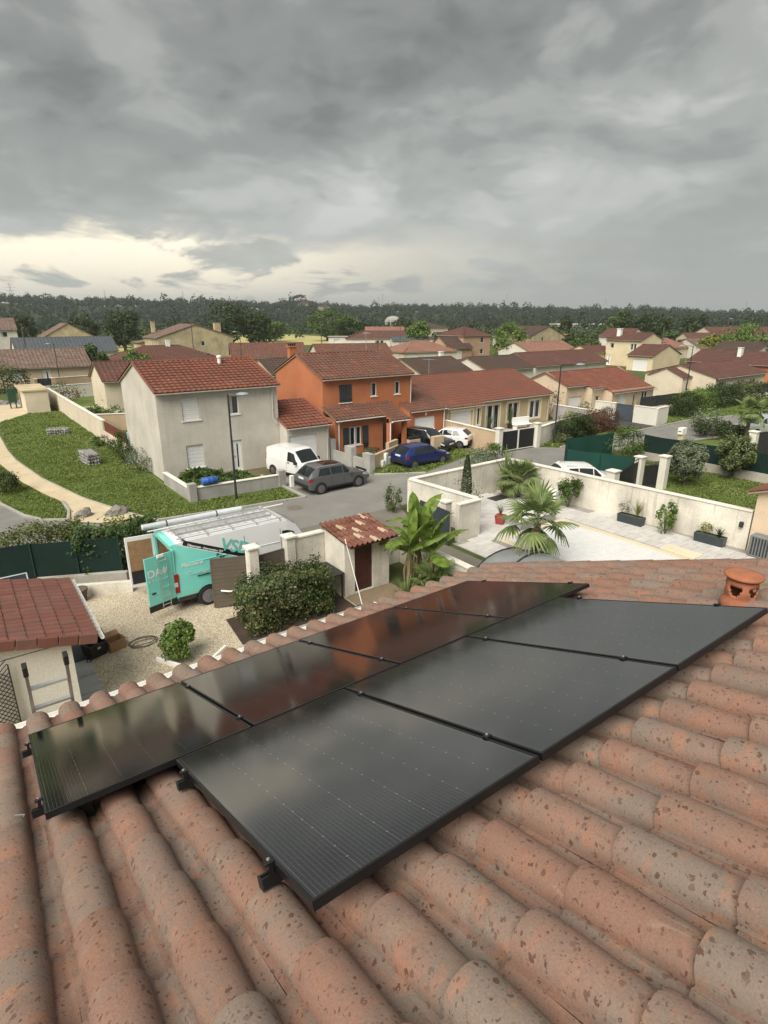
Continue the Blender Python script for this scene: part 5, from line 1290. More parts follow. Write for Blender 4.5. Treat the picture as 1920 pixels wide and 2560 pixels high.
for i, a in enumerate(((12.6,60.5,.15,5.5),(13.2,66,2.6,.18),(10.8,71,2.6,.18))):
    MBx = MB().bbox(0,0,0,a[2],a[3],.22,.01); tag(MBx.build('bed_edging', W_COP, loc=(a[0],a[1],.02)), ('long white garden bed edging behind the boundary wall','white garden bed edging near the cream side house','white garden bed edging near the back wall')[i], 'edging')
# gabions and boulders
def stones(name, label, x, y, w, d, h, seed, rz, cat='gabion'):
    t = thing(name, label, cat, (x, y, 0), rz); g = random.Random(seed); ms = M('gabion_stone', (.27,.265,.26), .9, .4, 7, .4, 20, orand=.35)
    kinds = []
    for q in range(4):
        bm = bmesh.new(); bmesh.ops.create_icosphere(bm, subdivisions=1, radius=.5)
        for v in bm.verts: v.co *= g.uniform(.78, 1.15)
        me = bpy.data.meshes.new('stone'); bm.to_mesh(me); bm.free(); me.materials.append(ms); kinds.append(me)
    s = .17; nx, ny, nz = int(w/s), int(d/s), int(h/s)
    for i in range(nx):
        for j in range(ny):
            for k in range(nz):
                if 0 < i < nx-1 and 0 < j < ny-1 and k < nz-1: continue
                o = obj('stone', g.choice(kinds), t, loc=(-w/2+(i+.5)*w/nx, -d/2+(j+.5)*d/ny, (k+.45)*h/nz), rot=(g.random()*6, g.random()*6, g.random()*6)); z = g.uniform(.16, .24); o.scale = (z*1.1, z, z*.85)
    mb = MB()
    for a in (-w/2, w/2):
        for b in (-d/2, d/2): mb.tube([(a,b,0),(a,b,h)], .008, 4)
    for zz in (0.02, h):
        mb.tube([(-w/2,-d/2,zz),(w/2,-d/2,zz),(w/2,d/2,zz),(-w/2,d/2,zz),(-w/2,-d/2,zz)], .008, 4)
    mb.build('wire_cage', MGALV, t)
stones('gabion_bench', 'flat grey gabion seat on the lawn, farther one', 6.7, 56.2, 1.7, .8, .55, 1, -.35); stones('gabion_bench', 'long grey gabion seat on the lawn, nearer one', 6.75, 43.4, .8, 2.1, .85, 2, .1)
def boulder(label, x, y, w, h, seed, rz=0):
    bm = bmesh.new(); bmesh.ops.create_icosphere(bm, subdivisions=3, radius=1)
    for v in bm.verts:
        n = mnoise.noise(v.co*1.2 + Vector((seed*7, 0, 0))); q = mnoise.noise(v.co*3.1 + Vector((0, seed*3, 0)))
        v.co *= 1 + .34*n + .12*q; v.co.x *= w/2; v.co.y *= w*.36; v.co.z = max(-.1, v.co.z*h)
    me = bpy.data.meshes.new('boulder'); bm.to_mesh(me); bm.free(); me.materials.append(M('boulder_rock', (.20,.185,.165), .92, .4, 4, .6, 14, bdist=.05))
    tag(obj('boulder', me, loc=(x, y, 0), rot=(0,0,rz)), label, 'boulder')
boulder('dark pointed boulder on the sand path', 4.25, 31.3, .95, .42, 1, .3); boulder('pale ridged boulder on the sand path, near the lawn', 5.65, 30.7, 1.15, .45, 2, .4)
boulder('small dark rock at the far end of the sand path', 4.6, 81, 1.2, .45, 5)
# street furniture
def street_lamp(label, x, y, h, rz, arm=1.0, group='street lamps'):
    t = thing('street_lamp', label, 'street lamp', (x, y, 0), rz, group)
    MB().tube([(0,0,0),(0,0,.9),(0,0,h)], [.075,.062,.045], 10).build('pole', MDK, t)
    MB().tube([(0,0,h-.04),(arm*.5,0,h),(arm*.75,0,h)], .032, 6).build('arm', MDK, t)
    mb = MB(); mb.lathe([(0,-.02),(.26,-.03),(.27,.0),(.22,.07),(.1,.11),(0,.12)], (0,0,0), 14); mb.xf(Matrix.Translation((arm*.98,0,h-.01)) @ Matrix.Diagonal((1.35,.8,1,1))); hd = mb.build('lamp_head', M('lamp_grey', (.22,.25,.28), .4), t, True)
street_lamp('dark street lamp in front of the rendered house', 11.5, 29.35, 5.75, radians(-36), .8); street_lamp('dark street lamp at the hedge right of the black gate', 37.6, 28.5, 6.15, radians(-36), 1.5)
street_lamp('dark street lamp on the verge before the cream bungalow', 66.5, 33.2, 6.6, radians(150), 1.3); street_lamp('dark street lamp beyond the kiosk at the far left', 13.0, 97.5, 6.0, radians(170), .7)
street_lamp('far street lamp standing before the long red roofed house', 42.3, 100, 7.2, radians(150), .9)
def utility_pole(label, x, y, h, arm=True, r=.14):
    t = thing('utility_pole', label, 'utility pole', (x, y, 0), .5, 'utility poles'); MB().tube([(0,0,0),(0,0,h)], [r, r*.65], 7).build('pole', M('pole_wood', (.10,.085,.07), .9), t)
    if arm: MB().box(-.7,-.05,h-.5,.7,.05,h-.38).build('crossarm', MATS['pole_wood'], t)
for lab, x, y, hh in (('wooden utility pole beside the ochre farmhouse', 50.2, 148, 9.8), ('tall thin pole between the field and the maroon house', 88, 150, 8.5), ('thin pole behind the long orange house at the right', 112, 62, 7.5), ('thin pole left of the pink villa roof', 118, 152, 8.6), ('pole behind the brown roofed houses near the pink hipped bungalow', 66, 92, 5.6), ('pole at the far right among the trees', 262, 118, 10), ('second pole at the far right edge of the woods', 250, 100, 9.2), ('pole beyond the yellow house', 205, 150, 9.5), ('pole at the far left behind the mottled roof', 12, 124, 8.6)): utility_pole(lab, x, y, hh)
m = thing('mailbox', 'white mailbox on a stone post beside the branch road', 'mailbox', (45.9, 22.7, 0)); MB().bbox(-.2,-.2,0,.2,.2,.8,.03).build('post', S_OLD, m); MB().bbox(-.35,-.2,.8,.35,.2,1.3,.03).build('box', MW, m); MB().box(-.36,-.12,1.0,-.352,.12,1.06).build('slot', MBLK, m)
for i, (x, y) in enumerate(((46.6,17.8),(47.6,16.4))): pillar(('white gate pillar with intercom at the far right lawn','taller white gate pillar at the far right lawn')[i], x, y, 1.75+.2*i, .5, W_NEW)
panel_gate('garden_gate', 'black garden gate between the white pillars at the far right', 46.8, 17.5, 47.4, 16.7, 1.6, MBLK, boards=4, vertical=True)
# pylons and masts on the skyline
def pylon(label, az, d, h, z, kind=0):
    x, y = d*sin(radians(az)), d*cos(radians(az)); t = thing('pylon', label, 'pylon', (x, y, z), radians(-az), 'pylons on the wooded skyline'); mb = MB(); w = h*.09; r = h*.007
    for a in (-1, 1):
        for b in (-1, 1): mb.tube([(a*w,b*w,0),(a*w*.25,b*w*.25,h*.75),(a*w*.1,b*w*.1,h)], r, 4)
    for k in range(6):
        z0, z1 = h*.75*k/6, h*.75*(k+1)/6; q0, q1 = w*(1-.75*k/6), w*(1-.75*(k+1)/6)
        mb.tube([(-q0,-q0,z0),(q1,-q1,z1)], r*.6, 3); mb.tube([(q0,-q0,z0),(-q1,-q1,z1)], r*.6, 3)
    mb.build('lattice', MGALV, t)
    if kind:
        for zz, ww in ((.72,.16),(.84,.2),(.95,.13)): MB().box(-h*ww,-.3,h*zz,h*ww,.3,h*zz+h*.012).build('crossarm', MGALV, t)
PY = [(31,1),(0,0)]
for i, (px, top, hh, kd) in enumerate(((33,735,0,1),(266,740,0,0),(460,737,0,0),(947,746,0,0),(956,738,0,0),(981,755,0,0),(1204,750,0,0),(1267,738,0,0),(1513,755,0,1),(1654,760,0,1),(1866,766,0,1))):
    d = 1500; hx = (px-960)/(1450*cos(radians(18.5))+515*sin(radians(18.5))); az = 36.3 + math.degrees(math.atan(hx)); zt = 9.5 + (795-top)/1540*d/cos(math.atan(hx))
    pylon(('left most','second from left','third from left','left of the close pair in the middle','right of the close pair in the middle','short middle','thin centre right','tall centre right','broad right','wide armed right','faint rightmost')[i] + ' lattice mast on the wooded skyline', az, d, 52 if kd else 45, zt-(52 if kd else 45), kd)
# ---------------------------------------------------------------- planting in its places
# forest on the bluff: thousands of crowns that read as one wood
g = np.random.default_rng(5); P = []; Nn = []; S = []
rows = []
k = 0
while k < 5600:
    az = g.uniform(-24, 86); d = 430 + 560*g.random()**.9 if k % 3 else g.uniform(860, 985)
    x, y = d*sin(radians(az)), d*cos(radians(az)); z = ridge_z(x, y)
    if 470 < d < 500: continue
    rows.append((x, y, z, g.uniform(2.4, 4.4)*(.9+.25*(d > 880))*(1.45 if g.random() < .09 else 1), g.uniform(.9, 1.7) * (1.25 if g.random() < .05 else 1))); k += 1
for (x, y, z, r, asp) in rows:
    m = 72; v = g.normal(0, 1, (m, 3)); v /= np.linalg.norm(v, axis=1)[:, None]; v[:, 2] = np.abs(v[:, 2])*1.0 - .12
    lum = 1 + .22*np.sin(v[:, 0]*4+x)*np.sin(v[:, 1]*4+y)
    P.append(np.array([x, y, z+r*asp*.7]) + v*lum[:, None]*np.array([r, r, r*asp])*(.75+.3*g.random(m))[:, None]); Nn.append(v*2.2); S.append(np.full(m, r*.40)*g.uniform(.6, 1.3, m))
    P.append(np.array([x, y, z+r*asp*.45]) + g.normal(0, r*.22, (6, 3))); Nn.append(g.normal(0, 1, (6, 3))*2); S.append(np.full(6, r*1.25))
obj('forest', leaf_mesh('forest', L_FOR, np.concatenate(P), np.concatenate(Nn), np.concatenate(S), 3, .75, .7), kind='stuff')
# low scrub and orchard belt in front of the wood
rows = []; P = []; Nn = []; S = []
for k in range(1050):
    az = g.uniform(-20, 82); d = 250 + 190*g.random()
    x, y = d*sin(radians(az)), d*cos(radians(az))
    if 85 < x < 190 and 190 < y < 330 and k % 9: continue
    if 14 < x < 66 and 186 < y < 330 and k % 9: continue
    rows.append((x, y, g.uniform(1.6, 3.6)))
for k in range(420):
    az = g.uniform(48, 82); d = 170 + 120*g.random(); x, y = d*sin(radians(az)), d*cos(radians(az))
    rows.append((x, y, g.uniform(1.0, 2.2)))
for (x, y, r) in rows:
    m = 60; v = g.normal(0, 1, (m, 3)); v /= np.linalg.norm(v, axis=1)[:, None]; v[:, 2] = np.abs(v[:, 2])
    P.append(np.array([x, y, r*.35]) + v*np.array([r, r, r*1.1])*(.7+.35*g.random(m))[:, None]); Nn.append(v*2); S.append(np.full(m, r*.5)*g.uniform(.6, 1.3, m))
obj('scrub', leaf_mesh('scrub', M_leaf('leaf_scrub', (.022,.036,.011), (.075,.105,.034), .7, .15), np.concatenate(P), np.concatenate(Nn), np.concatenate(S), 4, .75, .7), kind='stuff')
GT = 'trees between the houses and the wood'
TR = [  # x, y, height, width, leaf, label
 (43.4,187.3,10.2,11.0,L_DARK,'tall dark round tree left of the ochre farmhouse'),
 (70.3,173.0,12.2,14.5,L_DARK,'big dark spreading tree right of the ochre farmhouse'),
 (77.5,169.1,10.6,10.0,L_DARK,'dark tree overlapping the big tree right of the ochre farmhouse'),
 (19.4,106,4.6,4.6,L_MID,'small bushy green tree before the mottled long house'),
 (23.8,97,4.2,5.0,L_LITE,'bright green small tree at the right end of the mottled long house'),
 (137.0,227.9,11.5,20,L_MID,'large rounded light green tree in the field, left of the pair'),
 (149.0,231.1,9.4,13,L_MID,'rounded light green tree in the field, right of the pair'),
 (161,236,8.2,8,L_FOR,'dull green tree right of the field pair'),
 (112.6,235,7.4,17,L_MID,'broad low green tree at the left edge of the field'),
 (128,155,7.2,9.0,L_LITE,'fresh green round tree before the beige villa'),
 (103.0,92.9,7.6,8.6,L_LITE,'bright green dense tree right of the pink villa'),
 (166.2,212,8.2,9,L_DARK,'dark tree left of the beige villa'),
 (215.8,138.4,10.8,12,L_MID,'tall green tree behind the yellow house chimney'),
 (222.5,133.5,9.8,17,L_DARK,'wide dark tree behind the yellow house roof'),
 (216,121,8.8,9,L_DARK,'dark tree right of the yellow house gable'),
 (240.1,120.6,9.6,10,L_DARK,'dark round tree on the right before the woods'),
 (161.2,67.4,7.0,15,L_LITE,'big bright green tree at the right edge'),
 (152,72,4.8,6,L_YEL,'yellowish round bush tree between the right hand roofs'),
 (182,99,4.8,5,L_MID,'small green tree right of the yellow house'),
 (22.7,239.1,9.4,11,L_DARK,'dark tree behind the left edge houses'),
 (37.5,216.6,9.2,12,L_DARK,'dark tree behind the old gabled barn'),
 (50,215,8,11,L_DARK,'low dark tree between barn and farmhouse'),
 (147,107,4.4,9,L_DARK,'low dark tree left of the yellow house'),
 (228.4,172.8,9,5.5,L_DARK,'slim dark conifer beyond the orange roofed house'),
 (136,96,4,8,L_MID,'low hedge tree behind the yellow annex'),
 (175,150,6.5,11,L_DARK,'dark tree beyond the gabled barn'),
 (136,52,4.5,6,L_DARK,'dark tree behind the orange long house at the right'),
 (140,88,4.2,7,L_MID,'green tree between the yellow house and the pale pink cottage'),
]
for i, (x, y, hh, w, lf, lab) in enumerate(TR):
    d = hypot(x, y)
    tree('tree', lab, x, y, hh*1.22, w*1.1, lf, 100+i, .05, low=-1.0, n=int(3400 if d < 130 else 3000), size=max(.3, d*.0036), k=34, spread=.30, asp=.65)
# the umbrella-crowned cedar on the crest beside the manor
t = thing('cedar_tree', 'dark umbrella shaped cedar beside the manor on the hill crest', 'tree', (412, 757, 21)); MB().tube([(0,0,0),(.5,0,8),(0,0,14)], [1,.8,.4], 6).build('trunk', BARK, t)
P, Nn = clumps((0,0,15.5), (9,9,3.8), 420, 18, .34, 77, -.3); obj('crown', leaf_mesh('crown', L_FOR, P, Nn, 1.7, 9, .6), t)
# lawns
grass('lawn_grass', [(7.2,28.6),(14.5,27.75),(14.5,29.9),(9.2,30.2),(9.1,35.2),(9.2,44),(9.1,50),(2.7,50),(2.9,47),(3.65,40.8),(4.85,34.9),(5.95,31.4),(6.85,29.2)], 60000, 1, .085)
grass('lawn_grass', [(9.1,50),(8.95,70),(8.2,70.8),(6,70.8),(3.2,66),(2.7,58.4),(2.7,50)], 18000, 2, .11)
grass('verge_grass_blades', [(.98,36.4),(1.8,33.4),(2.5,32.0),(3.35,31.2),(3.6,32.6),(3.6,34.6),(3.0,36.9),(2.3,40.6),(1.6,46.8),(1.1,56),(.3,56)], 12000, 3, .09)
grass('garden_grass_blades', [(27.2,10.5),(38.3,13),(38.2,21),(33,17),(32.9,16),(27.0,16)], 24000, 4, .09, .018, L_GRASS)
grass('verge_right_blades', [(37.3,27.6),(43,27.8),(50,28.0),(47,30.5),(39.9,29.8),(36.2,28.6)], 6000, 5, .16)
grass('corner_grass_blades', [(20.9,31.8),(21.0,29.4),(23.6,27.9),(28.2,29.4),(30.8,30.2),(29.8,31.6),(26,32)], 6000, 6, .16)
grass('yard_weeds', [(9.7,31),(14.2,30.6),(14,34.9),(9.7,35.0)], 4500, 7, .28, .02, L_MID)
grass('kerb_weeds', [(11,34.2),(12.6,34.0),(12.6,35.1),(10.4,35.1)], 700, 17, .42, .02, L_MID)
grass('far_verge_blades', [(53.6,28.3),(57.5,28.2),(68,26),(80,25.5),(80,30),(62,32),(56,30.5)], 9000, 8, .11)
# hedges and shrubs in our yard
hedge('photinia_hedge', 'dense photinia hedge with reddish tips between the gravel and the tool shed', 6.15, 15.2, 9.1, 16.55, 1.62, L_PHOT, 21, 15000, .10, lumps=.16)
t = bush('yard_bush', 'bright green bushy shrub in the diamond shaped bed on the gravel', 3.95, 15.45, 1.2, 1.12, L_LITE, 22, 6500, .10, 40, spread=.30)
for i, (x, y, rz, L) in enumerate(((3.35,15.75,-1.05,1.5),(4.05,14.35,.62,1.45))):
    tag(MB().bbox(0,-.035,0,L,.035,.13,.01).build('bed_board', MW, loc=(x, y, .01), rot=(0,0,rz)), ('left white board edging the diamond shrub bed','right white board edging the diamond shrub bed')[i], 'edging')
hedge('laurel_hedge', 'long laurel hedge with yellow green tips behind the dark green screen at the left', -3.0, 23.7, 3.0, 24.9, 2.0, M_leaf('leaf_laurel', (.04,.06,.013), (.13,.16,.038), .5, .25, (.25,.25,.07)), 23, 13000, .11, lumps=.2)
hedge('vine_hedge', 'leafy dark climbing shrub spilling over the screen next to the van', 2.6, 22.35, 5.4, 23.4, 1.95, M_leaf('leaf_vine', (.02,.045,.012), (.085,.14,.035), .45), 24, 7000, .14, lumps=.25)
bush('yellow_shrub', 'yellow green shrub top behind the screen fence near the boulders', 4.2, 24.2, 2.15, 2.0, L_YEL, 25, 900, .12)
bush('round_shrub', 'round clipped dark shrub on the verge beside the sand path at the left edge', 1.45, 38.3, 1.35, 1.9, L_DARK, 26, 2200, .10, 30, spread=.3)
# beds along the rendered house
bush('wall_shrub', 'dark upright shrub against the brown fence', 9.0, 45.2, 1.7, 1.6, L_DARK, 27, 900, .13)
bush('wall_shrub', 'greyish shrub at the gable foot of the rendered house', 8.9, 38.8, 1.5, 1.6, L_GREY, 28, 900, .12, d=3.0)
bush('wall_shrub', 'low twiggy shrub below the gable of the rendered house', 8.9, 41.6, 1.3, 1.5, L_DARK, 29, 800, .12, d=2.4)
bush('wall_shrub', 'tall leafy shrub between fence and gable of the rendered house', 8.8, 43.2, 2.1, 1.5, L_MID, 30, 800, .13)
bush('wall_shrub', 'small shrub at the end of the cream boundary wall', 8.6, 49.0, .9, 1.4, L_MID, 31, 500, .13)
for i, (x, y, hh, w, lf) in enumerate(((12.5,62,1.4,2.0,L_DARK),(14.5,70,1.8,3,L_DARK),(11.2,77,2.2,3,L_RED),(16,75,2.4,4,L_MID),(13.6,59,1.6,2.4,L_GREY),(11.6,67,1,2,L_MID),(17.5,79,1.8,3,L_DARK),(10.6,79.5,2.6,3,L_MID))):
    bush('garden_shrub', ('dark low shrub in the garden behind the boundary wall','dark shrub in the middle of the back garden','reddish shrub near the kiosk in the back garden','large green shrub before the white back wall','grey green flowering shrub near the cream side house','small green shrub on the lawn of the back garden','dark shrub at the right end of the white back wall','leafy shrub just behind the kiosk')[i], x, y, hh, w, lf, 40+i, 350, .2, stems=False)
hedge('far_hedge', 'dark green clipped hedge at the far left before the mottled long house', -4, 91.5, 8.6, 93.5, 2.9, L_DARK, 50, 2500, .3, lumps=.3)
hedge('climbing_bush', 'yellow green bush above the far left hedge', 3.5, 94.5, 7.5, 96, 3.4, L_LITE, 51, 700, .3, lumps=.3)
# middle
bush('street_bush', 'airy grey green bush beyond the pool wall, between blue and white cars', 26.5, 25.6, 1.6, 3.0, L_GREY, 52, 1500, .12, d=2.4)
bush('street_bush', 'spreading green bush in front of the sand wall', 29.5, 27.6, 1.35, 2.4, L_MID, 53, 1500, .12)
bush('wall_bush', 'dark shrub at the outer corner of the pool yard wall', 17.2, 22.6, 1.5, 1.1, L_MID, 54, 900, .1)
bush('flower_bush', 'pale flowering bush by the sand terrace wall', 24.9, 31.4, 1.0, 1.5, L_VAR, 55, 500, .12)
bush('terrace_bush', 'hydrangea bush behind the stepped grey wall', 22.0, 31.6, 1.2, 1.5, L_VAR, 56, 500, .13)
bush('terrace_bush', 'green shrub beside the porch of the orange house', 25.6, 32.6, .8, 1.2, L_MID, 57, 400, .12)
hedge('round_hedge', 'dark round hedge bush right of the street lamp, left of three', 38.4, 27.9, 40.9, 29.4, 1.75, L_DARK, 58, 5000, .13, lumps=.3)
hedge('round_hedge', 'dark green hedge bush in the middle of three before the grey wall', 41.0, 28.3, 42.7, 29.7, 1.7, L_DARK, 59, 4000, .13, lumps=.3)
hedge('round_hedge', 'hedge bush with red young leaves, right of three before the grey wall', 42.9, 28.5, 46.6, 30.2, 1.75, L_RED, 60, 6000, .13, lumps=.3)
bush('lamp_bush', 'small variegated bush at the foot of the street lamp', 38.2, 28.2, .95, 1.6, L_VAR, 61, 800, .1)
bush('willow_bush', 'loose green bush growing over the green screen corner', 37.6, 22.4, 2.3, 3.0, L_MID, 62, 2000, .15)
bush('rosemary_bush', 'yellow green tuft behind the grey block wall', 45.0, 32.6, 1.5, 2.2, L_YEL, 63, 500, .14)
bush('bare_shrub', 'thin dark branching shrub beside the ochre bungalow', 48.0, 37.2, 3.0, 2.8, L_DARK, 64, 260, .2)
bush('olive_shrub', 'grey green shrub behind the grey block wall near the peach bungalow', 49.0, 33.6, 1.9, 2.4, L_GREY, 65, 600, .16)
hedge('street_hedge', 'clipped hedge block at the branch road, nearest the white corner wall', 58.0, 28.7, 61.5, 30.8, 2.0, L_DARK, 66, 5000, .15, lumps=.2)
hedge('street_hedge', 'bright green clipped hedge block in the middle of the row', 62.2, 29.4, 66.5, 31.6, 2.2, L_LITE, 67, 5000, .16, lumps=.2)
hedge('street_hedge', 'tall dark hedge block further along the row', 67.3, 29.5, 71.5, 31.6, 2.3, L_DARK, 68, 5000, .16, lumps=.25)
hedge('street_hedge', 'dark hedge with reddish tips at the end of the row', 72.2, 29.2, 77.5, 31.2, 2.3, L_PHOT, 69, 5000, .18, lumps=.25)
spiky('yucca', 'spiky yucca above the plinth wall between the hedges', 63, 32.0, 2.2, 70, L_YEL, 70, .06, tilt=1.0)
bush('branch_bush', 'loose bush in the garden corner beside the branch road', 52.5, 24.0, 2.3, 3.0, L_GREY, 71, 900, .18)
bush('branch_bush', 'dark laurel clump behind the mailbox', 50.2, 22.3, 1.6, 3.6, L_DARK, 72, 1500, .18)
bush('branch_bush', 'dark low hedge clump right of the mailbox', 51.6, 21.7, 1.4, 2.4, L_DARK, 73, 1500, .18)
for i, (x, y, hh, w, lf) in enumerate(((72,24.2,1.6,3,L_YEL),(78,27.5,2,5,L_MID),(84,24.5,1.8,4,L_LITE),(90,26,2.2,5,L_DARK),(66,24.0,1.3,2.6,L_MID))):
    bush('verge_bush', ('yellow green bush beside the silver car','green bush on the verge before the far right fence','light green bush further along the verge','dark bush at the right edge of the verge','small green bush behind the silver car')[i], x, y, hh, w, lf, 74+i, 500, .25)
def topiary(label, x, y, hh, r, lf, seed):
    t = thing('topiary_tree', label, 'tree', (x, y, 0), 0, 'ball trees on the lawn'); MB().tube([(0,0,0),(.04,.02,hh*.5),(0,0,hh-r)], [.09,.075,.05], 8).build('trunk', BARK, t)
    P, Nn = clumps((0,0,hh-r), (r,r,r*1.02), 9000, 110, .19, seed, -1, .88); obj('crown', leaf_mesh('crown', lf, P, Nn, .13, seed, .55), t)
topiary('grey green ball tree on the lawn, left of the two', 34.0, 16.2, 2.75, 1.15, L_GREY, 80); topiary('yellow variegated ball tree on the lawn, right of the two', 38.0, 15.3, 2.85, 1.2, L_VAR, 81)
bush('red_shrub', 'dark reddish shrub at the right end of the lawn by the roof eave', 33.5, 10.3, 1.3, 1.9, M_leaf('leaf_purple_dark', (.025,.018,.012), (.07,.05,.03)), 82, 800, .12)
bush('ground_shrub', 'low weedy planting along the far side of the white pool wall', 29.3, 11.5, .45, 1.3, L_MID, 83, 700, .1, d=6)
# pool yard plants
t = thing('cypress', 'slim dark columnar cypress behind the pool gate wall', 'tree', (19.1, 19.3, 0)); MB().tube([(0,0,0),(0,0,1.5)], [.06,.03], 6).build('trunk', BARK, t)
q = np.random.default_rng(9); zz = .15+3.2*q.random(2600)**.85; rr = .27*np.sin(np.clip((zz/3.4), 0, 1)*pi*.86+.35)**.8; an = q.random(2600)*6.283
obj('crown', leaf_mesh('crown', L_DARK, np.column_stack([rr*np.cos(an)*q.uniform(.7,1.05,2600), rr*np.sin(an)*q.uniform(.7,1.05,2600), zz]), np.column_stack([np.cos(an), np.sin(an), np.full(2600, .4)]), .1, 9, .4), t)
bush('olive_tree', 'thin grey olive shrub behind the cypress', 20.6, 20.9, 1.75, 1.9, L_GREY, 84, 420, .11)
bush('pale_shrub', 'sparse pinkish shrub behind the pillar of the anthracite gate', 17.6, 19.2, 1.5, 1.3, M_leaf('leaf_pale', (.12,.08,.05), (.30,.22,.16)), 85, 300, .09)
bush('oleander', 'upright oleander bush before the white pool wall', 25.0, 17.7, 1.9, 1.5, L_MID, 86, 900, .17, spread=.3)
bush('slim_conifer', 'airy golden green conifer on the patio before the white wall', 25.3, 12.55, 1.75, 1.0, L_LITE, 87, 1100, .12, spread=.3)
fan_palm('small fan palm in a pot at the far corner of the pool terrace', 24.4, 20.6, 1.05, 1.35, 26, 88, cat='palm tree')
p = thing('plant_pot', 'terracotta pot with trailing plant beside the small fan palm', 'pot', (24.4, 21.6, .02)); MB().lathe([(.16,0),(.27,.5),(.29,.5),(.29,.56),(.24,.56),(.22,.45),(0,.45)], n=16).build('pot', M('terracotta_pot', (.30,.12,.075), .8), p, True); spiky('', '', 0, 0, 2.2, 26, L_LITE, 9, .05, z=.5, tilt=.5, parent=p)
p = thing('plant_pot', 'square red pot with a dry plant by the patio edge', 'pot', (20.2, 18.0, .03), .4); MB().add([(-.16,-.16,0),(.16,-.16,0),(.16,.16,0),(-.16,.16,0),(-.23,-.23,.46),(.23,-.23,.46),(.23,.23,.46),(-.23,.23,.46)], [(3,2,1,0),(0,1,5,4),(1,2,6,5),(2,3,7,6),(3,0,4,7),(4,5,6,7)]).build('pot', M('pot_red', (.30,.05,.05), .4), p); spiky('', '', 0, 0, .75, 40, L_GREY, 11, .012, z=.44, tilt=.8, parent=p)
MBx = MB(); MBx.bbox(-.6,-.35,0,.6,.35,.012,.003); tag(MBx.build('drain_grate', MDK, loc=(23.3,21.0,.05)), 'dark square drain grate in the patio floor', 'grate')
fan_palm('large fan palm with drooping fronds in the middle of the pool terrace', 17.6, 13.75, 1.8, 1.6, 17, 90)
fan_palm('young fan palm fronds low beside the banana plants', 12.6, 14.2, .35, 1.05, 22, 91)
fan_palm('fan palm beside the silver car at the right', 51.6, 20.3, 2.3, 1.3, 18, 92)
spiky('strap_plant', 'tuft of long strap leaves at the foot of the banana plants', 11.5, 14.3, .95, 90, L_PALM, 93, .03, tilt=1.1)
# banana
L_BAN = M_leaf('leaf_banana', (.09,.15,.024), (.22,.31,.065), .4, .4)
def banana_leaf(L, w, seed, droop):
    g = random.Random(seed); mb = MB(); n = 14
    def c(t): return Vector((L*t*(1-.25*droop*t), 0, L*(.55*t - droop*t*t)))
    rib = [c(i/n) for i in range(n+1)]; mb.tube([c(-.18), rib[0], rib[5], rib[10], rib[n]], [.03,.025,.018,.012,.004], 5)
    for s in (-1, 1):
        for i in range(n):
            t0, t1 = i/n, (i+1)/n
            def wd(t): return w*max(.02, sin(pi*min(1, t*1.02+.06))**.55)*.5
            if g.random() < .12: t1 -= .015
            sag = .18 + .12*g.random()
            a, b = c(t0), c(t1); e = wd(t1); f = wd(t0)
            mb.add([a, b, b+Vector((.02, s*e*.55, .05*e)), b+Vector((.05, s*e, -sag*e)), a+Vector((.05, s*f, -sag*f)), a+Vector((.02, s*f*.55, .05*f))], [(0,1,2,5),(5,2,3,4)] if s > 0 else [(5,2,1,0),(4,3,2,5)])
    return mb.mesh('leaf', L_BAN)
bk = [banana_leaf(1.8, .62, 1, .5), banana_leaf(1.6, .58, 2, .8), banana_leaf(1.5, .5, 3, .2)]
MSTEM = M('banana_stem', (.16,.15,.07), .7, .3, 4)
for i, (x, y, hh, lab) in enumerate(((11.95,14.75,2.0,'banana plant with large torn leaves in front of the shed, left stem'),(12.5,15.0,2.4,'tallest banana plant beside the shed, middle stem'),(12.75,14.45,1.8,'banana plant with wide leaf over the gate, right stem'))):
    t = thing('banana_plant', lab, 'banana plant', (x, y, 0)); g = random.Random(i+3)
    MB().tube([(0,0,0),(.03,.02,hh*.5),(0,0,hh)], [.12,.10,.06], 9).build('stem', MSTEM, t)
    for k in range(7):
        o = obj('leaf', bk[(k+i) % 3] if k else bk[2], t); o.location = (0,0,hh-.05-.04*k); el = radians((84,72,62,54,44,30,8)[k] + g.uniform(-8,8)); o.rotation_euler = (g.uniform(-.3,.3), -el+.35, 2.4*k + i*1.3); s = g.uniform(.82,1.08); o.scale = (s,s,s)
    for k in range(3): MB().tube([(0.06*cos(2*k),.06*sin(2*k),hh*.8),(.2*cos(2*k),.2*sin(2*k),hh*.45),(.16*cos(2*k),.16*sin(2*k),hh*.12)], [.02,.05,.02], 5).build('dead_leaf', M('dead_leaf', (.20,.14,.075), .9), t)
t = thing('banana_shoot', 'single young banana leaf showing above our roof edge by the lane wall', 'banana plant', (13.2, 11.9, 0)); MB().tube([(0,0,0),(0,0,.9)], [.08,.05], 7).build('stem', MSTEM, t)
for k in range(4): o = obj('leaf', bk[2], t); o.location = (0,0,.85); o.rotation_euler = (0, -.35, 1.7*k+.4); o.scale = (.7,.7,.7)
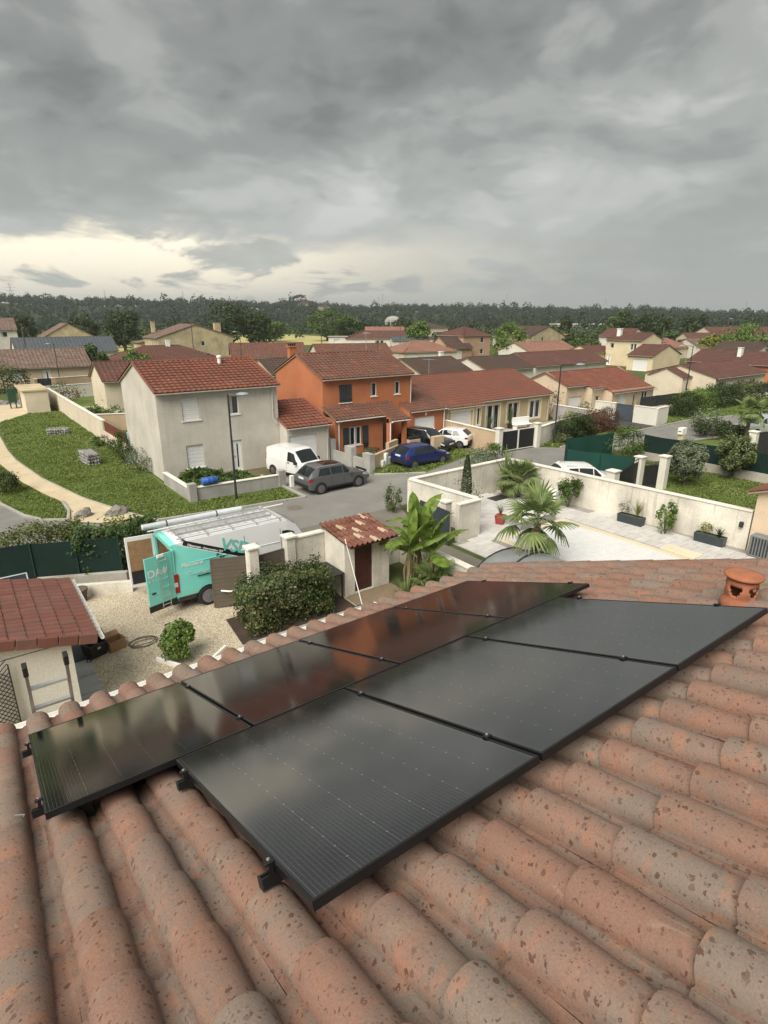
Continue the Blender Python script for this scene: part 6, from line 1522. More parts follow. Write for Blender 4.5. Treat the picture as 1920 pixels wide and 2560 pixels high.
# ---------------------------------------------------------------- vehicles
MTYRE = M('tyre_rubber', (.017,.017,.017), .8, .2, 20); MRIM = M('alloy_rim', (.20,.20,.205), .35, .1, 8, metal=.7)
MHEAD = M('headlight_glass', (.5,.52,.54), .12, .1, 8); MTAIL = M('tail_light_red', (.30,.012,.014), .2, .2, 8); MPLATE = M('number_plate', (.68,.68,.66), .5, .05)
MCARGL = M_glass('car_glass', (.012,.015,.017), .04)
def paint(name, col, metal=.2): return M(name, col, .28, .04, 1.5, metal=metal, coat=.6, co='obj')
def lerp(xs, ys, x):
    if x <= xs[0]: return ys[0]
    for i in range(len(xs)-1):
        if x <= xs[i+1]: t = (x-xs[i])/(xs[i+1]-xs[i]); return ys[i]+(ys[i+1]-ys[i])*t
    return ys[-1]
class Shell:
    """body surface: x along the car (rear 0), t round half a section 0 sill .. 1 shoulder .. 2 roof edge .. 3 centre line"""
    def __init__(s, L, W, st): s.L, s.W, s.st = L, W, st; s.xs = [r[0] for r in st]
    def g(s, i, x): return lerp(s.xs, [r[i] for r in s.st], x)
    def p(s, x, t, off=0.0):
        zb, zs, zr, w, wr = [s.g(i, x) for i in range(1, 6)]
        if t < 1:
            u = t; y = w*(.955+.045*sin(pi*min(1, u*1.3)*.77)); z = zb+(zs-zb)*u
        elif t < 2:
            u = t-1; y = w*.985+(wr-w*.985)*u**1.15; z = zs+(zr-zs)*u
        else:
            u = t-2; y = wr*(1-u); z = zr+.045*(1-(1-u)**2)*min(1, (zr-zs+.05)*3)
        return Vector((x, y+off*(1 if t < 2.2 else .3), z+(off if t >= 1.9 else 0)))
    def body(s, mat, par, skip=None):
        xs = sorted(set(s.xs + [s.L*i/26 for i in range(27)])); ts = [0,.12,.35,.6,.82,1,1.12,1.4,1.7,2,2.15,2.4,2.7,3]
        mb = MB(); n = len(ts)
        for sg in (1, -1):
            o = len(mb.v)
            for x in xs:
                for t in ts: p = s.p(x, t); mb.v.append((p.x, p.y*sg, p.z))
            for i in range(len(xs)-1):
                for j in range(n-1):
                    if skip and skip((xs[i]+xs[i+1])/2, (ts[j]+ts[j+1])/2): continue
                    a = o+i*n+j; f = [a, a+n, a+n+1, a+1]; mb.f.append(f if sg < 0 else f[::-1]); mb.m.append(0)
        for x, rev in ((xs[0], 0), (xs[-1], 1)):
            if skip and not rev and skip(-1, 0): continue
            r = [s.p(x, t) for t in ts]; pts = [(p.x, p.y, p.z) for p in r] + [(p.x, -p.y, p.z) for p in reversed(r[:-1])]
            mb.poly(pts if rev else pts[::-1])
        o = mb.build('body', mat, par); bm = bmesh.new(); bm.from_mesh(o.data); bmesh.ops.remove_doubles(bm, verts=bm.verts, dist=.0005); bm.to_mesh(o.data); bm.free()
        return smooth_angle(o, 38)
    def patch(s, name, x0, x1, t0, t1, mat, par, off=.008, nx=5, nt=4, both=True, slant=(0, 0)):
        for sg in ((1, -1) if both else (1,)):
            mb = MB()
            for i in range(nx+1):
                for j in range(nt+1):
                    t = t0+(t1-t0)*j/nt; k = j/nt; xa = x0+slant[0]*k; xb = x1+slant[1]*k
                    p = s.p(xa+(xb-xa)*i/nx, t, off); mb.v.append((p.x, p.y*sg, p.z))
            for i in range(nx):
                for j in range(nt): a = i*(nt+1)+j; f = [a, a+nt+1, a+nt+2, a+1]; mb.f.append(f if sg < 0 else f[::-1]); mb.m.append(0)
            o = mb.build(name, mat, par); o.data.polygons.foreach_set('use_smooth', [True]*len(o.data.polygons))
    def roofpatch(s, name, x0, x1, t0, mat, par, off=.008, nx=5):
        mb = MB(); ts = [t0+(3-t0)*j/4 for j in range(5)]
        row = [(t, 1) for t in ts] + [(t, -1) for t in reversed(ts[:-1])]
        for i in range(nx+1):
            x = x0+(x1-x0)*i/nx
            for t, sg in row: p = s.p(x, t, off); mb.v.append((p.x, p.y*sg, p.z+off))
        n = len(row)
        for i in range(nx):
            for j in range(n-1): a = i*n+j; mb.f.append([a+1, a+n+1, a+n, a]); mb.m.append(0)
        o = mb.build(name, mat, par); o.data.polygons.foreach_set('use_smooth', [True]*len(o.data.polygons)); return o
def wheels(par, pos, r, y, w=.2, rim=None, spokes=5):
    for x in pos:
        for sg in (-1, 1):
            mb = MB(); mb.lathe([(r*.62,-w/2),(r*.93,-w/2),(r,-w*.36),(r,w*.36),(r*.93,w/2),(r*.62,w/2)], n=28); mb.xf(Matrix.Rotation(radians(90),4,'X'))
            wl = mb.build('wheel', MTYRE, par, loc=(x, sg*(y-w*.42), r)); smooth_angle(wl, 35)
            mb = MB(); mb.lathe([(0,-.02),(r*.66,-.02),(r*.66,.02),(0,.02)], n=24); mb.xf(Matrix.Rotation(radians(90),4,'X') @ Matrix.Translation((0,0,0)))
            d = mb.build('brake_disc', MDK, wl, loc=(0, sg*w*.30, 0))
            mb = MB(); mb.lathe([(r*.60,.0),(r*.68,-.015),(r*.68,.03),(r*.6,.03)], n=24); mb.lathe([(0,-.02),(r*.17,-.02),(r*.15,.045),(0,.05)], n=12)
            for k in range(spokes):
                st = len(mb.v); mb.bbox(r*.12,-r*.075,0,r*.63,r*.075,.035,.008); mb.xf(Matrix.Rotation(2*pi*k/spokes,4,'Z'), st)
            mb.xf(Matrix.Rotation(radians(90 if sg < 0 else -90),4,'X')); mb.build('rim', rim or MRIM, wl, loc=(0, sg*w*.40, 0))
            mb = MB(); n = 20; vs = [(0,0,0)]+[(r*1.17*cos(pi*i/n), 0, r*1.17*sin(pi*i/n)) for i in range(n+1)]
            mb.add(vs, [(0,i+1,i+2) for i in range(n)]); mb.add([(-r*1.17,0,0),(r*1.17,0,0),(r*1.05,0,-r*.62),(-r*1.05,0,-r*.62)], [(0,1,2,3)])
            mb.xf(Matrix.Translation((x, sg*(y+.0035), r*1.0))); mb.build('wheel_arch', MBLK, par)
def car(name, label, x, y, rz, L, W, st, pm, wh, r, win, ws, rear, group='parked cars', cat='car', plate=True, rails=False, sunroof=None, rim=None, scale=1):
    """x,y: rear centre; rz heading; win: list of (x0,x1,slant) side panes; ws: windscreen x-range; rear: rear window x-range"""
    t = thing(name, label, cat, (x, y, 0), rz, group); s = Shell(L, W, st); s.body(pm, t)
    for a, b, sl in win: s.patch('side_window', a, b, 1.1, 1.86, MCARGL, t, slant=sl)
    s.roofpatch('windscreen', ws[0], ws[1], 2.12, MCARGL, t); s.roofpatch('rear_window', rear[0], rear[1], 2.14, MCARGL, t)
    if sunroof: s.roofpatch('sunroof', sunroof[0], sunroof[1], 2.25, MCARGL, t)
    wheels(t, wh, r, W/2, rim=rim)
    s.patch('tail_light', .012, .24, .72, .98, MTAIL, t, .012); s.patch('headlight', L-.5, L-.10, .74, .97, MHEAD, t, .012)
    s.patch('sill', wh[0]+r*1.2, wh[1]-r*1.2, 0.0, .16, MBLK, t, .006)
    zb = st[0][1]
    MB().bbox(-.035,-W*.42,zb,.02,W*.42,zb+.2,.01).build('bumper', MBLK, t); MB().bbox(L-.02,-W*.42,zb,L+.03,W*.42,zb+.2,.01).build('bumper', MBLK, t)
    if plate:
        zp = zb+.45; MB().box(-.012,-.26,zp,.02,.26,zp+.11).build('number_plate', MPLATE, t); MB().box(L-.02,-.26,zb+.22,L+.04,.26,zb+.33).build('number_plate', MPLATE, t)
    MB().bbox(L-.02,-W*.3,zb+.32,L+.018,W*.3,zb+.46,.01).build('grille', MBLK, t)
    for sg in (-1, 1):
        mx = ws[0] if ws[0] > ws[1] else ws[1]; p = s.p(mx-.35, 1.08); mb = MB(); mb.bbox(p.x-.09, sg*(p.y+.02), p.z-.02, p.x+.08, sg*(p.y+.22), p.z+.12, .03); mb.build('mirror', pm, t)
        for a, b, sl in win[:2]: q = s.p(a+.14, .84, .012); MB().bbox(q.x-.09, sg*(q.y-.01), q.z-.015, q.x+.09, sg*(q.y+.02), q.z+.02, .008).build('door_handle', pm, t)
        for a, b, sl in win[:2]:
            mb = MB(); vs = []
            for k in range(7): q = s.p(b+.05, .14+.82*k/6, .005); vs += [(q.x-.006, q.y*sg, q.z), (q.x+.006, q.y*sg, q.z)]
            mb.add(vs, [(2*k,2*k+1,2*k+3,2*k+2) for k in range(6)]); mb.build('door_seam', MBLK, t)
        if rails:
            q0 = s.p(L*.16, 2.1); q1 = s.p(L*.58, 2.1); MB().tube([(q0.x, sg*q0.y, q0.z+.01), (q0.x+.15, sg*q0.y, q0.z+.06), (q1.x-.15, sg*q1.y, q1.z+.06), (q1.x, sg*q1.y, q1.z+.01)], .018, 6).build('roof_rail', MALU, t)
    return t
#        x   zb   zs   zr   w    wr
SUV = lambda L,W,H: [(0,.42,.92,.93,W*.44,W*.40),(.06,.34,.98,1.02,W*.47,W*.40),(.30,.30,1.02,H*.80,W*.49,W*.385),(.72,.28,1.03,H*.985,W*.5,W*.375),(L*.42,.27,1.0,H,W*.5,W*.38),(L*.57,.27,.98,H*.975,W*.5,W*.375),(L*.735,.27,.97,1.01,W*.5,W*.43),(L*.9,.29,.86,.88,W*.485,W*.42),(L*.97,.33,.74,.76,W*.45,W*.38),(L,.40,.64,.65,W*.40,W*.34)]
HAT = lambda L,W,H: [(0,.40,.86,.87,W*.44,W*.40),(.05,.32,.92,.98,W*.47,W*.39),(.28,.28,.95,H*.82,W*.49,W*.37),(.62,.26,.95,H*.985,W*.5,W*.36),(L*.42,.25,.93,H,W*.5,W*.37),(L*.56,.25,.91,H*.97,W*.5,W*.365),(L*.745,.25,.90,.94,W*.5,W*.42),(L*.9,.27,.80,.82,W*.485,W*.42),(L*.97,.31,.70,.72,W*.45,W*.38),(L,.38,.60,.61,W*.40,W*.34)]
P_GREY = paint('paint_grey', (.115,.12,.128), .3); P_BLUE = paint('paint_blue', (.012,.026,.13), .3); P_BLACK = paint('paint_black', (.01,.01,.011), .2); P_WHITE = paint('paint_white', (.70,.70,.69), 0); P_SILV = paint('paint_silver', (.52,.53,.54), .3)
L = 4.2
car('parked_car', 'dark grey crossover parked in front of the white van, roof black', 15.0, 28.35, radians(2), L, 1.8, SUV(L,1.8,1.54), P_GREY, (.76,3.36), .335, [(.60,1.45,(.22,0)),(1.5,2.28,(0,0)),(2.33,2.95,(0,-.42))], (L*.735,L*.575), (.09,.58), rails=True, sunroof=(1.25,2.2))
L = 4.05
car('parked_car', 'blue hatchback parked half hidden behind the pool wall bush', 22.95, 29.7, radians(1), L, 1.79, HAT(L,1.79,1.45), P_BLUE, (.74,3.22), .315, [(.72,1.45,(.3,0)),(1.5,2.2,(0,0)),(2.25,2.9,(0,-.5))], (L*.745,L*.565), (.08,.55))
L = 4.3
car('parked_car', 'black compact crossover facing the street before the orange garage', 27.75, 35.2, radians(-73), L, 1.8, SUV(L,1.8,1.56), P_BLACK, (.80,3.42), .34, [(.62,1.5,(.22,0)),(1.55,2.35,(0,0)),(2.4,3.0,(0,-.42))], (L*.735,L*.575), (.09,.6), rails=True)
L = 3.8
car('parked_car', 'small white hatchback parked with its rear towards the sand wall', 31.5, 31.6, radians(118), L, 1.64, HAT(L,1.64,1.42), P_WHITE, (.62,3.05), .29, [(.6,1.25,(.28,0)),(1.3,2.0,(0,0)),(2.05,2.65,(0,-.45))], (L*.745,L*.565), (.08,.52))
L = 4.3
car('parked_car', 'white car behind the pool wall with only roof and rails in view', 26.9, 20.6, radians(-32), L, 1.75, HAT(L,1.75,1.5), P_WHITE, (.78,3.4), .32, [(.7,1.5,(.3,0)),(1.55,2.35,(0,0)),(2.4,3.05,(0,-.5))], (L*.745,L*.565), (.08,.55), rails=True)
L = 4.5
car('parked_car', 'silver estate car cut by the right edge of the photo', 57.4, 20.2, radians(163), L, 1.82, SUV(L,1.82,1.6), P_SILV, (.85,3.55), .335, [(.62,1.55,(.22,0)),(1.6,2.42,(0,0)),(2.47,3.15,(0,-.42))], (L*.735,L*.575), (.09,.6), rails=True)
L = 4.4
car('parked_car', 'white car far off between the houses at the left', 25, 118, radians(10), L, 1.8, HAT(L,1.8,1.5), P_WHITE, (.78,3.4), .32, [(.7,1.5,(.3,0)),(1.55,2.35,(0,0)),(2.4,3.05,(0,-.5))], (L*.745,L*.565), (.08,.55))
# small white delivery van
L, Wv, Hv = 4.2, 1.78, 1.82
st = [(0,.38,1.05,1.55,.83,.74),(.05,.30,1.06,1.70,.87,.74),(.3,.28,1.06,1.78,.89,.745),(1.2,.27,1.05,Hv,.89,.75),(2.3,.27,1.03,Hv-.02,.89,.74),(2.62,.27,1.02,Hv-.1,.89,.72),(3.25,.27,1.02,1.08,.89,.76),(3.8,.3,.92,.94,.86,.74),(4.08,.34,.78,.80,.80,.66),(4.2,.42,.66,.67,.70,.58)]
t = thing('delivery_van', 'small white delivery van parked before the garage of the rendered house', 'van', (16.25, 34.05, 0), radians(-76), 'parked cars'); s = Shell(L, Wv, st); s.body(P_WHITE, t)
s.patch('side_window', 2.1, 3.05, 1.08, 1.82, MCARGL, t, slant=(0,-.4)); s.roofpatch('windscreen', 3.24, 2.64, 2.1, MCARGL, t)
wheels(t, (.72,3.42), .31, Wv/2); s.patch('tail_light', .01,.1,.9,1.5, MTAIL, t, .01); s.patch('headlight', 3.72,4.08,.75,.97, MHEAD, t, .012); s.patch('sill', 1.1,3.0,0,.14, MBLK, t, .006)
for nm, x in (('door_seam', 2.03), ('door_seam', 3.1)):
    for sg in (-1, 1):
        mb = MB(); vs = []
        for k in range(7): q = s.p(x, .1+.9*k/6, .006); vs += [(q.x-.006,q.y*sg,q.z),(q.x+.006,q.y*sg,q.z)]
        mb.add(vs, [(2*k,2*k+1,2*k+3,2*k+2) for k in range(6)]); mb.build(nm, MBLK, t)
for sg in (-1, 1):
    MB().bbox(2.1,sg*.885,.98,2.3,sg*.905,1.03,.006).build('door_handle', MBLK, t); q = s.p(2.95,1.1); MB().bbox(q.x-.08,sg*(q.y+.02),q.z-.03,q.x+.08,sg*(q.y+.22),q.z+.16,.03).build('mirror', MBLK, t)
MB().bbox(-.03,-.75,.3,.02,.75,.52,.02).build('bumper', MBLK, t); MB().bbox(4.1,-.7,.32,4.22,.7,.5,.03).build('bumper', MBLK, t); MB().box(4.21,-.26,.4,4.23,.26,.5).build('number_plate', MPLATE, t)

# --- the big teal and white panel van with ladder rack, rear doors open
L, Wv, Hv = 5.9, 2.06, 2.48
st = [(0,.42,1.15,2.34,1.0,.86),(.06,.40,1.15,2.42,1.015,.88),(.5,.38,1.15,2.47,1.02,.90),(3.6,.36,1.15,Hv,1.02,.90),(4.25,.36,1.15,2.42,1.02,.88),(4.62,.36,1.18,2.2,1.02,.84),(5.2,.36,1.2,1.30,1.01,.88),(5.62,.40,1.08,1.12,.97,.82),(5.82,.44,.92,.94,.90,.74),(5.9,.5,.78,.79,.82,.66)]
m, nt, b = nodes('van_livery')
tc = nt.nodes.new('ShaderNodeTexCoord'); sp = nt.nodes.new('ShaderNodeSeparateXYZ'); nt.links.new(tc.outputs['Object'], sp.inputs[0])
X, Z = sp.outputs[0], sp.outputs[2]
line = mth(nt, 'MULTIPLY_ADD', X, -.44, 2.52)             # the livery's diagonal, falling towards the cab
dl = mth(nt, 'SUBTRACT', Z, line)
teal = mth(nt, 'LESS_THAN', dl, -.03); white_l = mth(nt, 'MULTIPLY', mth(nt, 'GREATER_THAN', dl, -.03), mth(nt, 'LESS_THAN', dl, 0.0)); band = mth(nt, 'MULTIPLY', mth(nt, 'GREATER_THAN', dl, .0), mth(nt, 'LESS_THAN', dl, .19))
band = mth(nt, 'MULTIPLY', band, mth(nt, 'GREATER_THAN', X, mth(nt, 'MULTIPLY_ADD', Z, .35, -.42)))
c = mixc(nt, teal, (.68,.69,.70), (.19,.63,.565)); c = mixc(nt, band, c, (.008,.012,.016))
rear = mth(nt, 'MULTIPLY', mth(nt, 'LESS_THAN', X, .17), mth(nt, 'GREATER_THAN', Z, .4)); c = mixc(nt, rear, c, (.19,.63,.565))
c = mixc(nt, mth(nt, 'LESS_THAN', Z, .56), c, (.012,.012,.013))
nt.links.new(c, b.inputs['Base Color']); b.inputs['Roughness'].default_value = .32; b.inputs['Coat Weight'].default_value = .4
MLIV = m; MTEAL = paint('paint_teal', (.19,.63,.565), 0)
v = thing('panel_van', 'large teal and white plumber panel van with open rear doors and roof ladders', 'van', (4.80, 19.28, 0), radians(0), None)
s = Shell(L, Wv, st); s.body(MLIV, v, skip=lambda x, t: x < 0)
MIN = M('van_interior', (.035,.032,.028), .9, .3, 5); MPLY = M('plywood', (.27,.165,.085), .75, .25, 5, co='obj')
mb = MB(); mb.box(.0,-.86,.55,3.4,.86,.6); mb.box(3.38,-.86,.6,3.42,.86,2.3); mb.build('cargo_floor', MIN, v)
for sg in (-1, 1): MB().box(.08,sg*.84,.6,3.38,sg*.86,2.28).build('cargo_lining', MPLY, v)
mb = MB(); mb.box(.3,.35,.6,2.9,.83,.64); mb.box(.3,.35,1.15,2.9,.83,1.19); mb.box(.3,.35,1.7,2.9,.83,1.74); mb.build('cargo_shelf', MPLY, v)
mb = MB(); mb.box(-.02,-.9,2.26,.05,.9,2.40); mb.box(-.02,-1.0,.42,.05,-.87,2.30); mb.box(-.02,.87,.42,.05,1.0,2.30); mb.build('rear_frame', MTEAL, v)
MB().bbox(-.16,-1.0,.34,.06,1.0,.56,.02).build('rear_bumper', MBLK, v)
s.patch('side_window', 4.02, 4.86, 1.06, 1.72, MCARGL, v, slant=(0,-.36), off=.01); s.roofpatch('windscreen', 5.18, 4.6, 2.1, MCARGL, v)
wheels(v, (1.08,4.95), .36, Wv/2-.005, .24, M('wheel_trim', (.17,.17,.175), .4, .1, 8), 9)
for sg in (-1, 1):
    mb = MB(); mb.bbox(-.03,sg*.88,.75,.13,sg*1.035,1.42,.02); mb.build('tail_light', MTAIL, v)
    mb = MB(); mb.bbox(-.036,sg*.90,.98,.09,sg*1.04,1.14,.015); mb.build('reverse_light', MHEAD, v)
    mb = MB(); mb.tube([(.75,sg*1.03,1.19),(2.15,sg*1.03,1.19)], .018, 6); mb.build('door_rail', MBLK, v)
    for x in (2.55, 3.95):
        mb = MB(); vs = []
        for k in range(9): q = s.p(x, .1+1.7*k/8, .007); vs += [(q.x-.007,q.y*sg,q.z),(q.x+.007,q.y*sg,q.z)]
        mb.add(vs, [(2*k,2*k+1,2*k+3,2*k+2) for k in range(8)]); mb.build('door_seam', MBLK, v)
    mb = MB(); q = [s.p(x, 1.42, .012) for x in (.5,1.6,2.8,3.9)]; mb.tube([(p.x,p.y*sg,p.z) for p in q], .012, 5); mb.build('body_crease', MLIV, v)
    q = s.p(4.85, 1.0); MB().bbox(q.x-.08,sg*(q.y+.03),q.z,q.x+.1,sg*(q.y+.28),q.z+.36,.04).build('mirror', MBLK, v)
# rear doors swung open to right angles, hinged at the rear corners
def van_door(y, side):
    d = MB().bbox(-.98,-.022,.40,-.02,.022,2.30,.02).build('rear_door', MTEAL if side < 0 else P_WHITE, v, loc=(0, y, 0)); smooth_angle(d, 30)
    return d
dn = van_door(-1.0, -1); dn.rotation_euler = (0,0,radians(14))
MB().box(-.985,-.026,.40,-.015,.026,.62).build('door_foot', MBLK, dn)
MB().bbox(-.86,-.045,1.02,-.72,-.022,1.07,.008).build('door_handle', MBLK, dn)
def upright(sx, z): return (sx, -.075, z)
mb = MB()
for x in (-.55,-.27): mb.tube([(x,-.03,2.22),(x,-.085,2.2),(x,-.085,.48),(x,-.04,.46)], .014, 6)
for k in range(6): mb.tube([(-.55,-.085,.55+.31*k),(-.27,-.085,.55+.31*k)], .014, 6)
mb.build('door_ladder', MALU, dn)
MB().bbox(-.55,-.06,2.2,-.3,-.02,2.31,.02).build('ladder_bracket', MW, dn)
df = van_door(1.0, 1); df.rotation_euler = (0,0,radians(-6))
MB().box(-.90,-.032,1.02,-.12,-.022,2.14).build('door_lining', MPLY, df)
MB().box(-.90,-.03,.52,-.12,-.022,1.01).build('door_pocket', MBLK, df)
# lettering, flat vinyl on the panels
def text(body, size, mat, par, loc, rot, name='lettering', shear=0.0, space=1.0, bold=0.0):
    cu = bpy.data.curves.new('text', 'FONT'); cu.body = body; cu.size = size; cu.extrude = .0015; cu.shear = shear; cu.space_character = space; cu.offset = bold
    to = bpy.data.objects.new('text', cu); COL.objects.link(to); bpy.context.view_layer.update()
    me = bpy.data.meshes.new_from_object(to.evaluated_get(bpy.context.evaluated_depsgraph_get())); bpy.data.objects.remove(to); bpy.data.curves.remove(cu)
    me.name = name; me.materials.clear(); me.materials.append(mat); o = obj(name, me, par, loc=loc, rot=rot); return o
MVW = M('vinyl_white', (.72,.74,.74), .4, .03); MVP = M('vinyl_pale_teal', (.36,.66,.62), .4, .03); MVT = M('vinyl_teal', (.13,.47,.42), .4, .03); MVB = M('vinyl_black', (.012,.014,.016), .4, .05)
SY = -1.048
def tilt_y(z): return -1.026 + max(0, (z-1.15))*.105
R0 = radians(90)
text('Plomberie', .18, MVW, v, (.27, tilt_y(1.62)-.012, 1.60), (R0-.10, 0, 0), bold=.003)
text('Chauffage', .185, MVP, v, (.43, tilt_y(1.30)-.012, 1.28), (R0-.10, 0, 0), bold=.003)
def slanted(o, a): o.rotation_euler = (Matrix.Rotation(R0-.10, 3, 'X') @ Matrix.Rotation(a, 3, 'Z')).to_euler(); return o
slanted(text('VSDA', .60, MVT, v, (1.62, tilt_y(2.0)-.03, 1.92), (R0, 0, 0), bold=.012), -.36)
slanted(text('Pér', .19, MVB, v, (1.46, tilt_y(1.75)-.02, 1.70), (R0, 0, 0), space=1.25, bold=.004), -.36)
slanted(text('Dépannage - Intervention 7j/7', .105, MVW, v, (.55, tilt_y(2.2)-.006, 2.305), (R0, 0, 0), bold=.002), -.415)
text('DA', .36, MVW, dn, (-.93, -.025, 1.60), (R0, 0, 0), bold=.006); text('& FILS', .115, MVW, dn, (-.92, -.025, 1.44), (R0, 0, 0), space=1.3)
mb = MB(); mb.poly([(.085*sin(a)*(1 if cos(a) < .2 else max(0, 1-(cos(a)-.2)*1.1)), 0, .085*cos(a)*(1.75 if cos(a) > .2 else 1)) for a in [2*pi*i/24 for i in range(24)]][::-1]); mb.build('drop_emblem', MVW, dn, loc=(-.34, -.026, 1.70))
# roof rack and load
rk = MB()
for sg in (-1, 1):
    rk.tube([(.25,sg*.84,2.56),(4.1,sg*.84,2.56)], .022, 6)
    for x in (.4,1.3,2.2,3.1,4.0): rk.tube([(x,sg*.86,2.44),(x,sg*.84,2.56)], .03, 6)
for x in (.4,1.3,2.2,3.1,4.0): rk.tube([(x,-.84,2.56),(x,.84,2.56)], .02, 6)
rk.build('roof_rack', MALU, v)
def ladder(label, x, y, z, L, w, n, rz=0):
    t = thing('roof_ladder', label, 'ladder', (x, y, z), rz)
    for a in (0, w): MB().box(0,a-.014,0,L,a+.014,.075).build('stile', MALU, t)
    me = MB().tube([(0,.014,.037),(0,w-.014,.037)], .018, 6).mesh('rung', MALU)
    for k in range(n): obj('rung', me, t, loc=(.18+(L-.36)*k/(n-1), 0, 0))
ladder('aluminium ladder lying flat on the van rack, nearer the camera', 5.1, 18.72, 2.59, 3.5, .42, 12); ladder('second aluminium ladder lying flat on the van rack, farther side', 5.0, 19.22, 2.59, 3.7, .42, 13)
p = thing('pipe_carrier', 'long white pipe tube strapped on the far side of the van roof rack', 'tube', (4.35, 19.9, 2.70)); mb = MB(); mb.lathe([(0,0),(.10,0),(.105,.02),(.10,.05),(.10,3.55),(.108,3.57),(.1,3.62),(0,3.62)], n=16); mb.xf(Matrix.Rotation(radians(90),4,'Y')); mb.build('tube', M('tube_grey_white', (.50,.53,.56), .3, .08, 3), p, True)
for x in (.8,2.6): mb = MB(); mb.lathe([(.106,0),(.112,0),(.112,.04),(.106,.04)], n=16); mb.xf(Matrix.Translation((x,0,0)) @ Matrix.Rotation(radians(90),4,'Y')); mb.build('strap', MDK, p)
p = thing('load_rail', 'thin white rail sticking out forward over the van cab', 'rail', (4.45, 19.62, 2.62)); MB().tube([(0,0,0),(5.1,0.05,.02)], .022, 6).build('bar', MW, p)
# ---------------------------------------------------------------- our own roof: tiles, solar panels, vent, gutter
RT = Vector((.638, 1.268, 7.681)); RU = Vector((1,0,0)); RV = Vector((0,.94044,-.33995)); RN = Vector((0,.33995,.94044))
def rp(u, v, n=0.0): return RT + RU*u + RV*v + RN*n
house = thing('tiled_roof_house', 'large weathered clay tile roof in the foreground carrying the solar panels', 'house', (0, 0, 0))
mb = MB(); a, b2, c, d = rp(-3.2,-3.2,-.215), rp(5.42,-3.2,-.215), rp(5.42,4.5,-.215), rp(-3.2,4.5,-.215)
low = RN*-.12; mb.add([a,b2,c,d,a+low,b2+low,c+low,d+low], [(0,1,2,3),(7,6,5,4),(0,4,5,1),(1,5,6,2),(2,6,7,3),(3,7,4,0)])
roof = mb.build('roof', M('roof_mortar', (.20,.12,.085), .95, .3, 8), house)
MB().box(-2.5, -7, 0, 5.95, 5.0, 5.6).build('wall', S_PCH, house)
mb = MB(); mb.poly([(-2.5,-1.9,8.7),(5.95,-1.9,8.7),(5.95,-7,6.9),(-2.5,-7,6.9)]); mb.build('roof_back', T_ORG, house)
T_OUR = M_tile('roof_clay', (.245,.142,.107), (.178,.143,.119), (.285,.147,.097), spots=.85, orand=.12, patch=3.0)
def our_tile(seed):
    g = random.Random(seed); mb = MB(); cov = []; m = 12
    for i in range(m+1):
        t = pi*i/m; cov.append((-cos(t)*.094, sin(t)**.85*.088))
    pan = [(.106,-.001),(.132,-.010),(.158,-.001)]
    prof = [(-.112,.0)] + cov + pan; n = len(prof); rows = []
    for k, (y, sc, lift) in enumerate(((0,1.0,.027),(-.03,1.0,.028),(-.17,.965,.019),(-.32,.93,.007),(-.455,.895,.0))):
        for x, z in prof:
            w = sc if abs(x) < .1 else 1; rows.append((x*w + g.uniform(-.0012,.0012), y, z*(sc*sc if z > 0 else 1) + lift + g.uniform(-.0010,.0010)))
    fs = [(k*n+i, k*n+i+1, (k+1)*n+i+1, (k+1)*n+i) for k in range(4) for i in range(n-1)]
    o = len(rows); rows += [(x*.97, 0, z*.80+.027-.018) for x, z in prof]
    fs = [f[::-1] for f in fs] + [(i, i+1, o+i+1, o+i) for i in range(n-1)]
    me = mb.add(rows, [f[::-1] for f in fs]).mesh('roof_tile', T_OUR, True)
    try: me.set_sharp_from_angle(angle=radians(50))
    except Exception: pass
    return rows, [f[::-1] for f in fs], me
kinds = [our_tile(i) for i in range(4)]
rng = random.Random(12)
FWD = Vector((.592*.9483,.8059*.9483,-.3173)); RGT = Vector((.8059,-.592,0)); DWN = FWD.cross(RGT)
cells = []
for j in range(-10, 19):
    for k in range(-6, 12):
        u = .49+.265*j; v = -.05+.42*k
        if u > 5.33: continue
        vc = v-.21
        if .32 < u < 3.1 and .62 < vc < 1.62: continue
        if -.38 < u < 3.6 and (2.45 if u < .35 else 1.5) < vc < 3.15: continue
        if .3 < u < 3.1 and 1.3 < vc < 1.8: continue
        q = rp(u, vc, -.12) - Vector((0,0,EYE)); zf = q.dot(FWD)
        x = q.dot(RGT)/zf if zf > .2 else 9; y = q.dot(DWN)/zf if zf > .2 else 9
        vis = zf > .2 and abs(x) < .78 and abs(y) < 1.02
        cells.append((0 if vis else 1, q.length, u, v))
cells.sort(); rest = MB(); nvis = 0
for vis, d, u, v in cells:
    kk = rng.randrange(4)
    T = frame_mat(rp(u, v + rng.uniform(-.006,.006), -.208 + rng.uniform(0,.004)), RU, RV) @ Matrix.Rotation(rng.uniform(-.012,.012), 4, 'Z') @ Matrix.Rotation(rng.uniform(-.008,.008), 4, 'X')
    if vis == 0 and nvis < 300:
        o = obj('roof_tile', kinds[kk][2], roof); o.matrix_basis = T; nvis += 1
    else: s0 = len(rest.v); rest.add(kinds[kk][0], kinds[kk][1]); rest.xf(T, s0)
if rest.v: rest.build('roof_tiles', T_OUR, roof, smooth=True, kind='stuff')
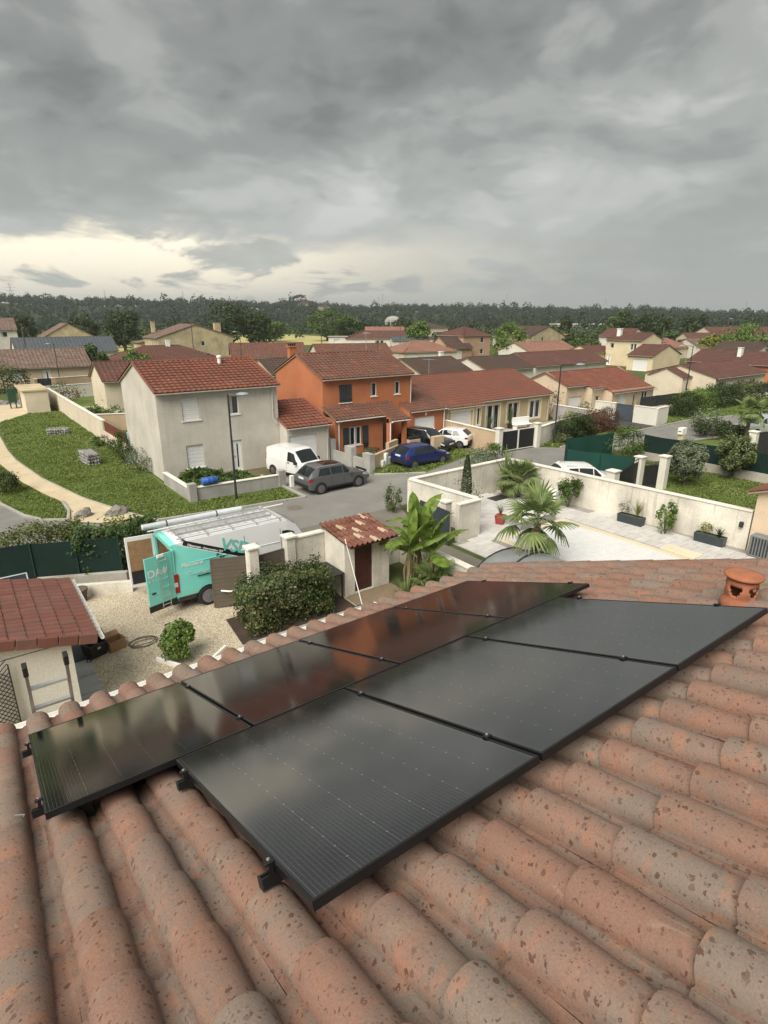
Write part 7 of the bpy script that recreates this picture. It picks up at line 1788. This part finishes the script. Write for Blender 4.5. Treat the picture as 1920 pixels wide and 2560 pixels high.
# verge at the far right end: half round tiles running down the slope
caps(roof, rp(5.44,-2.2,-.19), rp(5.44,4.55,-.19), T_OUR, r=.09, step=.42, name='verge_tile')
MG2 = M('gutter_white', (.70,.69,.66), .5, .1, 3)
gt = gutter(house, rp(-3.2,4.80,-.235), rp(3.45,4.80,-.235), MG2, .085)
mb = MB(); p = rp(3.45,4.80,-.235); mb.box(p.x-.01, p.y-.09, p.z-.09, p.x+.012, p.y+.09, p.z+.012); mb.build('gutter_end', MG2, house)
mb = MB(); p0, p1 = rp(-3.2,4.50,-.3), rp(5.4,4.50,-.3); mb.box(p0.x, p0.y-.02, p0.z-.2, p1.x, p0.y+.02, p0.z+.05); mb.build('fascia', MG2, house)
# terracotta vent with cut-out hearts
vt = thing('roof_vent', 'round terracotta roof vent with cut out openings and a domed cap', 'roof vent', rp(3.95,.42,-.115))
MVT_ = M('vent_clay', (.31,.115,.06), .8, .22, 9, .3, 60)
NS, prof = 60, [(.136,-.08),(.130,-.01),(.124,.012),(.108,.035),(.106,.05),(.110,.068),(.113,.085),(.115,.10),(.115,.115),(.114,.13),(.112,.148),(.108,.17),(.106,.188),(.108,.20)]
mb = MB()
for r_, z in prof:
    for j in range(NS): a = 2*pi*j/NS; mb.v.append((r_*cos(a), r_*sin(a), z))
for i in range(len(prof)-1):
    zc = (prof[i][1]+prof[i+1][1])/2
    for j in range(NS):
        ph = ((j+.5) % 12)/12-.5; w = max(0, (zc-.055)/.075)
        heart = .062 < zc < .152 and abs(ph) < .30*min(1, w*1.25+.08)
        if not heart: mb.f.append([i*NS+j, i*NS+(j+1)%NS, (i+1)*NS+(j+1)%NS, (i+1)*NS+j]); mb.m.append(0)
o = mb.build('vent_body', MVT_, vt, True); md = o.modifiers.new('wall', 'SOLIDIFY'); md.thickness = .014
mb = MB(); mb.lathe([(.0,.2),(.118,.2),(.130,.204),(.136,.214),(.132,.226),(.10,.238),(.05,.243),(0,.245)], n=40); mb.build('vent_cap', MVT_, vt, True)
# solar panels
def solar_material():
    m, nt, b = nodes('solar_glass')
    tc = nt.nodes.new('ShaderNodeTexCoord'); sp = nt.nodes.new('ShaderNodeSeparateXYZ'); nt.links.new(tc.outputs['Object'], sp.inputs[0]); X, Y = sp.outputs[0], sp.outputs[1]
    def lines(c, off, per, wd):
        f = mth(nt, 'FRACT', mth(nt, 'DIVIDE', mth(nt, 'SUBTRACT', c, off), per)); q = mth(nt, 'ABSOLUTE', mth(nt, 'SUBTRACT', f, .5)); return mth(nt, 'GREATER_THAN', q, .5-wd/per/2)
    bus = lines(X, .024, .181/10, .0026); fing = lines(Y, .02, .0935, .0022); gap = lines(X, .024, .181, .0030)
    dotx = lines(X, .024, .181, .009); doty = lines(Y, .02, .0935, .0042); dot = mth(nt, 'MULTIPLY', dotx, doty)
    inside = mth(nt, 'MULTIPLY', mth(nt, 'MULTIPLY', mth(nt, 'GREATER_THAN', X, .03), mth(nt, 'LESS_THAN', X, 1.104)), mth(nt, 'MULTIPLY', mth(nt, 'GREATER_THAN', Y, .03), mth(nt, 'LESS_THAN', Y, 1.692)))
    n = pos_noise(nt, 1.6, 4, .6, 'obj')
    c = ramp(nt, n, [(.3, (.0022,.0022,.0028)), (.7, (.0040,.0038,.0042))])
    c = mixc(nt, mth(nt, 'MULTIPLY', bus, .75), c, (.05,.05,.05)); c = mixc(nt, fing, c, (.0015,.0015,.0018)); c = mixc(nt, mth(nt, 'MULTIPLY', gap, .55), c, (.09,.09,.088))
    c = mixc(nt, mth(nt, 'MULTIPLY', dot, mth(nt, 'MULTIPLY', inside, .6)), c, (.26,.26,.255))
    dust = pos_noise(nt, 60, 5, .75, 'obj'); c = mixc(nt, ramp(nt, dust, [(.55, (0,0,0)), (.8, (.03,)*3)]), c, (.25,.24,.22))
    nt.links.new(c, b.inputs['Base Color'])
    r = ramp(nt, pos_noise(nt, 3.0, 5, .65, 'obj', stretch=(1,.4,1)), [(.3, (.05,)*3), (.7, (.10,)*3)]); nt.links.new(r, b.inputs['Roughness']); b.inputs['IOR'].default_value = 2.05; b.inputs['Specular IOR Level'].default_value = .5
    bump(nt, b, pos_noise(nt, 900, 2, .5, 'obj'), .05, .0004)
    return m
MSOL = solar_material(); MFR = M('panel_frame_black', (.007,.007,.008), .38, .15, 8); PW, PL = 1.134, 1.722
mb = MB(); f = .012
for a in ((0,0,PW,f),(0,PL-f,PW,PL),(0,f,f,PL-f),(PW-f,f,PW,PL-f)): mb.box(a[0],a[1],-.035,a[2],a[3],0)
FRAME_ME = mb.mesh('frame', MFR)
GLASS_ME = MB().box(f+.0005,f+.0005,-.007,PW-f-.0005,PL-f-.0005,-.0015).mesh('glass', MSOL)
BACK_ME = MB().box(f+.001,f+.001,-.013,PW-f-.001,PL-f-.001,-.0072).mesh('back_sheet', MBLK)
mb = MB(); mb.bbox(-.020,-.018,-.002,.020,.018,.008,.003); mb.box(-.009,-.02,-.05,.009,.02,-.002); CL_ME = mb.mesh('clamp', MFR)
BOLT_ME = MB().lathe([(0,.0095),(.0065,.0095),(.0065,.015),(0,.015)], n=8).mesh('bolt', MGALV)
names = {('l',0):'solar panel nearest the camera, lower right row with bow tie solder dots',('l',1):'middle solar panel of the front row',('l',2):'farthest solar panel of the front row below the terracotta vent',('u',0):'leftmost solar panel of the rear row along the gutter',('u',1):'second solar panel from the left in the rear row',('u',2):'third solar panel from the left in the rear row, reddish reflection',('u',3):'farthest solar panel of the rear row at the roof end'}
for (row, k), lab in names.items():
    u0 = (0 if row == 'l' else -.661) + k*(PW+.02); v0 = 0 if row == 'l' else PL+.0217
    t = thing('solar_panel', 'black ' + lab, 'solar panel', (0,0,0), 0, 'solar panels on the tiled roof'); t.matrix_basis = frame_mat(rp(u0, v0, (.0,.0008,.0016,.0006)[k]), RU, RV)
    obj('frame', FRAME_ME, t); obj('glass', GLASS_ME, t); obj('back_sheet', BACK_ME, t)
    last = (row == 'l' and k == 2) or (row == 'u' and k == 3)
    for vv in (.33, 1.50):
        vv = vv if row == 'l' else (.23 if vv < 1 else 1.45)
        cl = obj('clamp', CL_ME, t, loc=(-.010 if k else -.014, vv, .0005)); obj('bolt', BOLT_ME, cl)
        if last: cl = obj('clamp', CL_ME, t, loc=(PW+.014, vv, .0005)); obj('bolt', BOLT_ME, cl)
for v, u0, u1, lab in ((.33,-.055,3.56,'front mounting rail under the front panel row'),(1.50,-.055,3.56,'back mounting rail under the front panel row'),(1.9737,-.715,4.03,'front mounting rail under the rear panel row'),(3.1937,-.715,4.03,'back mounting rail under the rear panel row')):
    r = thing('mounting_rail', 'black ' + lab, 'mounting rail', (0,0,0), 0, 'mounting rails'); r.matrix_basis = frame_mat(rp(u0, v, -.037), RU, RV); L_ = u1-u0
    mb = MB(); mb.box(0,-.019,-.042,L_,.019,-.026); mb.box(0,-.019,-.026,L_,-.007,0); mb.box(0,.007,-.026,L_,.019,0); mb.build('rail', MFR, r)
    MB().box(-.006,-.021,-.045,-.0005,.021,.002).build('end_cap', MBLK, r)
    for q in range(5): x = .25+(L_-.5)*q/4; mb = MB(); mb.box(x-.03,-.03,-.16,x+.03,.03,-.0425); mb.build('roof_hook', MFR, r)
mb = MB(); mb.tube([(0,0,0),(.03,.02,.03),(.07,.01,.02),(.05,-.02,.0),(.01,-.015,.004)], .006, 5); tag(mb.build('tile_hook', MGALV, loc=rp(-.83,2.23,-.155)), 'small bent metal tile hook on the roof left of the rear panels', 'hook')
# ladder at the eaves
t = thing('access_ladder', 'aluminium ladder top rising above the gutter at the left of our roof', 'ladder', (.06, 7.55, 0)); MLAD = M('ladder_grey', (.24,.21,.185), .45, .15, 6, metal=.3)
for x in (0, .34):
    mb = MB(); mb.box(x-.014,-.032,0,x+.014,.032,6.66); mb.xf(Matrix.Rotation(radians(16), 4, 'X')); mb.build('stile', MLAD, t)
    mb = MB(); mb.bbox(x-.022,-.04,6.60,x+.022,.04,6.72,.006); mb.xf(Matrix.Rotation(radians(16), 4, 'X')); mb.build('stile_cap', MBLK, t)
me = MB().box(.014,-.018,-.015,.326,.018,.015).mesh('rung', MALU)
for k in range(23): z = .3+.277*k; obj('rung', me, t, loc=(0, -z*sin(radians(16)), z*cos(radians(16))), rot=(radians(16),0,0))
# ---------------------------------------------------------------- yard in front of our house
l = thing('lean_to', 'low white outbuilding with maroon clay tile roof at the left of the gravel yard', 'outbuilding', (1.15, 14.15, 0))
walls(l, -6, 0, 0, 3.6, 2.22, M_stucco('outbuilding_white', (.66,.63,.56), .15, .03))
mb = MB(); sl = .24
mb.add([(.55,-.25,2.27),(.55,3.75,2.27),(-6.2,3.75,2.27+6.75*sl),(-6.2,-.25,2.27+6.75*sl),(.55,-.25,2.19),(.55,3.75,2.19),(-6.2,3.75,2.19+6.75*sl),(-6.2,-.25,2.19+6.75*sl)], [(0,1,2,3),(7,6,5,4),(0,4,5,1),(1,5,6,2),(2,6,7,3),(3,7,4,0)])
rf = mb.build('roof', MATS['soffit'], l); mb = MB(); mb.poly([(-6,0,2.2),(0,0,2.2),(0,0,2.33),(-6,0,2.2+6*sl)]); mb.build('gable', MATS['outbuilding_white'], l)
T_LT = M_tile('lean_tile', (.175,.075,.058), (.135,.07,.058), (.20,.085,.062), orand=.14, patch=1.2)
tile_field(rf, (.58,-.2,2.285), (0,1,0), (-1,0,sl), 3.95, 4.4, T_LT, 290, .235, .37, h=.05)
tile_field(rf, (.58-4.4,-.2,2.285+4.4*sl), (0,1,0), (-1,0,sl), 3.95, 2.2, T_LT, 0, .235, .37, h=.05)
me = MB().bbox(0,-.05,-.17,.40,.04,.07,.012).mesh('verge_tile', T_LT)
ang = math.atan(sl)
for k in range(14): o = obj('verge_tile', me, rf); o.location = (.58-.42*(k+1)*cos(ang), -.27, 2.30+.42*(k+1)*sin(ang)); o.rotation_euler = (0, ang, 0)
gutter(l, (.66,-.25,2.22), (.66,3.8,2.22), MG2, .05)
lt = thing('lattice', 'dark brown wooden lattice panel leaning on the white outbuilding wall', 'lattice', (-.62, 14.02, 0)); mb = MB()
ml = M('lattice_wood', (.035,.02,.015), .8, .2, 5)
for k in range(-6, 12):
    for sgn, y in ((1, 0), (-1, .012)):
        x0 = k*.115; z0, z1 = .05, 2.05; pts = []
        a = max(0.0, x0) if sgn > 0 else min(.5, x0+.3)
        zA = z0 + abs(a-(x0 if sgn > 0 else x0+.3)); e = .5 if sgn > 0 else 0.0; zB = zA+abs(e-a)
        if zB > 2.0 or zA < .05: pass
for k in range(16):
    z = .1+.115*k
    for sgn in (1, -1):
        x0, x1 = (0,.46) if sgn > 0 else (.46,0); m_ = MB(); m_.tube([(x0, .006*sgn, z), (x1, .006*sgn, z+.46)], .011, 4); m_.build('slat', ml, lt)
MB().box(-.03,-.015,.03,0,.015,2.15).build('frame', ml, lt); MB().box(.46,-.015,.03,.49,.015,2.15).build('frame', ml, lt)
bush('wall_plant', 'green climbing plant at the foot of the lattice by the outbuilding', -.05, 13.85, .75, .7, L_LITE, 95, 300, .09)
spiky('', '', 0, 0, 1.5, 3, BARK, 3, .008, tilt=.1, parent=thing('plant_stake', 'thin bamboo stake by the outbuilding wall', 'stake', (.1, 13.9, 0)), part='stake')
tr = thing('plant_trough', 'black plant trough at the foot of the outbuilding wall', 'trough', (.75, 13.6, 0)); MB().bbox(-.4,-.12,0,.4,.12,.22,.03).build('trough', MBLK, tr); MB().box(-.36,-.09,.221,.36,.09,.226).build('soil', G_EARTH, tr)
ps = obj('paving_strip', None); ps['kind'] = 'structure'
for k, (y0, y1, m_) in enumerate(((14.3,15.2,0),(15.22,16.1,0),(16.12,17.0,0),(17.02,18.5,1))):
    MB().bbox(1.2,y0,0,1.78,y1,.035,.006).build('paving_slab', M('paving_slate', (.045,.05,.052), .8, .15, 4) if m_ else M('paving_grey', (.36,.365,.36), .85, .2, 2.5), ps)
bx = thing('cardboard_box', 'open brown cardboard box standing on the gravel', 'box', (2.55, 17.2, .01), .25); MC = M('cardboard', (.33,.20,.105), .85, .12, 4, co='obj')
w, d, hh = .24, .19, .33
mb = MB(); mb.box(-w,-d,0,w,-d+.008,hh); mb.box(-w,d-.008,0,w,d,hh); mb.box(-w,-d+.0085,0,-w+.008,d-.0085,hh); mb.box(w-.008,-d+.0085,0,w,d-.0085,hh); mb.box(-w+.0085,-d+.0085,.002,w-.0085,d-.0085,.01); mb.build('box', MC, bx)
mb = MB(); mb.quad((-w,d,hh),(w,d,hh),(w,d+.15,hh+.10),(-w,d+.15,hh+.10)); mb.quad((w,-d,hh),(w+.09,-d,hh-.08),(w+.09,d,hh-.08),(w,d,hh)); o = mb.build('flap', MC, bx); o.modifiers.new('t','SOLIDIFY').thickness = .006
fb = thing('cardboard_sheet', 'flattened cardboard and packing behind the black tool bin', 'cardboard', (2.2, 17.85, .01), .5); mb = MB(); mb.box(-.35,-.02,.02,.3,.01,.4); mb.xf(Matrix.Rotation(radians(-35),4,'X')); mb.build('sheet', MC, fb); MB().bbox(.1,-.35,0,.45,-.05,.2,.01).build('packing', M('carton_white', (.55,.54,.52), .8), fb)
cr = thing('tool_bin', 'black plastic tool bin full of gear on the gravel', 'bin', (1.98, 17.2, .01), .35); mb = MB(); w = .27
mb.add([(-w+.04,-w+.04,0),(w-.04,-w+.04,0),(w-.04,w-.04,0),(-w+.04,w-.04,0),(-w,-w,.42),(w,-w,.42),(w,w,.42),(-w,w,.42),(-w+.03,-w+.03,.42),(w-.03,-w+.03,.42),(w-.03,w-.03,.42),(-w+.03,w-.03,.42),(-w+.04,-w+.04,.28),(w-.04,-w+.04,.28),(w-.04,w-.04,.28),(-w+.04,w-.04,.28)],
    [(3,2,1,0),(0,1,5,4),(1,2,6,5),(2,3,7,6),(3,0,4,7),(4,5,9,8),(5,6,10,9),(6,7,11,10),(7,4,8,11),(8,9,13,12),(9,10,14,13),(10,11,15,14),(11,8,12,15),(12,13,14,15)]); mb.build('bin', MBLK, cr)
mb = MB(); g = random.Random(2)
for k in range(7): x, y = g.uniform(-.18,.18), g.uniform(-.18,.18); mb.tube([(x,y,.3),(x+g.uniform(-.08,.08),y+g.uniform(-.08,.08),.42+.1*g.random()),(x+g.uniform(-.1,.1),y+g.uniform(-.1,.1),.38)], .03, 6)
mb.build('gear', MDK, cr)
MB().box(-.05,-w-.004,.27,.05,-w+.02,.33).build('sticker', M('sticker_pale', (.5,.46,.32), .7), cr)
mb = MB(); mb.tube([(-.3,-.1,.03),(-.42,-.25,.02),(-.36,-.34,.02),(-.28,-.26,.03),(-.3,-.1,.05)], .018, 6); mb.build('strap', MBLK, cr)
h = thing('garden_hose', 'thin dark hose loops lying on the gravel', 'hose', (3.3, 17.0, .02)); mb = MB(); pts = []
for k in range(64): a = k*.32; r = .26+.05*sin(k*.21); pts.append((r*1.5*cos(a)+.05*sin(k*.1), r*sin(a)*.9+.07*cos(k*.13), .012+.004*(k % 7)))
mb.tube(pts, .011, 5); mb.build('hose', M('hose_dark', (.07,.065,.045), .6), h)
p = thing('garden_pot', 'dark brown tub standing by the retaining wall', 'pot', (2.3, 21.2, .01)); MB().lathe([(.18,0),(.25,.42),(.27,.42),(.27,.48),(.23,.48),(.21,.35),(0,.35)], n=20).build('pot', M('pot_brown', (.10,.075,.06), .8), p, True)
s = thing('small_solar_panel', 'small solar panel with pale frame tilted on the ground behind the outbuilding', 'solar panel', (-.1, 20.6, .25)); mb = MB()
for a in ((-1,0,1,.04),(-1,1.56,1,1.6),(-1,.04,-.96,1.56),(.96,.04,1,1.56)): mb.box(a[0],a[1],0,a[2],a[3],.04)
mb.xf(Matrix.Rotation(radians(38),4,'X')); mb.build('frame', MALU, s); mb = MB(); mb.box(-.959,.041,.01,.959,1.559,.034); mb.xf(Matrix.Rotation(radians(38),4,'X')); mb.build('glass', M('old_solar_glass', (.02,.026,.034), .2, .3, 8), s)
for x in (-.8,.8): MB().box(x-.02,.9,-.25,x+.02,.94,.70).build('leg', MGALV, s)
MB().bbox(5.6,14.75,.0,9.95,14.9,.14,.02).build('bed_kerb', MKERB, kind='structure')
sheet('hedge_bed', [(5.7,14.9),(9.9,14.9),(9.9,16.9),(5.9,16.9)], .016, M_ground('bark_mulch', [(.34,(.035,.025,.02)),(.66,(.09,.065,.05))], 1, 20, .7))
sheet('shed_step', [(9.95,14.2),(12.0,14.2),(12.0,15.9),(9.95,15.9)], .018, M_ground('paving_brown', [(.34,(.17,.125,.085)),(.66,(.26,.20,.14))], .8, 14, .3))
# ---------------------------------------------------------------- hazy air
def haze():
    mb = MB(); mb.box(-8500,-2000,-8,8500,10500,330)
    m = bpy.data.materials.new('haze_air'); m.use_nodes = True; nt = m.node_tree; nt.nodes.clear()
    out = nt.nodes.new('ShaderNodeOutputMaterial'); v = nt.nodes.new('ShaderNodeVolumePrincipled'); v.inputs['Color'].default_value = (.86,.92,.97,1); v.inputs['Density'].default_value = .0002; v.inputs['Anisotropy'].default_value = .2
    nt.links.new(v.outputs[0], out.inputs['Volume'])
    o = mb.build('haze', m, kind='stuff')
haze()
